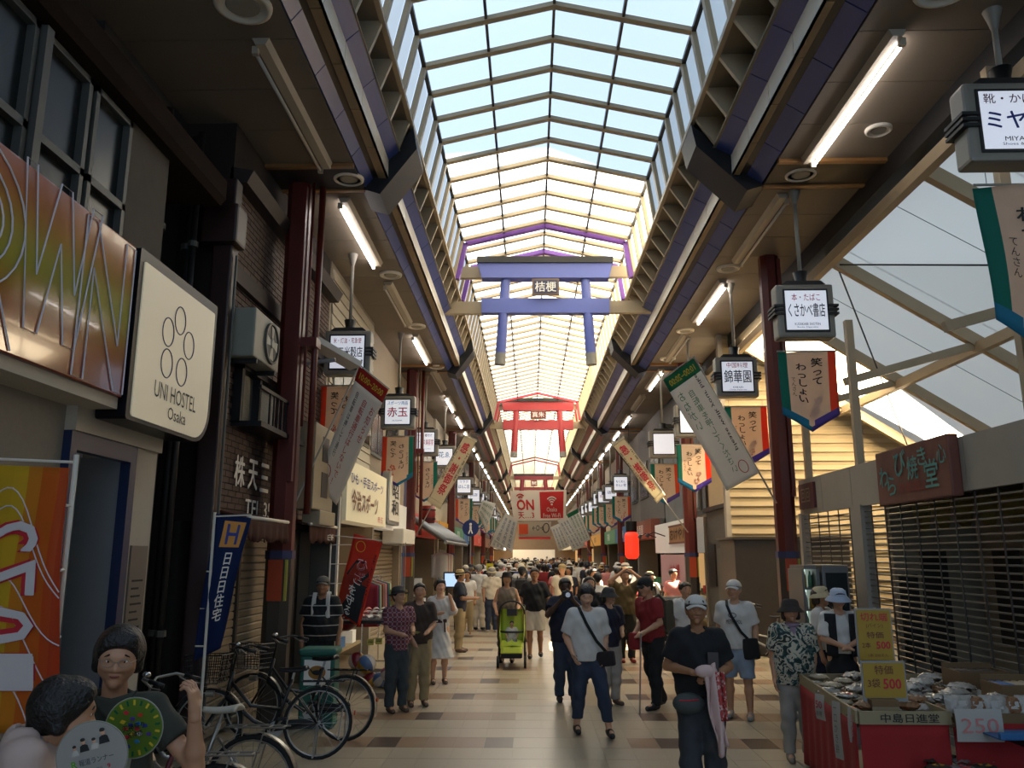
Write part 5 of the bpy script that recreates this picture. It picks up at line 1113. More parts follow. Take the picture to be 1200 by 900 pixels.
    if shoes:
        for a, fd in feet:
            z0 = a[2]-.085; g = [rc(a+V3((0, .01, -.035)), a+fd*.06+V3((0, 0, -.04)), .044, .043, .02), rc(a+fd*.05+V3((0, 0, -.045)), a+fd*.165+V3((0, 0, -.055)), .043, .034, .02)]
            part('shoe', net_mesh('shoe', [nets(g, min(res, .012), [((0, 0, z0), (0, 0, -1)), ((0, 0, z0+.1), (0, 0, 1))] if abs(fd[2]) < .1 else [])]), shoes, r)
    hm = None
    if hair:
        st, hc = hair; hm = HAIRM[hc]; fcut = (V3(hp(0, -.066, .05)), V3(HR @ Vector((0, -.78, -.62))))
        P = [rc(hp(0, .022, .04), hp(0, -.016, .046), .095, .088, .02, None, (fcut,))]
        if st in ('bob', 'long', 'full'):
            z = {'bob': -.07, 'full': -.03, 'long': -.22}[st]; b2 = (V3(hp(0, -.035, 0)), V3(HR @ Vector((0, -1, 0))))
            P += [rc(hp(.07, .02, .03), hp(.078, .02, z), .034, .03, .03, None, (b2,)), rc(hp(-.07, .02, .03), hp(-.078, .02, z), .034, .03, .03, None, (b2,)), rc(hp(0, .06, .02), hp(0, .07, z), .07, .055, .04)]
            if st == 'full': P += [rc(hp(0, .03, .055), hp(0, -.005, .06), .1, .09, .03, None, (fcut,)), rc(hp(-.045, -.062, .098), hp(.05, -.058, .1), .02, .024, .03), rc(hp(.02, -.08, .09), hp(-.06, -.055, .055), .014, .012, .02)]
        else: P += [rc(hp(0, .055, .02), hp(0, .06, -.035), .062, .045, .03), rc(hp(-.075, .02, .03), hp(-.08, .015, -.0), .018, .01, .02), rc(hp(.075, .02, .03), hp(.08, .015, -.0), .018, .01, .02), rc(hp(-.05, -.07, .075), hp(.05, -.07, .078), .018, .018, .02)]
        part('hair', net_mesh('hair', [nets(P, min(res, .012) if face < 2 else .008)]), hm, r)
    HM = Matrix.Translation(Vector(hp(0, 0, 0))) @ HR.to_4x4()
    if hat:
        st, ht = hat
        if st == 'cap':
            c_ = (V3(hp(0, 0, .05)), V3(HR @ Vector((0, -.1, -1)))); P = [rc(hp(0, .02, .044), hp(0, -.018, .05), .101, .094, .02, None, (c_,))]
            ho = part('cap', net_mesh('cap', [nets(P, min(res, .01))]), ht, r)
            g = MB().sheet(lambda u, v: ((u-.5)*.17*(1-.15*v*v), -.075-.085*v*(1-.55*(2*u-1)**2), .058-.02*v-.03*(2*u-1)**2), 10, 5, .006); b2 = part('visor', g, ht, ho, smooth=True); b2.matrix_local = HM
        else:
            R_, dr, ch = {'bucket': (.155, .055, .1), 'straw': (.18, .012, .11), 'wide': (.2, .03, .11), 'fedora': (.15, .01, .115)}[st]
            ho = part('hat', MB().lathe([(.0, .035+ch), (.06, .033+ch), (.09, .01+ch), (.103, .05), (.104, .046), (R_, .046-dr), (R_, .04-dr), (.1, .038)], 26), ht, r, smooth=True); ho.matrix_local = HM @ Matrix.Rotation(-.08, 4, 'X')
            if st in ('straw', 'fedora', 'wide'): part('hat_band', MB().lathe([(.1045, .05), (.107, .05), (.104, .078), (.1, .078)], 26), M('hat_band', '2a211c', .7), ho)
    if extras: extras(r, J, hp, HM)
    return r
def towel(mat, drop=.36):
    def f(r, J, hp, HM):
        for sd in (-1, 1):
            part('towel', MB().sheet(lambda u, v: (sd*(.065+.055*u+.01*v), (.07-.2*min(1, v*2.2)) if v < .45 else -.13-.01*math.sin(v*8+u*3), 1.47+.03*math.sin(min(v, .45)*7)-max(0, v-.3)*drop*1.4), 5, 14, .012), mat, r, smooth=True)
    return f
def strap_bag(smat, bmat, side=1, size=(.24, .09, .17)):
    """strap from one shoulder across the chest to a bag at the other hip"""
    def f(r, J, hp, HM):
        pts = [(side*.1, .1, 1.44), (side*.1, .0, 1.46), (side*.085, -.115, 1.4), (side*.03, -.165, 1.27), (-side*.08, -.18, 1.08), (-side*.2, -.14, .95)]
        bk_ = [(side*.1, .1, 1.44), (side*.04, .135, 1.3), (-side*.12, .14, 1.08), (-side*.21, .02, .95)]
        g = MB()
        for ps in (pts, bk_):
            for a, b in zip(ps[:-1], ps[1:]): g.beam(a, b, .035, .008, up=(0, -1, .2))
        part('strap', g, smat, r)
        bg = MB().cbox(-size[0]/2, size[0]/2, -size[1]/2, size[1]/2, -size[2]/2, size[2]/2, .03); o = part('bag', bg, bmat, r, auto=.8); o.location = (-side*.19, -.13, .87); o.rotation_euler = (0, side*.12, side*.5)
    return f
def backpack(mat):
    def f(r, J, hp, HM):
        o = part('backpack', MB().cbox(-.15, .15, .12, .28, .95, 1.42, .05), mat, r, auto=.8); part('pocket', MB().cbox(-.11, .11, .27, .32, .98, 1.2, .025), mat, o)
        for s in (-1, 1): part('shoulder_strap', MB().tube([(s*.1, .13, 1.4), (s*.105, .03, 1.485), (s*.11, -.1, 1.4), (s*.13, -.12, 1.22), (s*.16, .02, 1.05), (s*.13, .13, 1.0)], .018, 6), mat, r, smooth=True)
    return f
# ------------------------------------------------------------------ the people one can tell apart
def at(u, v): q = pz(u, v, 0); return (q.x, q.y, 0)
black = cloth('black', '121214'); white = cloth('white', 'c6c2ba'); navy = cloth('navy', '171b2c'); denim = cloth('denim', '2a3447', noise=.2); khaki = cloth('khaki', '8f7c58'); grey = cloth('grey', '54524f'); olive = cloth('olive', '5c4a26'); brown = cloth('brown', '3a2c22'); taupe = cloth('taupe', '77685a'); redc = cloth('red', '7e1a1e'); cream = cloth('cream', 'c9bea8'); pink = cloth('pinkish', 'b8a196'); greyd = cloth('darkgreen', '33352c'); lightgrey = cloth('lightgrey', '98938a'); pinkt = cloth('pinktowel', 'c9aca4'); bluec = cloth('blue', '3c5a96'); rosy = cloth('rose', 'c07a74'); capw = cloth('capwhite', 'c4bfb5'); straw = cloth('straw', 'a08a5c'); hatgrey = cloth('hatgrey', '3b3835'); hatblue = cloth('hatblue', 'aab4c4'); hatcream = cloth('hatcream', 'bfae88')
def plaid_mat():
    m, nt, n, L = nodes_mat('plaid'); b = n['Principled BSDF']; b.inputs['Roughness'].default_value = .85; tc = n.new('ShaderNodeTexCoord'); sx = n.new('ShaderNodeSeparateXYZ'); L.new(tc.outputs['Object'], sx.inputs[0]); outs = []
    for ax, fq in ((0, 16.), (2, 16.)):
        mu = n.new('ShaderNodeMath'); mu.operation = 'MULTIPLY'; mu.inputs[1].default_value = fq; L.new(sx.outputs[ax], mu.inputs[0]); fr = n.new('ShaderNodeMath'); fr.operation = 'FRACT'; L.new(mu.outputs[0], fr.inputs[0]); gt = n.new('ShaderNodeMath'); gt.operation = 'GREATER_THAN'; gt.inputs[1].default_value = .7; L.new(fr.outputs[0], gt.inputs[0]); outs.append(gt.outputs[0])
    ad = n.new('ShaderNodeMath'); ad.operation = 'ADD'; L.new(outs[0], ad.inputs[0]); L.new(outs[1], ad.inputs[1]); cr = n.new('ShaderNodeValToRGB'); cr.color_ramp.interpolation = 'CONSTANT'; dv = n.new('ShaderNodeMath'); dv.operation = 'MULTIPLY'; dv.inputs[1].default_value = .45; L.new(ad.outputs[0], dv.inputs[0]); L.new(dv.outputs[0], cr.inputs[0])
    e = cr.color_ramp.elements; e.new(.3); e[0].position = 0; e[0].color = (*lin('5e2730'), 1); e[1].position = .3; e[1].color = (*lin('8d6a6c'), 1); e[2].position = .7; e[2].color = (*lin('2a2440'), 1); L.new(cr.outputs[0], b.inputs['Base Color']); return m
def floral_mat():
    m, nt, n, L = nodes_mat('floral'); b = n['Principled BSDF']; b.inputs['Roughness'].default_value = .85; tc = n.new('ShaderNodeTexCoord'); vo = n.new('ShaderNodeTexNoise'); vo.inputs['Scale'].default_value = 11; vo.inputs['Detail'].default_value = 2; vo.inputs['Distortion'].default_value = 1.5; L.new(tc.outputs['Object'], vo.inputs['Vector']); cr = n.new('ShaderNodeValToRGB'); cr.color_ramp.interpolation = 'CONSTANT'; L.new(vo.outputs['Fac'], cr.inputs[0]); e = cr.color_ramp.elements; e.new(.44); e.new(.5)
    for q, (p_, c) in zip(e, ((0, '20302e'), (.42, '3f5a55'), (.48, 'b5ad98'), (.62, '222a26'))): q.position = p_; q.color = (*lin(c), 1)
    L.new(cr.outputs[0], b.inputs['Base Color']); return m
plaid_mat(); floral_mat()
m, nt, n, L = nodes_mat('red_dots'); tc = n.new('ShaderNodeTexCoord'); vo = n.new('ShaderNodeTexVoronoi'); vo.inputs['Scale'].default_value = 42; L.new(tc.outputs['Object'], vo.inputs['Vector']); cr = n.new('ShaderNodeValToRGB'); cr.color_ramp.interpolation = 'CONSTANT'; L.new(vo.outputs['Distance'], cr.inputs[0]); cr.color_ramp.elements[0].color = (*lin('c9a8a0'), 1); cr.color_ramp.elements[1].position = .42; cr.color_ramp.elements[1].color = (*lin('a83634'), 1); L.new(cr.outputs[0], n['Principled BSDF'].inputs['Base Color'])
ramp_mat('black_stripes', 'Z', [(0, '101012'), (.9, 'a8a49c')], .85, freq=7.5)
walk1 = dict(kL=(.09, -.13, .5), aL=(.09, -.2, .1), kR=(-.09, .02, .49), aR=(-.09, .3, .2), fR=(0, -.85, -.5))
# woman with glasses and man in pale shirt at the left front
def near_woman(r, J, hp, HM):
    g = M('glasses', '9a958c', .3, metal=.6)
    for sd in (-1, 1):
        o = part('glasses_rim', MB().tube([(.024*math.cos(t), 0, .017*math.sin(t)) for t in np.linspace(0, 6.283, 20, False)], .0016, 5, closed=True), g, r); o.matrix_local = HM @ Matrix.Translation((.033*sd, -.108, .008))
        o = part('glasses_temple', MB().tube([(.057*sd, -.105, .01), (.085*sd, -.02, .012), (.088*sd, .01, .0)], .0016, 5), g, r); o.matrix_local = HM
    o = part('glasses_bridge', MB().tube([(-.009, -.109, .01), (0, -.112, .013), (.009, -.109, .01)], .0016, 5), g, r); o.matrix_local = HM
    part('collar', MB().sheet(lambda u, v: ((u-.5)*.2, -.055-.065*math.cos((u-.5)*3.1)-.02*v, 1.44-.09*v*abs(1-2*abs(u-.5))+.02*abs(u-.5)*2), 12, 4, .006), greyd, r, smooth=True)
W_POS = (-1.765, 3.62)
person((W_POS[0], W_POS[1], 0), .38, 1.62, 'woman with thin glasses and dark green top raising her hand', 1,
       dict(eL=(.36, -.1, 1.13), wL=(.34, -.18, 1.37), eR=(-.24, -.06, 1.12), wR=(-.05, -.3, 1.06), head=(.0, .08, .06), hand={'L': dict(d=(-.12, .0, 1), n=(-.55, .3, .1), curl=.62), 'R': dict(d=(.8, -.5, .1), n=(0, .3, .9), curl=.9)}),
       (greyd, .55, .8, .012), (navy, 'trousers', .07, .02), hair=('full', 0), res=.012, face=2, hands=2, extras=near_woman, wide=1.02)
person((py(38, 830, 3.05).x, 3.05, 0), 2.05, 1.58, 'man with thick dark hair and pale pinkish shirt turned towards the woman with glasses', 1,
       dict(eL=(.23, -.03, 1.12), wL=(.16, -.22, .98), eR=(-.23, -.03, 1.12), wR=(-.1, -.25, 1.0), head=(.1, .1, 0), neck=(0, -.1, -.1), hand={'R': dict(d=(.5, -.7, .2), n=(.3, 0, .9), curl=.9)}), (pink, .6, .8, .014), (grey, 'trousers', .07, .02), hair=('full', 0), res=.012, face=2, hands=1)
# man in black tee with the pink cloth
def cloth_man(r, J, hp, HM):
    part('waist_pouch', MB().ell((-.11, -.15, .84), (.135, .075, .09), 20, 12), M('pouch', '3d423f', .7, noise=.1), r, auto=.8); part('pouch_zip', MB().tube([(-.19, -.205, .87), (-.11, -.222, .875), (-.03, -.205, .88)], .006, 5), 'letter_red', r); part('belt', MB().lathe([(.185, .9), (.19, .9), (.19, .935), (.185, .935)], 24, closed=True), 'cl_black', r).scale = (1.02, .82, 1)
    part('paper_fan', MB().cbox(.06, .15, -.19, -.18, 1.0, 1.26, .004), M('dull_card', '3d3432', .6), r)
ro = person(at(826, 945), -.1, 1.6, 'man in white cap and black t-shirt holding a pink cloth with grey waist pouch', 2, dict(eL=(.26, .03, 1.12), wL=(.09, -.22, 1.06), eR=(-.27, .02, 1.12), wR=(-.06, -.24, 1.1), kL=(.1, -.05, .48), aL=(.11, .06, .085), kR=(-.1, -.03, .48), aR=(-.11, -.12, .085), head=(-.05, -.05, 0), hand={'L': dict(d=(-.9, -.3, 0), n=(0, .2, -1), curl=.9), 'R': dict(d=(.9, -.2, .0), n=(0, .3, -1), curl=.8)}),
       (black, .75, .88, .022), (M('cl_jeansgrey', '33363a', .85, noise=.2, nscale=14), 'trousers', .07, .03), 'shoe_black', ('short', 0), ('cap', capw), .012, 2, 1, 1.12, .02, extras=cloth_man)
ct = root('pink_cloth', wm(ro) @ Vector((.05, -.27, 1.12)), label='crumpled pink and red patterned cloth hanging from the hands of the man in black', cat='cloth')
def drape(u, v):
    w = .1+.03*math.sin(v*3); x = (u-.5)*w*(1.0-.25*v)+.09*v; return (x+.01*math.sin(9*v+4*u), -.02-.03*math.sin(u*9+v*4), .03-.62*v-.04*math.sin(u*5))
part('fold', MB().sheet(drape, 12, 20, .01), pinkt, ct, smooth=True); part('fold', MB().sheet(lambda u, v: (.08+(u-.5)*.07*(1-.3*v)+.02*v, -.045-.02*math.sin(u*8), .0-.36*v), 8, 12, .008), 'red_dots', ct, smooth=True); part('bunch', MB().ell((-.02, -.02, .0), (.09, .05, .05)), pinkt, ct, smooth=True)
# young man in white tee, walking
person(at(690, 862), .1, 1.6, 'young man in white t-shirt and rolled jeans walking with a dark crossbody bag', 0, dict(kL=(.15, -.14, .5), aL=(.22, -.12, .1), kR=(-.1, .0, .49), aR=(-.12, .14, .1), eR=(-.25, .04, 1.12), wR=(-.19, -.14, .92), eL=(.23, .05, 1.12), wL=(.19, -.06, .9), head=(-.1, .32, 0)), (white, .9, .84, .022), (denim, 'trousers', .17, .012), 'shoe_black', ('full', 0), None, .013, 1, 1, extras=strap_bag(cloth('strapblack', '0f0f10'), cloth('bagdark', '1c1618'), side=-1))
# dark man taking a photograph
def camera_hands(r, J, hp, HM):
    o = part('held_camera', MB().cbox(-.07, .07, -.36, -.3, 1.44, 1.54, .012), 'black', r); part('camera_lens', MB().tube([(0, -.36, 1.49), (0, -.42, 1.49)], .035, 14), 'chrome', o)
person(at(664, 822), .05, 1.62, 'dark skinned person in navy top and jeans raising a camera to the eye', 3, dict(eL=(.27, -.16, 1.2), wL=(.07, -.3, 1.43), eR=(-.27, -.16, 1.2), wR=(-.07, -.3, 1.43), head=(0, .05, 0), hand={'L': dict(d=(-.3, -.2, 1), n=(-1, 0, 0), curl=.7), 'R': dict(d=(.3, -.2, 1), n=(1, 0, 0), curl=.7)}), (navy, .6, .82, .03), (denim, 'trousers', .07, .02), 'shoe_black', ('short', 0), None, .014, 1, 0, 1.15, .03, extras=camera_hands)
person(at(716, 826), .5, 1.5, 'older woman in dark bucket hat and navy print blouse with pale grey trousers', 1, dict(eR=(-.2, -.02, 1.12), wR=(-.16, -.1, .9), eL=(.2, -.03, 1.13), wL=(.1, -.2, 1.05), head=(.2, .1, 0)), (navy, .9, .84, .02), (lightgrey, 'trousers', .07, .025), 'shoe_brown', ('bob', 0), ('bucket', hatgrey), .015)
person(at(735, 776), .15, 1.66, 'man in olive t-shirt with both arms raised holding a phone up', 1, dict(eL=(.33, -.12, 1.5), wL=(.1, -.22, 1.66), eR=(-.33, -.12, 1.5), wR=(-.12, -.2, 1.66), head=(0, 0, 0)), (olive, .75, .88, .03), (M('cl_dkolive', '2a261c', .85), 'trousers', .07, .02), M('shoe_red', '7c1d1a', .6), ('short', 0), None, .016, 1, 0, 1.08, .02)
def red_man(r, J, hp, HM):
    backpack(cloth('packolive', '4a4434'))(r, J, hp, HM); part('walking_cane', MB().tube([(.2, -.36, .98), (.2, -.38, 1.0), (.2, -.44, .0)], .011, 8), 'grey_steel', r)
    part('red_bag', MB().cbox(-.02, .12, -.42, -.3, .78, 1.0, .03), redc, r, auto=.8)
person(at(768, 830), -1.0, 1.64, 'man in red shirt and black cap with a backpack leaning on a cane', 1, dict(eL=(.2, -.04, 1.12), wL=(.16, -.3, 1.0), eR=(-.2, -.02, 1.12), wR=(-.14, -.22, .95), kR=(-.09, .02, .48), aR=(-.1, .22, .095), kL=(.09, -.06, .48), aL=(.1, -.06, .085), lean=(0, -.06), head=(-.1, .25, 0)), (redc, .75, .86, .02), (black, 'trousers', .06, .02), 'shoe_black', ('short', 0), ('cap', black), .014, 1, 0, 1., extras=red_man)
def tee_print(r, J, hp, HM):
    strap_bag(cloth('strapblack', '0f0f10'), black, side=-1, size=(.2, .1, .26))(r, J, hp, HM); letter('METROPOL', .2, .05, 'ink', r, loc=(0, -.155, 1.2)); part('chest_mark', MB().tube([(.05*math.cos(t)-.02, -.152, 1.28+.03*math.sin(t)) for t in np.linspace(0, 6.283, 14, False)], .004, 4, closed=True), 'ink', r)
person(at(868, 842), -.35, 1.62, 'man in white cap and white printed t-shirt with pale blue shorts standing on the right', 1, dict(eR=(-.22, .05, 1.12), wR=(-.21, -.02, .88), eL=(.24, .04, 1.12), wL=(.24, -.05, .88), aL=(.13, -.02, .085), kL=(.12, -.03, .48), aR=(-.13, .1, .085), kR=(-.12, .02, .48), head=(-.15, 0, 0)), (white, .8, .86, .025), (M('cl_paleblue', '8794a2', .85, noise=.08, nscale=14), 'shorts', .5, .03), M('shoe_greywhite', '8d8a84', .6), ('short', 2), ('cap', capw), .013, 1, 1, extras=tee_print)
def scarf(r, J, hp, HM):
    part('scarf', MB().lathe([(.068, 1.42), (.085, 1.41), (.09, 1.44), (.07, 1.465)], 18, closed=True), cloth('scarf', '8a7280'), r, smooth=True); part('scarf_end', MB().sheet(lambda u, v: (-.03+.06*u, -.115-.03*v+.008*math.sin(u*9), 1.42-.45*v), 5, 12, .008), 'cl_scarf', r, smooth=True)
person(at(938, 892), -.15, 1.5, 'older woman in floral shirt, lilac scarf and brown hat beside the red stall', 1, dict(eR=(-.22, .03, 1.1), wR=(-.22, -.02, .86), eL=(.22, .05, 1.1), wL=(.2, .06, .88), head=(.05, .0, 0)), ('floral', .8, .8, .03), (lightgrey, 'trousers', .08, .015), M('shoe_beige', '7d7264', .6), ('bob', 1), ('bucket', cloth('hatbrown', '2f2721')), .013, 1, 1, 1.08, .02, extras=scarf)
person(at(994, 862), -.1, 1.56, 'woman in pale blue sun hat, white blouse and black vest behind the snack stall', 1, dict(eL=(.22, -.05, 1.12), wL=(.05, -.2, 1.05), eR=(-.22, -.05, 1.12), wR=(-.04, -.2, 1.05), head=(.1, .2, 0)), (white, .9, .95, .015), (black, 'skirt', .35, .03), 'shoe_black', ('bob', 1), ('bucket', hatblue), .014, extras=lambda r, J, hp, HM: [part('vest', MB().sheet(lambda u, v: (sd*(.075+.12*u), -.14+.06*u-.01*v, 1.42-.5*v), 5, 8, .012), black, r, smooth=True) for sd in (-1, 1)])
person(at(973, 850), .9, 1.56, 'woman in cream hat and white blouse standing behind the woman in pale blue hat', 1, None, (white, .9, .88, .02), (navy, 'trousers', .07, .02), 'shoe_black', ('bob', 1), ('bucket', hatcream), .015)
# vendor with towel; trio on the left
person(at(372, 826), .1, 1.64, 'vendor in black shirt with white stripes, cap and white towel round the neck', 2, dict(eL=(.26, .03, 1.1), wL=(.25, -.03, .86), eR=(-.26, .03, 1.1), wR=(-.25, -.03, .86)), ('black_stripes', .7, .84, .03), (black, 'trousers', .07, .02), 'shoe_black', ('short', 0), ('cap', cloth('capgrey', '5c5850')), .014, 1, 0, 1.2, .04, extras=towel(white))
def leaflet(r, J, hp, HM): part('leaflet', MB().sheet(lambda u, v: (.06+.12*u, -.28-.1*v, 1.08+.03*v+.01*math.sin(u*4)), 4, 4, .003), M('leaflet_green', '9aa05c', .6), r)
person(at(464, 834), .55, 1.52, 'man in plaid shirt and dark brimmed hat holding a green leaflet', 1, dict(eL=(.2, -.05, 1.13), wL=(.12, -.26, 1.1), eR=(-.2, -.03, 1.12), wR=(-.08, -.22, 1.08), head=(.35, -.1, 0)), ('plaid', .7, .84, .02), (M('cl_slate', '343a3c', .85), 'trousers', .07, .02), 'shoe_brown', ('short', 0), ('fedora', hatgrey), .014, extras=leaflet)
person(at(489, 827), .3, 1.56, 'man in dark brown t-shirt and khaki trousers standing beside the plaid shirt man', 1, dict(eL=(.21, -.03, 1.12), wL=(.1, -.22, 1.05), eR=(-.21, 0, 1.12), wR=(-.12, -.18, .92), head=(-.1, -.12, 0)), (brown, .8, .86, .02), (khaki, 'trousers', .07, .02), 'shoe_brown', ('short', 0), None, .014, 1, 0, 1.06)
def dress_belt(r, J, hp, HM): part('sash', MB().lathe([(.135, 1.0), (.14, 1.0), (.138, 1.06), (.132, 1.06)], 22, closed=True), cloth('sash', '3a1a1a'), r).scale = (1.12, .9, 1); part('sash_end', MB().beam((.06, -.15, 1.03), (.07, -.17, .85), .025, .008), 'cl_sash', r)
person(at(514, 801), .25, 1.55, 'young woman in white dress with dark red sash raising one hand', 0, dict(eL=(.24, -.06, 1.15), wL=(.16, -.2, 1.38), eR=(-.2, -.03, 1.12), wR=(-.06, -.24, 1.16), head=(.1, -.1, 0)), None, None, M('sandal', '6a5444', .6), ('full', 0), None, .014, dress=(white, .42, .24), extras=dress_belt)
person(at(538, 764), 1.5, 1.62, 'man in straw hat, dark shirt and khaki trousers facing the shop', 2, dict(eL=(.2, -.08, 1.12), wL=(.13, -.3, 1.12), eR=(-.2, -.08, 1.12), wR=(-.13, -.3, 1.12)), (navy, .8, .84, .03), (khaki, 'trousers', .07, .025), 'shoe_brown', ('short', 0), ('fedora', straw), .018)
person(at(561, 738), 2.9, 1.68, 'man in white shirt and white trousers seen from behind', 1, None, (white, .8, .95, .02), (cream, 'trousers', .07, .025), 'shoe_black', ('short', 2), None, .02)
person(at(576, 741), 3.3, 1.62, 'person in cream t-shirt and dark jeans seen from behind', 1, dict(eL=(.24, .03, 1.12), wL=(.22, .02, .9)), (cream, .8, .86, .025), (denim, 'trousers', .07, .02), 'shoe_white', ('bob', 2), ('bucket', hatcream), .02)
person(at(594, 776), .0, 1.6, 'woman in black hat and sleeveless taupe top pushing the lime green stroller', 1, dict(eL=(.25, -.0, 1.12), wL=(.2, -.28, .98), eR=(-.25, -.0, 1.12), wR=(-.2, -.28, .98)), (taupe, 0, .8, .012), (M('cl_maroonbrown', '4a3430', .85), 'trousers', .07, .03), 'shoe_black', ('long', 0), ('fedora', black), .016)
person(at(627, 771), .02, 1.68, 'man in black polo shirt and white shorts walking beside the stroller', 2, dict(eL=(.27, .0, 1.12), wL=(.27, -.04, .88), eR=(-.27, .0, 1.12), wR=(-.27, -.08, .89), kL=(.1, -.03, .48), aL=(.11, .08, .11), kR=(-.1, -.03, .48), aR=(-.1, -.05, .085)), (black, .85, .88, .025), (cream, 'shorts', .52, .04), 'shoe_black', ('short', 0), None, .016, 1, 0, 1.15, .01)
person(at(612, 752), 3.1, 1.66, 'man in grey shirt with black backpack walking away', 1, None, (grey, .7, .86, .03), (khaki, 'trousers', .07, .02), 'shoe_brown', ('short', 0), ('cap', black), .02, extras=backpack(black))
person(at(764, 778), .5, 1.62, 'woman with white towel over the shoulders and hair tied back by the stall sign', 1, None, (brown, .5, .86, .02), (black, 'trousers', .07, .02), 'shoe_black', ('short', 0), None, .018, extras=towel(cream))
person(at(808, 815), .3, 1.55, 'person in white shirt half hidden behind the man in black t-shirt', 1, None, (white, .8, .86, .03), (M('cl_mauve', '5c4a48', .85), 'trousers', .07, .02), 'shoe_white', ('short', 0), None, .018)
person(at(693, 800), .1, 1.6, 'woman in dark top behind the young man in white', 1, None, (black, .8, .86, .02), (navy, 'trousers', .07, .02), 'shoe_black', ('bob', 0), None, .018)
person(at(702, 772), 3.2, 1.6, 'person in white shirt seen from behind among the crowd near the lantern', 1, None, (white, .8, .86, .02), (grey, 'trousers', .07, .02), 'shoe_black', ('short', 0), None, .02)
# ------------------------------------------------------------------ the crowd: a few figures copied with their own clothes
PROTO = []
for i, (po, ha, ht, bt) in enumerate(((None, ('short', 0), None, 'trousers'), (dict(kL=(.09, -.08, .48), aL=(.09, -.12, .085), aR=(-.09, .2, .12)), ('bob', 0), None, 'trousers'), (dict(eL=(.23, -.05, 1.12), wL=(.15, -.2, 1.0)), ('short', 0), 'bucket', 'trousers'), (None, ('bob', 1), 'straw', 'skirt'), (None, ('short', 2), 'cap', 'shorts'))):
    o = person((0, 0, 0), 0, 1.62, 'x', 1, po, (white, .7, .86, .025), (grey, bt, .5 if bt == 'shorts' else .45 if bt == 'skirt' else .07, .02), None, ha, (ht, straw) if ht else None, .034, 0); PROTO.append(o)
TOPS = [('white', white), ('black', black), ('navy', navy), ('pink', rosy), ('cream', cream), ('blue', bluec), ('grey', lightgrey), ('red', redc)]
rn = random.Random(11); used = set()
spots = []
for row, (y, n_, x0, x1) in enumerate(((18.6, 3, 1.9, 3.4), (20.2, 4, -.5, 2.8), (21.8, 4, -2.3, 2.9), (23.5, 6, -2.4, 3.0), (25.3, 6, -2.4, 3.1), (27, 7, -2.4, 3.1), (29, 7, -2.4, 3.1), (31, 8, -2.5, 3.1), (33.2, 8, -2.5, 3.2), (35.6, 8, -2.5, 3.2), (38.2, 9, -2.5, 3.3), (41, 9, -2.5, 3.3), (44.5, 9, -2.5, 3.3), (48, 9, -2.5, 3.3), (53, 9, -2.5, 3.3), (59, 9, -2.5, 3.3), (66, 9, -2.5, 3.3), (75, 9, -2.5, 3.3), (86, 9, -2.5, 3.3))):
    for i in range(n_):
        sx_, sy_ = x0+(x1-x0)*(i+.5)/n_+rn.uniform(-.1, .1), y+rn.uniform(-.55, .55)
        while any(abs(a-sx_) < .62 and abs(b-sy_) < .5 for a, b in spots): sy_ += .3
        spots.append((sx_, sy_))
hatn = ['', '', 'bucket hat', 'straw hat', 'cap']
for i, (x, y) in enumerate(spots):
    k = rn.choice((0, 0, 1, 1, 2, 3, 4)); o = PROTO[k]
    if o.name in used: o = copy_tree(o)
    else: used.add(o.name)
    tn, tmat = rn.choice(TOPS+[TOPS[0]]*3); bn, bmat = rn.choice((('dark', black), ('blue', denim), ('khaki', khaki), ('grey', grey))); away = rn.random() < .55
    o.location = (x, y, 0); o.rotation_euler = (0, 0, (math.pi if away else 0)+rn.uniform(-.5, .5)); q = rn.uniform(1.5, 1.74)/1.7; o.scale = (q, q, q)
    cl = 'near' if y < 26 else 'middle' if y < 45 else 'far'
    o['label'] = 'person in %s top and %s %s %s in the %s' % (tn, bn, ('trousers', 'trousers', 'trousers', 'skirt', 'shorts')[k], ('with '+hatn[k]) if hatn[k] else ('with dark hair' if k < 2 else ''), {'near': 'front of the crowd', 'middle': 'middle of the crowd', 'far': 'distant crowd'}[cl])
    o['label'] = ' '.join(o['label'].split()); o['group'] = 'crowd in the arcade'
    for ch in o.children:
        nm = ch.name.split('.')[0]; mt = tmat if nm == 'shirt' else bmat if nm in ('trousers', 'skirt', 'shorts') else rn.choice((SKIN[0], SKIN[1], SKIN[2])) if nm == 'body' else rn.choice((straw, cream, white, navy)) if nm in ('hat', 'cap') else None
        if mt: ch.material_slots[0].link = 'OBJECT'; ch.material_slots[0].material = mt
print('people done', round(time.time()-T0, 1))
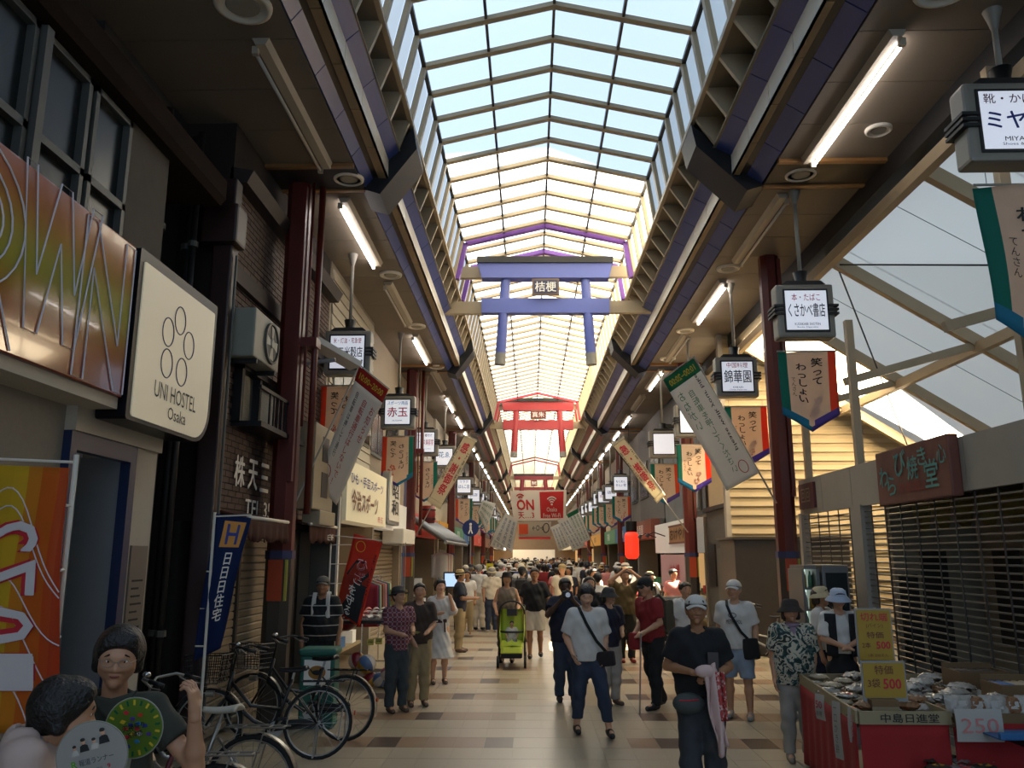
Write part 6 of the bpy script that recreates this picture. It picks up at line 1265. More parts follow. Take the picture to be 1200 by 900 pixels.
# ================================================================== bicycles
M('bike_black', '111112', .35); M('tyre', '141413', .8); M('bike_white', 'b9b5aa', .35); M('bike_silver', '9c9a94', .3, metal=.8); M('saddle_white', 'bdb7a8', .5); M('bike_red', '5c1a1e', .4)
RW = .33
def circ(c, r, n=32, a0=0., a1=2*math.pi): 
    m = n if a1-a0 > 6.2 else n+1
    return [(c[0]+r*math.cos(a0+(a1-a0)*i/n), c[1], c[2]+r*math.sin(a0+(a1-a0)*i/n)) for i in range(m)]
def bicycle(loc, rz, label, fm='bike_black', sad='bike_black', basket=True, rack=True, lean=.06, fender='bike_silver', dress_guard=False, gear=True):
    """city bicycle, front towards +x, rear wheel contact at the origin"""
    r = root('bicycle', loc, rz, label=label, cat='bicycle'); r.rotation_euler = (lean, 0, rz)
    WB = 1.06; B = Vector((.42, 0, .27)); S = Vector((.27, 0, .74)); Hd = Vector((.86, 0, .72)); Hb = Vector((.9, 0, .58)); R0 = Vector((0, 0, RW)); F0 = Vector((WB, 0, RW))
    for c, nm in ((R0, 'rear'), (F0, 'front')):
        w = part('wheel', MB().tube(circ(c, RW-.03), .011, 6, closed=True), 'bike_silver', r, smooth=True)
        part('tyre', MB().tube(circ(c, RW-.012), .019, 8, closed=True), 'tyre', w, smooth=True)
        part('hub', MB().tube([c+Vector((0, -.05, 0)), c+Vector((0, .05, 0))], .022, 10), 'bike_silver', w)
        g = MB()
        for i in range(20): a = 2*math.pi*i/20; g.beam(c+Vector((0, .025*(-1)**i, 0)), c+Vector((math.cos(a)*(RW-.035), 0, math.sin(a)*(RW-.035))), .0025, .0025, up=(0, 1, .1))
        tag(part('spokes', g, 'bike_silver', w), kind='stuff')
        a0, a1 = ((.35, math.pi+.25) if nm == 'rear' else (.5, math.pi+.35)); f = MB()
        pts = circ(c, RW+.025, 18, a0, a1)
        f.add([(x, c.y+s, z) for (x, y, z) in pts for s in (-.028, .028)], [(2*i, 2*i+1, 2*i+3, 2*i+2) for i in range(len(pts)-1)]); part('fender', f, fender, r, smooth=True)
    part('frame', MB().tube([Hb, Vector((.62, 0, .36)), B], .021, 10).tube([Hd, Vector((.66, 0, .5)), Vector((.36, 0, .46))], .017, 10).tube([B, S], .017, 10).tube([Hb, Hd+Vector((-.01, 0, .1))], .02, 10), fm, r, smooth=True)
    part('rear_stays', MB().tube([B, Vector((.1, .05, .32)), R0+Vector((0, .055, 0))], .011, 8).tube([B, Vector((.1, -.05, .32)), R0+Vector((0, -.055, 0))], .011, 8).tube([S-Vector((0, 0, .1)), R0+Vector((0, .055, 0))], .009, 8).tube([S-Vector((0, 0, .1)), R0+Vector((0, -.055, 0))], .009, 8), fm, r, smooth=True)
    part('fork', MB().tube([Hb, Vector((.96, .05, .5)), F0+Vector((0, .055, 0))], .012, 8).tube([Hb, Vector((.96, -.05, .5)), F0+Vector((0, -.055, 0))], .012, 8), fm, r, smooth=True)
    hb = part('handlebar', MB().tube([(.86, 0, .8), (.83, 0, .98), (.84, .1, 1.04), (.76, .25, 1.06), (.6, .29, 1.02)], .011, 8).tube([(.83, 0, .98), (.84, -.1, 1.04), (.76, -.25, 1.06), (.6, -.29, 1.02)], .011, 8), 'bike_silver' if fm != 'bike_black' else 'bike_black', r, smooth=True)
    for s in (-1, 1): part('grip', MB().tube([(.7, s*.27, 1.045), (.58, s*.295, 1.015)], .017, 8), 'black', hb, smooth=True); part('brake_lever', MB().tube([(.74, s*.26, 1.04), (.68, s*.28, 1.0), (.6, s*.3, .99)], .006, 6), 'bike_silver', hb)
    part('bell', MB().ell((.8, .13, 1.08), (.03, .03, .022)), 'chrome', hb, smooth=True)
    sd = part('saddle', MB().sheet(lambda u, v: (.13+.27*u, (v-.5)*(.2-.15*u**.6), .84+.035*(1-u)**2-.03*abs(2*v-1)**2+.012*u*u), 12, 8, .024), sad, r, smooth=True); part('seat_post', MB().tube([S, S+Vector((-.02, 0, .09))], .013, 8), 'bike_silver', r)
    if rack:
        g = MB().tube([(-.25, .06, .72), (.2, .06, .72)], .007, 6).tube([(-.25, -.06, .72), (.2, -.06, .72)], .007, 6)
        for i in range(5): g.tube([(-.22+i*.1, -.06, .72), (-.22+i*.1, .06, .72)], .005, 5)
        g.tube([(-.1, .06, .72), (0, .07, RW)], .006, 5).tube([(-.1, -.06, .72), (0, -.07, RW)], .006, 5); part('rack', g, 'bike_silver' if fm != 'bike_black' else 'bike_black', r)
    if basket:
        g = MB(); x0, x1, y0, z0, z1 = .95, 1.25, .19, .72, .98
        for k in range(6):
            z = z0+(z1-z0)*k/5; e = .03*k/5; g.tube([(x0-e, -y0-e, z), (x1+e, -y0-e, z), (x1+e, y0+e, z), (x0-e, y0+e, z)], .004 if k < 5 else .007, 4, closed=True)
        for k in range(9):
            t = k/8; g.tube([(x0+(x1-x0)*t, -y0, z0), (x0-.03+(x1-x0+.06)*t, -y0-.03, z1)], .0035, 4).tube([(x0+(x1-x0)*t, y0, z0), (x0-.03+(x1-x0+.06)*t, y0+.03, z1)], .0035, 4).tube([(x0, -y0+2*y0*t, z0), (x0-.03, (-y0-.03)+2*(y0+.03)*t, z1)], .0035, 4).tube([(x1, -y0+2*y0*t, z0), (x1+.03, (-y0-.03)+2*(y0+.03)*t, z1)], .0035, 4).tube([(x0+(x1-x0)*t, -y0, z0), (x0+(x1-x0)*t, y0, z0)], .0035, 4)
        part('basket', g, 'black', r)
    part('chain_guard', MB().beam((-.04, -.06, RW), (.48, -.06, .3), .012, .09), fm, r); part('chainring', MB().tube([(.42, -.07, .27), (.42, -.05, .27)], .075, 18), 'bike_silver', r)
    part('crank', MB().tube([(.42, -.08, .27), (.52, -.09, .15)], .01, 6).tube([(.42, .08, .27), (.32, .09, .39)], .01, 6), 'bike_silver', r)
    for p_ in ((.52, -.13, .15), (.32, .13, .39)): part('pedal', MB().box(p_[0]-.04, p_[0]+.04, p_[1]-.04, p_[1]+.04, p_[2]-.012, p_[2]+.012), 'black', r)
    part('kickstand', MB().tube([R0+Vector((0, .06, 0)), (.02, .1, .03), (.02, -.1, .03), R0+Vector((0, -.06, 0))], .009, 6), 'bike_silver', r)
    part('reflector', MB().tube([(-RW-.02, 0, .42), (-RW-.035, 0, .42)], .022, 12), M('reflector', 'b34a1c', .3), r); part('dynamo_lamp', MB().tube([(1.0, .07, .62), (1.08, .07, .62)], .03, 12), 'bike_silver', r)
    return r
bicycle((-2.1, 8.5, 0), math.pi+.1, 'black city bicycle with wire basket parked nearest the blue H banner', rack=True)
bicycle((-2.02, 9.32, 0), math.pi-.12, 'black city bicycle with blue rear rack parked in front of the first left pillar')
b3 = bicycle((-2.03, 6.3, 0), math.pi-.06, 'bicycle with white saddle and silver rack parked before the notice plate', 'bike_silver', 'saddle_white', basket=False)
bicycle((-1.98, 5.45, 0), math.pi+.05, 'bicycle with black rack and red frame behind the woman with glasses', 'bike_red', 'bike_black', basket=True, fender='bike_silver')
bicycle((4.75, 15.6, 0), math.pi*.86, 'sports bicycle with pale frame standing by the steel enclosure', 'bike_white', 'bike_black', basket=False, rack=False, fender='bike_black')
# ================================================================== bin, toys and garments by the first left shop
bn = root('green_bin', (-2.48, 10.05, 0), .05, label='green plastic bin with white panel and oval cat mark behind the bicycles', cat='bin')
part('body', MB().cbox(-.2, .2, -.17, .17, 0, .8, .03), M('bin_green', '1b5a4a', .5), bn); part('lid', MB().cbox(-.22, .22, -.19, .19, .8, .88, .03), 'bin_green', bn); part('panel', MB().box(-.15, .15, -.178, -.17, .48, .76), 'white', bn)
o = part('oval_mark', MB().lathe([(0, 0), (.1, 0), (.1, .004), (0, .004)], 24), M('mark_ochre', '9a6a24', .5), bn); o.location = (0, -.178, .62); o.rotation_euler = (math.pi/2, 0, 0); o.scale = (1, .75, 1)
part('cat_mark', MB().ell((.0, -.187, .62), (.055, .004, .028)).ell((.05, -.187, .645), (.024, .004, .022)).tube([(-.05, -.187, .62), (-.075, -.187, .655)], .008, 5), 'ink', bn)
M('toy_red', '7d1a22', .35); M('toy_yellow', 'b0852a', .4); M('toy_white', 'b4aea4', .5); M('toy_blue', '46628a', .4)
st = root('toy_table', (-2.62, 13.3, 0), label='low dark table of toys and slippers in front of the cream signed shop', cat='table')
part('top', MB().cbox(-.62, .62, -.45, .45, .92, .97, .01), 'dark_metal', st)
part('shelf', MB().cbox(-.62, .62, -.55, .3, .12, .18, .01), 'dark_metal', st)
for x in (-.58, .58):
    for y in (-.4, .4): part('leg', MB().box(x-.02, x+.02, y-.02, y+.02, 0, .92), 'dark_metal', st)
def ball(u, v, Y, rad, cols, label):
    p = py(u, v, Y); r = root('toy_ball', p-Vector((0, 0, rad)), label=label, cat='ball')
    for k in range(6):
        g = MB(); n = 8
        vs = [(rad*math.sin(math.pi*j/n)*math.cos(a), rad*math.sin(math.pi*j/n)*math.sin(a), rad+rad*math.cos(math.pi*j/n)) for j in range(n+1) for a in (k*math.pi/3, k*math.pi/3+math.pi/12, k*math.pi/3+math.pi/6, k*math.pi/3+math.pi/4, (k+1)*math.pi/3)]
        g.add(vs, [(5*j+i, 5*j+5+i, 5*j+6+i, 5*j+1+i) for j in range(n) for i in range(4)]); part('gore', g, cols[k % len(cols)], r, smooth=True)
    r.rotation_euler = (.5, .7, u); return r
ball(417, 772, 12.8, .13, ('toy_yellow', 'toy_white', 'toy_red'), 'yellow and red beach ball at the end of the toy shelf')
ball(437, 775, 12.72, .14, ('toy_yellow', 'toy_blue', 'toy_white'), 'yellow, blue and white beach ball between the other balls')
ball(428, 793, 12.8, .11, ('toy_yellow', 'toy_red'), 'small orange ball below the striped beach balls'); ball(440, 793, 12.8, .11, ('toy_white', 'toy_blue'), 'small white and blue football below the striped beach balls'); ball(452, 786, 12.68, .1, ('toy_white', M('toy_pink', '8a4a5e', .4)), 'pink and white ball beside the plaid shirt man')
rb = root('red_balloon', py(406, 724, 13.3)-Vector((0, 0, .2)), label='large glossy dark red balloon ball on the toy table', cat='ball'); part('ball', MB().ell((0, 0, .19), (.2, .2, .19), 20, 14), 'toy_red', rb, smooth=True); part('valve', MB().tube([(0, -.19, .22), (0, -.205, .22)], .015, 8), 'toy_white', rb)
q = py(440, 740, 13.2)
for i in range(9):
    s_ = root('slipper', (q.x-.17+.12*(i % 3)+.02*(i//3), 13.0+.13*(i//3), .975+.045*(i//3)), rn.uniform(-.6, .6), label='white and pink slipper in the pile on the toy table', cat='slipper', group='slippers on the toy table')
    part('sole', MB().cbox(-.045, .045, -.13, .13, 0, .025, .01), 'toy_white', s_); part('upper', MB().sheet(lambda u, v: (.05*math.cos(math.pi*u), -.11+.12*v, .02+.055*math.sin(math.pi*u)*(1-.3*(1-v))), 8, 5, .006), 'cl_rose' if i % 3 == 0 else 'toy_white', s_, smooth=True)
for i, (u, v) in enumerate(((434, 752), (444, 751))):
    p = py(u, v, 12.82); c_ = root('price_card', p-Vector((0, 0, .05)), label='small yellow price card clipped below the slippers', cat='price card', group='yellow cards under the slippers'); part('card', MB().box(-.05, .05, -.003, .003, 0, .09), M('card_yellow', 'b3ab52', .6), c_); part('writing', MB().box(-.035, .035, -.006, -.003, .04, .048).box(-.03, .03, -.006, -.003, .06, .066), 'ink', c_)
gr_ = root('garment_rack', (-2.75, 15.0, 0), label='steel rail hung with coloured garments beside the toy table', cat='rack')
part('rail', MB().tube([(-.1, -.7, 1.55), (-.1, .9, 1.55)], .014, 8), 'chrome', gr_)
for y in (-.68, .88): part('upright', MB().tube([(-.1, y, 0), (-.1, y, 1.55)], .014, 8), 'chrome', gr_); part('foot', MB().tube([(-.35, y, .02), (.15, y, .02)], .014, 8), 'chrome', gr_)
for i in range(12):
    c = ['8c2230', '3a2a6a', '1e6a4a', 'b0a890', '2a2a2e', 'b45a24', '20365e', 'a8a49c'][i % 8]; g_ = root('hung_garment', (-2.85, 14.4+i*.12, 1.0), label='coloured garment hanging on the steel rail by the toys', cat='garment', group='garments on the rail')
    part('cloth', MB().sheet(lambda u, v: (-.24+.48*u+.05*(v-.5)*(u-.5), .03*math.sin(u*9+i), .5-.75*v-.07*abs(2*u-1)*(1-v)), 8, 8, .02), M('garm%d' % (i % 8), c, .85), g_, smooth=True); part('hook', MB().tube([(0, 0, .48), (0, 0, .54), (.03, 0, .57)], .006, 5), 'chrome', g_)
ylb = root('yellow_notice', py(455, 700, 15.6), label='yellowed notice board with red lettering over the garment rail', cat='notice'); part('board', MB().box(-.35, .35, -.01, .01, -.14, .14), M('notice_yellow', '9c8a4a', .7), ylb); letter('バーゲン', .55, .14, 'letter_red', ylb, loc=(0, -.015, 0), bold=.02); part('chain', MB().tube([(-.3, 0, .14), (-.3, 0, 1.0)], .006, 4).tube([(.3, 0, .14), (.3, 0, 1.0)], .006, 4), 'grey_steel', ylb)
# ================================================================== paper fans
M('fan_white', 'b9b6b0', .6); M('fan_green', '6f8f2e', .6); M('fan_stick', '8a8a7a', .5)
def uchiwa(u, v, Y, rad, label, face, sx_=1., tilt=0.):
    p = py(u, v, Y); r = root('paper_fan', p, label=label, cat='fan'); r.rotation_euler = (.1, tilt, .1)
    o = part('leaf', MB().lathe([(0, -.002), (rad, -.002), (rad, .002), (0, .002)], 40), face, r); o.rotation_euler = (math.pi/2, 0, 0); o.scale = (sx_, 1, 1)
    part('rim', MB().tube([(rad*sx_*math.cos(t), 0, rad*math.sin(t)) for t in np.linspace(0, 6.283, 40, False)], .0025, 5, closed=True), 'fan_stick', r)
    part('handle', MB().beam((0, .003, -rad*.9), (0, .003, -rad*2.0), .014, .006, up=(0, 1, 0)), 'fan_stick', r); return r
f1 = uchiwa(108, 886, 2.72, .105, 'white paper fan printed with four small portraits, held before the pale shirted man', 'fan_white', 1.02, -.25)
for i, (x, z, s_, dk) in enumerate(((-.045, .03, .8, 'toy_white'), (-.017, .042, 1., 'ink'), (.015, .038, .85, 'toy_white'), (.045, .055, 1.15, 'ink'))):
    part('portrait_coat', MB().prism([(x-.014*s_, z-.022*s_), (x+.014*s_, z-.022*s_), (x+.011*s_, z-.004*s_), (x, z+.002), (x-.011*s_, z-.004*s_)], 'y', -.0045, -.003), dk, f1); part('portrait_head', MB().ell((x, -.004, z+.008*s_), (.007*s_, .0015, .009*s_)), 'skin_a', f1); part('portrait_hair', MB().ell((x, -.0045, z+.014*s_), (.0075*s_, .0015, .006*s_)), 'hair_black', f1)
letter('報道ランナー', .105, .02, M('fan_grey', '55585a', .6), f1, loc=(.012, -.004, -.012), bold=.02); letter('R', .018, .022, M('fan_lime', '5f9a2c', .6), f1, loc=(-.055, -.004, -.012), bold=.05)
letter('関西テレビ 毎日', .07, .008, 'fan_grey', f1, loc=(-.01, -.004, -.04)); letter('9', .01, .014, 'letter_red', f1, loc=(.045, -.004, -.04), bold=.04)
f2 = uchiwa(157, 853, 2.95, .1, 'green and yellow paper fan printed with colourful shapes and lettering in front of the woman', 'fan_green', .96, .12)
for i in range(22):
    t = 2*math.pi*i/22; part('ray_print', MB().beam((.072*math.cos(t), -.0035, .076*math.sin(t)), (.088*math.cos(t), -.0035, .093*math.sin(t)), .007, .001, up=(0, 1, 0)), 'flag_green' if i % 2 else 'flag_yellow', f2)
o = part('pale_disc', MB().lathe([(0, -.003), (.068, -.003), (.068, .0), (0, .0)], 32), M('fan_pink', 'b59a90', .6), f2); o.rotation_euler = (math.pi/2, 0, 0); o.location = (0, -.001, 0)
cl_ = ['letter_red', 'letter_navy', 'flag_yellow', 'letter_blue', 'cloth_orange', 'white', 'cloth_violet']
for i in range(16):
    t = i*2.399; q_ = .012+.0033*i; part('shape_print', MB().prism([(q_*math.cos(t)+.011*math.cos(t*3+k*1.6), q_*math.sin(t)+.008*math.sin(t*3+k*1.6)) for k in range(4)], 'y', -.006, -.0045), cl_[i % 7], f2)
letter('天神祭り', .075, .022, 'ink', f2, loc=(0, -.0075, .006), rot=(0, -.35, 0), bold=.03); letter('天神橋', .055, .018, 'ink', f2, loc=(.008, -.0075, -.018), rot=(0, -.35, 0), bold=.03)
# ================================================================== stroller and child
q = pz(600, 779, 0); sr = root('stroller', (q.x, q.y-.1, 0), .0, label='lime green baby stroller with black frame pushed down the arcade', cat='stroller')
M('lime', 'b4c43c', .7, noise=.06); M('lime_dark', '51631c', .7)
part('seat_back', MB().sheet(lambda u, v: ((u-.5)*.4, .02+.2*v-.05*math.cos((u-.5)*3), .42+.55*v), 8, 8, .03), 'lime', sr, smooth=True)
part('seat_pan', MB().sheet(lambda u, v: ((u-.5)*.4, .02-.32*v, .42-.08*v*v+.02*math.cos((u-.5)*6)), 8, 6, .03), 'lime', sr, smooth=True)
part('leg_rest', MB().sheet(lambda u, v: ((u-.5)*.38, -.3-.05*v, .34-.1*v), 6, 5, .02), 'lime', sr, smooth=True)
for s in (-1, 1): part('side_panel', MB().sheet(lambda u, v: (s*(.2+.02*v), .22-.5*u, .42+.5*(1-u)*v+.12*v*u), 8, 6, .015), 'lime', sr, smooth=True)
hd = part('hood', MB().sheet(lambda u, v: (-.23*math.cos(math.pi*u), .26-.3*v, .92+.2*math.sin(math.pi*u)*(.9+.25*v)-.03*v), 14, 6, .012), 'lime', sr, smooth=True); part('hood_trim', MB().tube([(-.235*math.cos(math.pi*t), -.05, .895+.232*math.sin(math.pi*t)) for t in np.linspace(0, 1, 14)], .018, 6), 'black', hd, smooth=True); part('hood_window', MB().box(-.09, .09, .01, .03, .86, .98), 'black', hd)
part('frame', MB().tube([(-.23, .42, 1.02), (-.23, .2, .8), (-.23, -.3, .15)], .014, 8).tube([(.23, .42, 1.02), (.23, .2, .8), (.23, -.3, .15)], .014, 8).tube([(-.23, .05, .62), (-.24, .3, .12)], .014, 8).tube([(.23, .05, .62), (.24, .3, .12)], .014, 8), 'black', sr, smooth=True)
part('push_bar', MB().tube([(-.23, .42, 1.02), (0, .45, 1.04), (.23, .42, 1.02)], .018, 8), 'black', sr, smooth=True); part('bumper_bar', MB().tube([(-.21*math.cos(math.pi*t), -.1-.16*math.sin(math.pi*t), .6) for t in np.linspace(0, 1, 12)], .018, 8), 'black', sr, smooth=True); part('basket', MB().cbox(-.19, .19, -.2, .28, .14, .3, .03), 'black', sr)
for x in (-.24, .24):
    for y in (-.32, .3):
        w_ = part('wheel', MB().tube([(x-.02, y, .1), (x+.02, y, .1)], .1, 18), 'tyre', sr); part('hubcap', MB().tube([(x-.024, y, .1), (x+.024, y, .1)], .05, 12), 'grey_steel', w_)
bp = dict(hL=(.09, 0, .9), hR=(-.09, 0, .9), kL=(.14, -.36, .95), kR=(-.14, -.36, .95), aL=(.12, -.5, .6), aR=(-.12, -.5, .6), eL=(.25, -.1, 1.15), wL=(.2, -.3, 1.05), eR=(-.25, -.1, 1.15), wR=(-.2, -.3, 1.05))
person((q.x, q.y-.1, .05), 0, .72, 'small child in white top sitting in the lime green stroller', 0, bp, (white, .8, .9, .02), (lightgrey, 'shorts', .55, .03), 'shoe_white', ('short', 0), None, .03, 1)
# ================================================================== snack stall
M('stall_red', '8c1719', .85, noise=.15, nscale=5, bump=.15); M('tray_cream', '8d7f5f', .7, noise=.08); M('cardboard', '6e5638', .8, noise=.12); M('paper', 'a7a39a', .75)
TB = [(2.38, 6.4), (2.58, 8.3), (4.2, 8.3), (4.2, 6.4)]; TZ = .75
tb = root('snack_stall', (3.35, 7.3, 0), label='snack stall table draped in red cloth with cream trays, in front of the grille', cat='stall')
part('top', MB().prism([TB[0], TB[3], TB[2], TB[1]], 'z', TZ-.03, TZ), 'cardboard', tb, True)
for i, (a, b) in enumerate(((TB[1], TB[0]), (TB[0], (3.02, 6.4)), ((3.06, 6.42), TB[3]))):
    a = Vector((*a, 0)); b = Vector((*b, 0)); nrm_ = Vector(((b-a).y, -(b-a).x, 0)).normalized()
    part('skirt', MB().sheet(lambda u, v: a.lerp(b, u)+nrm_*(.015+.03*v*math.sin(u*(b-a).length*13+i)**2)+Vector((0, 0, TZ*(1-v)*1.0+.06*v)), 40, 8, .004), 'stall_red', tb, True, smooth=True)
for x, y in ((2.46, 6.5), (2.64, 8.2), (4.12, 6.5), (4.12, 8.2)): part('leg', MB().box(x-.02, x+.02, y-.02, y+.02, 0, TZ-.03), 'dark_metal', tb, True)
part('tray_rim', MB().beam((2.38, 6.38, .79), (3.04, 6.38, .79), .02, .09), 'tray_cream', tb, True); part('tray_rim', MB().beam((2.37, 6.4, .79), (2.57, 8.3, .79), .02, .09), 'tray_cream', tb, True); part('tray_rim', MB().beam((2.57, 8.3, .79), (4.2, 8.3, .79), .02, .09), 'tray_cream', tb, True); part('tray_rim', MB().beam((3.04, 6.4, .79), (3.12, 8.3, .79), .02, .09), 'tray_cream', tb, True); part('tray_rim', MB().beam((3.08, 6.42, .77), (4.2, 6.42, .77), .02, .09), 'cardboard', tb, True)
o = letter('中島日進堂', .42, .062, 'ink', tb, bold=.02); o.location = (2.74-3.35, 6.365-7.3, .79)
M('foil', '8f8d88', .25, metal=.5, noise=.15, nscale=30); M('plastic', '9a948a', .12, noise=.25, nscale=25, bump=.4); M('snack_brown', '7a5534', .6, noise=.3, nscale=40, bump=.4); M('snack_dark', '2a211c', .45, noise=.3, nscale=40); M('snack_pale', 'a2947a', .5, noise=.2, nscale=30, bump=.3)
pk = {}
rp = random.Random(3)
def pillow(sx_, sy_, sz_, sd):
    r_ = random.Random(sd); ph = [r_.uniform(0, 6) for _ in range(4)]
    def top_(s): return lambda u, v: ((u-.5)*sx_, (v-.5)*sy_, sz_/2+s*(sz_/2*(math.sin(math.pi*u)*math.sin(math.pi*v))**.3+.2*sz_*math.sin(13*u+ph[0]+3*v)*math.sin(11*v+ph[1])))
    return MB().sheet(top_(1), 8, 8).sheet(lambda u, v: top_(-1)(1-u, v), 8, 8)
KIND = [('plastic', 'clear crinkled snack bag', (.2, .15, .07)), ('foil', 'silver foil snack packet', (.17, .13, .04)), ('snack_pale', 'pale cracker packet', (.16, .13, .05)), ('snack_brown', 'brown rice cracker packet', (.16, .13, .06)), ('snack_dark', 'dark seaweed packet', (.17, .11, .05))]
KM = [[pillow(*k[2], 10*i+j).mesh('bag', True) for j in range(3)] for i, k in enumerate(KIND)]
for i, k in enumerate(KIND):
    for me in KM[i]: me.materials.append(MATS[k[0]])
def packet(x, y, z, kind, where, rz_=None, tilt=None):
    r = root('snack_packet', (x, y, z), rp.uniform(0, 6.28) if rz_ is None else rz_, label=KIND[kind][1]+' '+where, cat='snack packet', group='snack packets '+where)
    if tilt: r.rotation_euler = (tilt, 0, r.rotation_euler[2])
    part('bag', KM[kind][rp.randrange(3)], KIND[kind][0], r)
    sx_, sy_, sz_ = KIND[kind][2]; part('label_print', MB().box(-sx_*.22, sx_*.22, -sy_*.2, sy_*.2, sz_*.93, sz_*1.0), ['paper', 'letter_red', 'white', 'paper', 'toy_yellow'][kind], r)
for j in range(7):
    for i in range(4):
        t = j/7+.06; x = 2.46+.14*t*1.4+i*.16; y = 6.56+j*.25
        packet(x+rp.uniform(-.02, .02), y+rp.uniform(-.03, .03), TZ+.002, (1 if j < 2 else rp.choice((0, 1, 2, 3))) if i < 3 else rp.choice((0, 2)), 'in the cream tray behind the yellow cards')
        if (i+j) % 2 == 0: packet(x+.05, y+.06, TZ+.055, rp.choice((0, 1, 2, 3)), 'in the cream tray behind the yellow cards')
for j in range(6):
    for i in range(5):
        x = 3.2+i*.2; y = 6.55+j*.28; packet(x+rp.uniform(-.02, .02), y, TZ+.002, rp.choice((0, 0, 2, 3, 4)), 'on the right half of the red stall')
        if (i+j) % 2: packet(x+.06, y+.05, TZ+.06, 0, 'on the right half of the red stall')
for i in range(5): packet(3.15+i*.13, 6.5, TZ+.1, 3 if i % 2 else 0, 'upright along the front of the right tray', 0, 1.25)
for i, (u, v, k) in enumerate(((1090, 895, 4), (1108, 893, 4), (1126, 894, 1), (1143, 892, 4), (1160, 893, 1), (1100, 905, 4), (1130, 905, 1), (1155, 905, 4))):
    p = pz(u, v, .47); packet(p.x, p.y, .47, k, 'on the low crate in front of the stall')
p0 = pz(1080, 905, .45); p1 = pz(1200, 890, .45)
cr_ = root('low_crate', (p1.x-.2, p0.y, 0), label='low dark crate holding black packets in front of the red stall', cat='crate')
part('slab', MB().box(p0.x-.05, p1.x+.3, p0.y-.5, p0.y-.02, .42, .465), 'dark_metal', cr_, True)
for x in (p0.x, p1.x+.2):
    for y in (p0.y-.45, p0.y-.06): part('leg', MB().box(x-.02, x+.02, y-.02, y+.02, 0, .42), 'dark_metal', cr_, True)
pp = py(1188, 862, 6.05); bt_ = root('blue_tray', pp-Vector((0, 0, .03)), label='blue plastic tray edge at the right end of the stall', cat='tray'); part('rim', MB().cbox(-.1, .5, -.02, .02, 0, .05, .01), M('tray_blue', '1f5a8c', .4), bt_); part('floor', MB().box(-.1, .5, 0, .3, 0, .01), 'tray_blue', bt_); part('bracket', MB().box(.1, .14, .0, .34, -.06, .0), 'dark_metal', bt_)
for i in range(2):
    bx3 = root('open_box', (3.9+.05*i, 7.0+.75*i, TZ), label=('cardboard box of black rolls' if i else 'cardboard box holding blue wrapped sweets')+' on the red stall', cat='box')
    part('walls', MB().box(-.22, .22, -.16, -.145, 0, .2).box(-.22, .22, .145, .16, 0, .24).box(-.22, -.205, -.145, .145, 0, .2).box(.205, .22, -.145, .145, 0, .2).box(-.2, .2, -.14, .14, 0, .12), 'cardboard', bx3)
    for k in range(6): part('sweet', MB().tube([(-.17+.06*k, -.12, .17), (-.17+.06*k, .1, .17)], .032, 10), 'snack_dark' if i else 'tray_blue' if k < 2 else 'snack_pale', bx3, smooth=True)
def board(u, v, Y, w, h, label, lines, mat='price_yellow', stand=None, tilt=0.):
    p = py(u, v, Y); r = root('price_board', p-Vector((0, 0, h/2)), tilt, label=label, cat='price sign')
    part('backing', MB().box(-w/2-.012, w/2+.012, 0, .012, -.03, h+.012), 'grey_steel' if stand else 'paper', r); part('card', MB().box(-w/2, w/2, -.006, 0, 0, h), mat, r)
    for t, tw, th, tx, tz, m_, bo in lines: letter(t, w*tw, h*th, m_, r, loc=(w*tx, -.009, h*tz), bold=bo, name='writing')
    if stand: part('stick', MB().beam((0, .02, -stand), (0, .02, h*.5), .03, .012, up=(0, 1, 0)), 'tray_cream', r)
    return r
M('price_yellow', 'a3832a', .7, noise=.06)
board(1025, 744, 6.95, .27, .39, 'tall yellow price board with handwriting and red 500 on a stick above the snacks', [('切れ端', .8, .17, 0, .86, 'letter_red', .02), ('(バイン)', .5, .1, 0, .68, 'letter_brown', .01), ('特価', .5, .13, 0, .5, 'letter_brown', .02), ('2本', .26, .12, -.28, .3, 'letter_brown', .01), ('500', .42, .15, .22, .3, 'letter_red', .05), ('1本 300えん', .6, .07, .05, .1, 'letter_brown', .0)], stand=.42)
board(1036, 797, 6.6, .31, .25, 'wide yellow price board with red 500 standing on a cardboard block', [('特価', .45, .26, 0, .8, 'letter_brown', .02), ('3袋', .3, .26, -.26, .42, 'letter_brown', .02), ('500', .44, .3, .18, .4, 'letter_red', .05)], stand=.12)
p = py(1035, 824, 6.56); cbk = root('cardboard_block', (p.x, 6.58, TZ), label='plain cardboard block under the wide yellow price board', cat='box'); part('block', MB().cbox(-.1, .1, -.06, .06, 0, .14, .004), 'cardboard', cbk); part('tape', MB().box(-.1, .1, -.062, -.06, .06, .09), 'tray_cream', cbk)
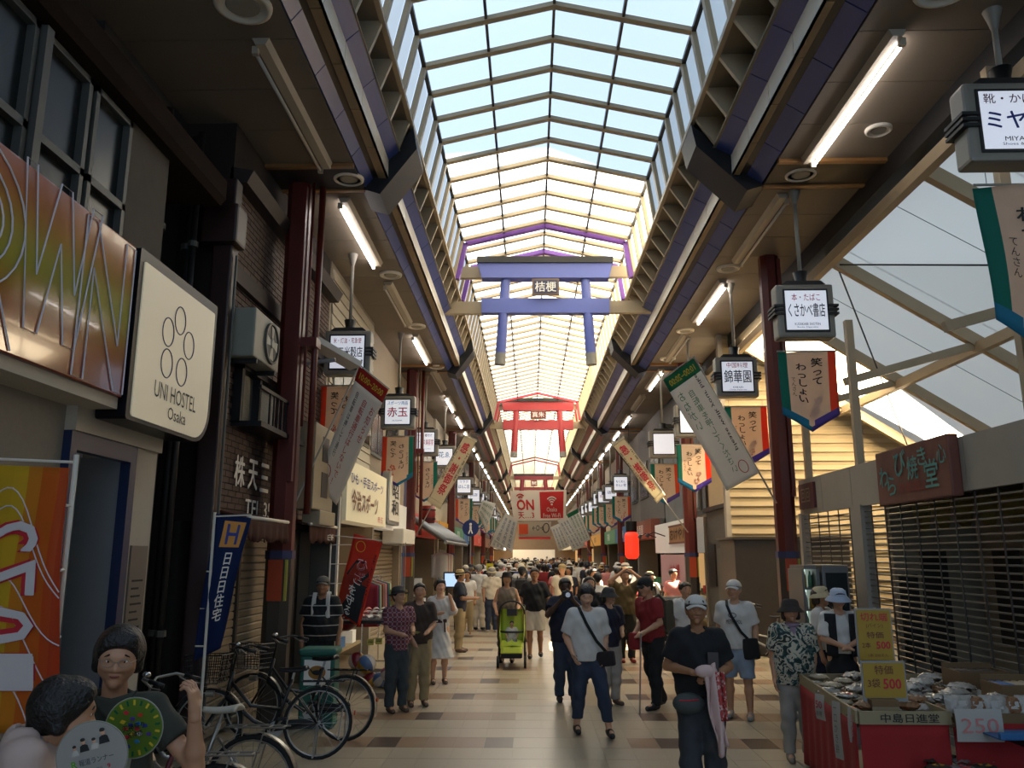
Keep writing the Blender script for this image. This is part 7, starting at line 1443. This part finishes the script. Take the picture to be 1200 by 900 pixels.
for u, v, Y, w, h, tl, lab, ls in ((969, 828, 7.25, .12, .2, .8, 'slip of paper with red price taped highest on the left skirt of the stall', (('50', .7, .3, 0, .6, 'letter_red', .02), ('お得', .6, .2, 0, .25, 'ink', .0))), (990, 855, 6.85, .1, .42, .8, 'long paper strip with faint vertical writing on the left skirt of the stall', ((vert('一口かき餅'), .4, .8, 0, .5, 'fan_grey', .0),)), (1010, 850, 6.5, .13, .25, .8, 'paper slip with faint pink writing at the front corner of the stall', ((vert('半額'), .4, .6, 0, .5, 'cl_rose', .01),)), (1142, 848, 6.33, .33, .22, 0., 'white paper sheet with large 250 on the front of the stall', (('250', .8, .45, 0, .5, 'cl_rose', .0),))):
    p = py(u, v, Y); r = root('paper_slip', p-Vector((0, 0, h/2)), -tl*1.6, label=lab, cat='paper'); xo = -.03; part('sheet', MB().sheet(lambda a, b: ((a-.5)*w, -.06-.01*math.sin(b*3), h*(1-b)), 4, 6, .002), 'paper', r)
    for t, tw, th, tx, tz, m_, bo in ls: letter(t, w*tw, h*th, m_, r, loc=(w*tx, -.078, h*tz), bold=bo, name='writing')
# standing sign by the lantern and a display screen among the left shops
p = pz(790, 800, 0); sg2 = root('standing_signboard', (py(789, 725, 14.6).x, 14.6, 0), -.15, label='pale standing signboard with large black brush characters behind the red shirted man', cat='signboard')
part('board', MB().cbox(-.36, .36, -.02, .02, .35, 1.25, .01), M('board_pale', 'a19c8c', .7), sg2); letter(vert('地鶏屋'), .2, .75, 'ink', sg2, loc=(.18, -.025, .8), bold=.04); letter(vert('うま'), .26, .6, 'ink', sg2, loc=(-.15, -.025, .8), bold=.05)
for x in (-.3, .3): part('leg', MB().box(x-.02, x+.02, -.02, .02, 0, .36), 'dark_metal', sg2)
p = py(534, 680, 22.5); sc_ = root('display_screen', (p.x, 22.5, 0), label='bright screen on a stand behind the straw hatted man', cat='screen'); part('bezel', MB().cbox(-.33, .33, -.03, .03, p.z-.2, p.z+.22, .015), 'black', sc_); part('screen', MB().box(-.29, .29, -.034, -.03, p.z-.16, p.z+.18), M('screen_glow', '9db8d8', .4, emit=.8), sc_); part('stand', MB().tube([(0, 0, 0), (0, 0, p.z-.2)], .03, 8), 'black', sc_)
for i in range(7):
    x = -2.5+.0*i; g_ = root('hung_shirt', (-2.75, 25.2+.28*i, 1.3), label='pale shirt hanging under the tiled eave of the clothes shop', cat='garment', group='pale shirts under the tiled eave'); part('cloth', MB().sheet(lambda u, v: (-.25+.5*u, .03*math.sin(u*8+i), .72-.75*v-.08*abs(2*u-1)*(1-v)), 6, 6, .02), ('cl_white', 'cl_rose', 'cl_cream')[i % 3], g_, smooth=True); part('hook', MB().tube([(0, 0, .7), (0, 0, .8)], .008, 5), 'chrome', g_)
ys = root('yellow_sign', (py(574, 664, 27).x, 27, 0), label='small bright yellow sign on a pole above the crowd by the left shops', cat='sign'); p = py(574, 664, 27); part('plate', MB().box(-.11, .11, -.01, .01, p.z-.1, p.z+.1), M('sign_yellow', 'c8c020', .5), ys); part('arrow', MB().beam((-.06, -.015, p.z), (.05, -.015, p.z), .01, .03, up=(0, 0, 1)), 'ink', ys); part('pole', MB().tube([(0, .02, 0), (0, .02, p.z)], .02, 6), 'grey_steel', ys)
# wall added to block the too bright open far end
fe = root('far_blocking_wall', (.4, 111, 0), kind='structure'); part('wall', MB().box(-5, 6, 111, 111.6, 0, 9), 'shopwall4', fe, True)
part('far_pale_panel', MB().box(-2.4, 3.2, 110.9, 111, 0, 2.6), 'shopsign3', fe, True)  # added pale panel, glowing faintly for some brightness low down
# ------------------------------------------------------------------ thin cloth lets light through
def let_through(names, fac):
    for nm in names:
        m = MATS.get(nm)
        if not m: continue
        nt = m.node_tree; n = nt.nodes; b = n['Principled BSDF']; out = n['Material Output']; t = n.new('ShaderNodeBsdfTranslucent'); mx = n.new('ShaderNodeMixShader'); mx.inputs[0].default_value = fac
        src = b.inputs['Base Color']
        if src.is_linked: nt.links.new(src.links[0].from_socket, t.inputs[0])
        else: t.inputs[0].default_value = src.default_value
        nt.links.new(b.outputs[0], mx.inputs[1]); nt.links.new(t.outputs[0], mx.inputs[2]); nt.links.new(mx.outputs[0], out.inputs[0])
let_through(['cloth_cream', 'cloth_orange', 'cloth_green', 'cloth_teal', 'cloth_violet', 'flag_white', 'flag_red', 'flag_green', 'flag_cream', 'banner_white', 'banner_red', 'banner_dull', 'orange_cloth', 'banner_blue', 'nobori_red', 'fan_white', 'fan_green', 'awning_red', 'scallop'], .5)
print('script', round(time.time()-T0, 1))
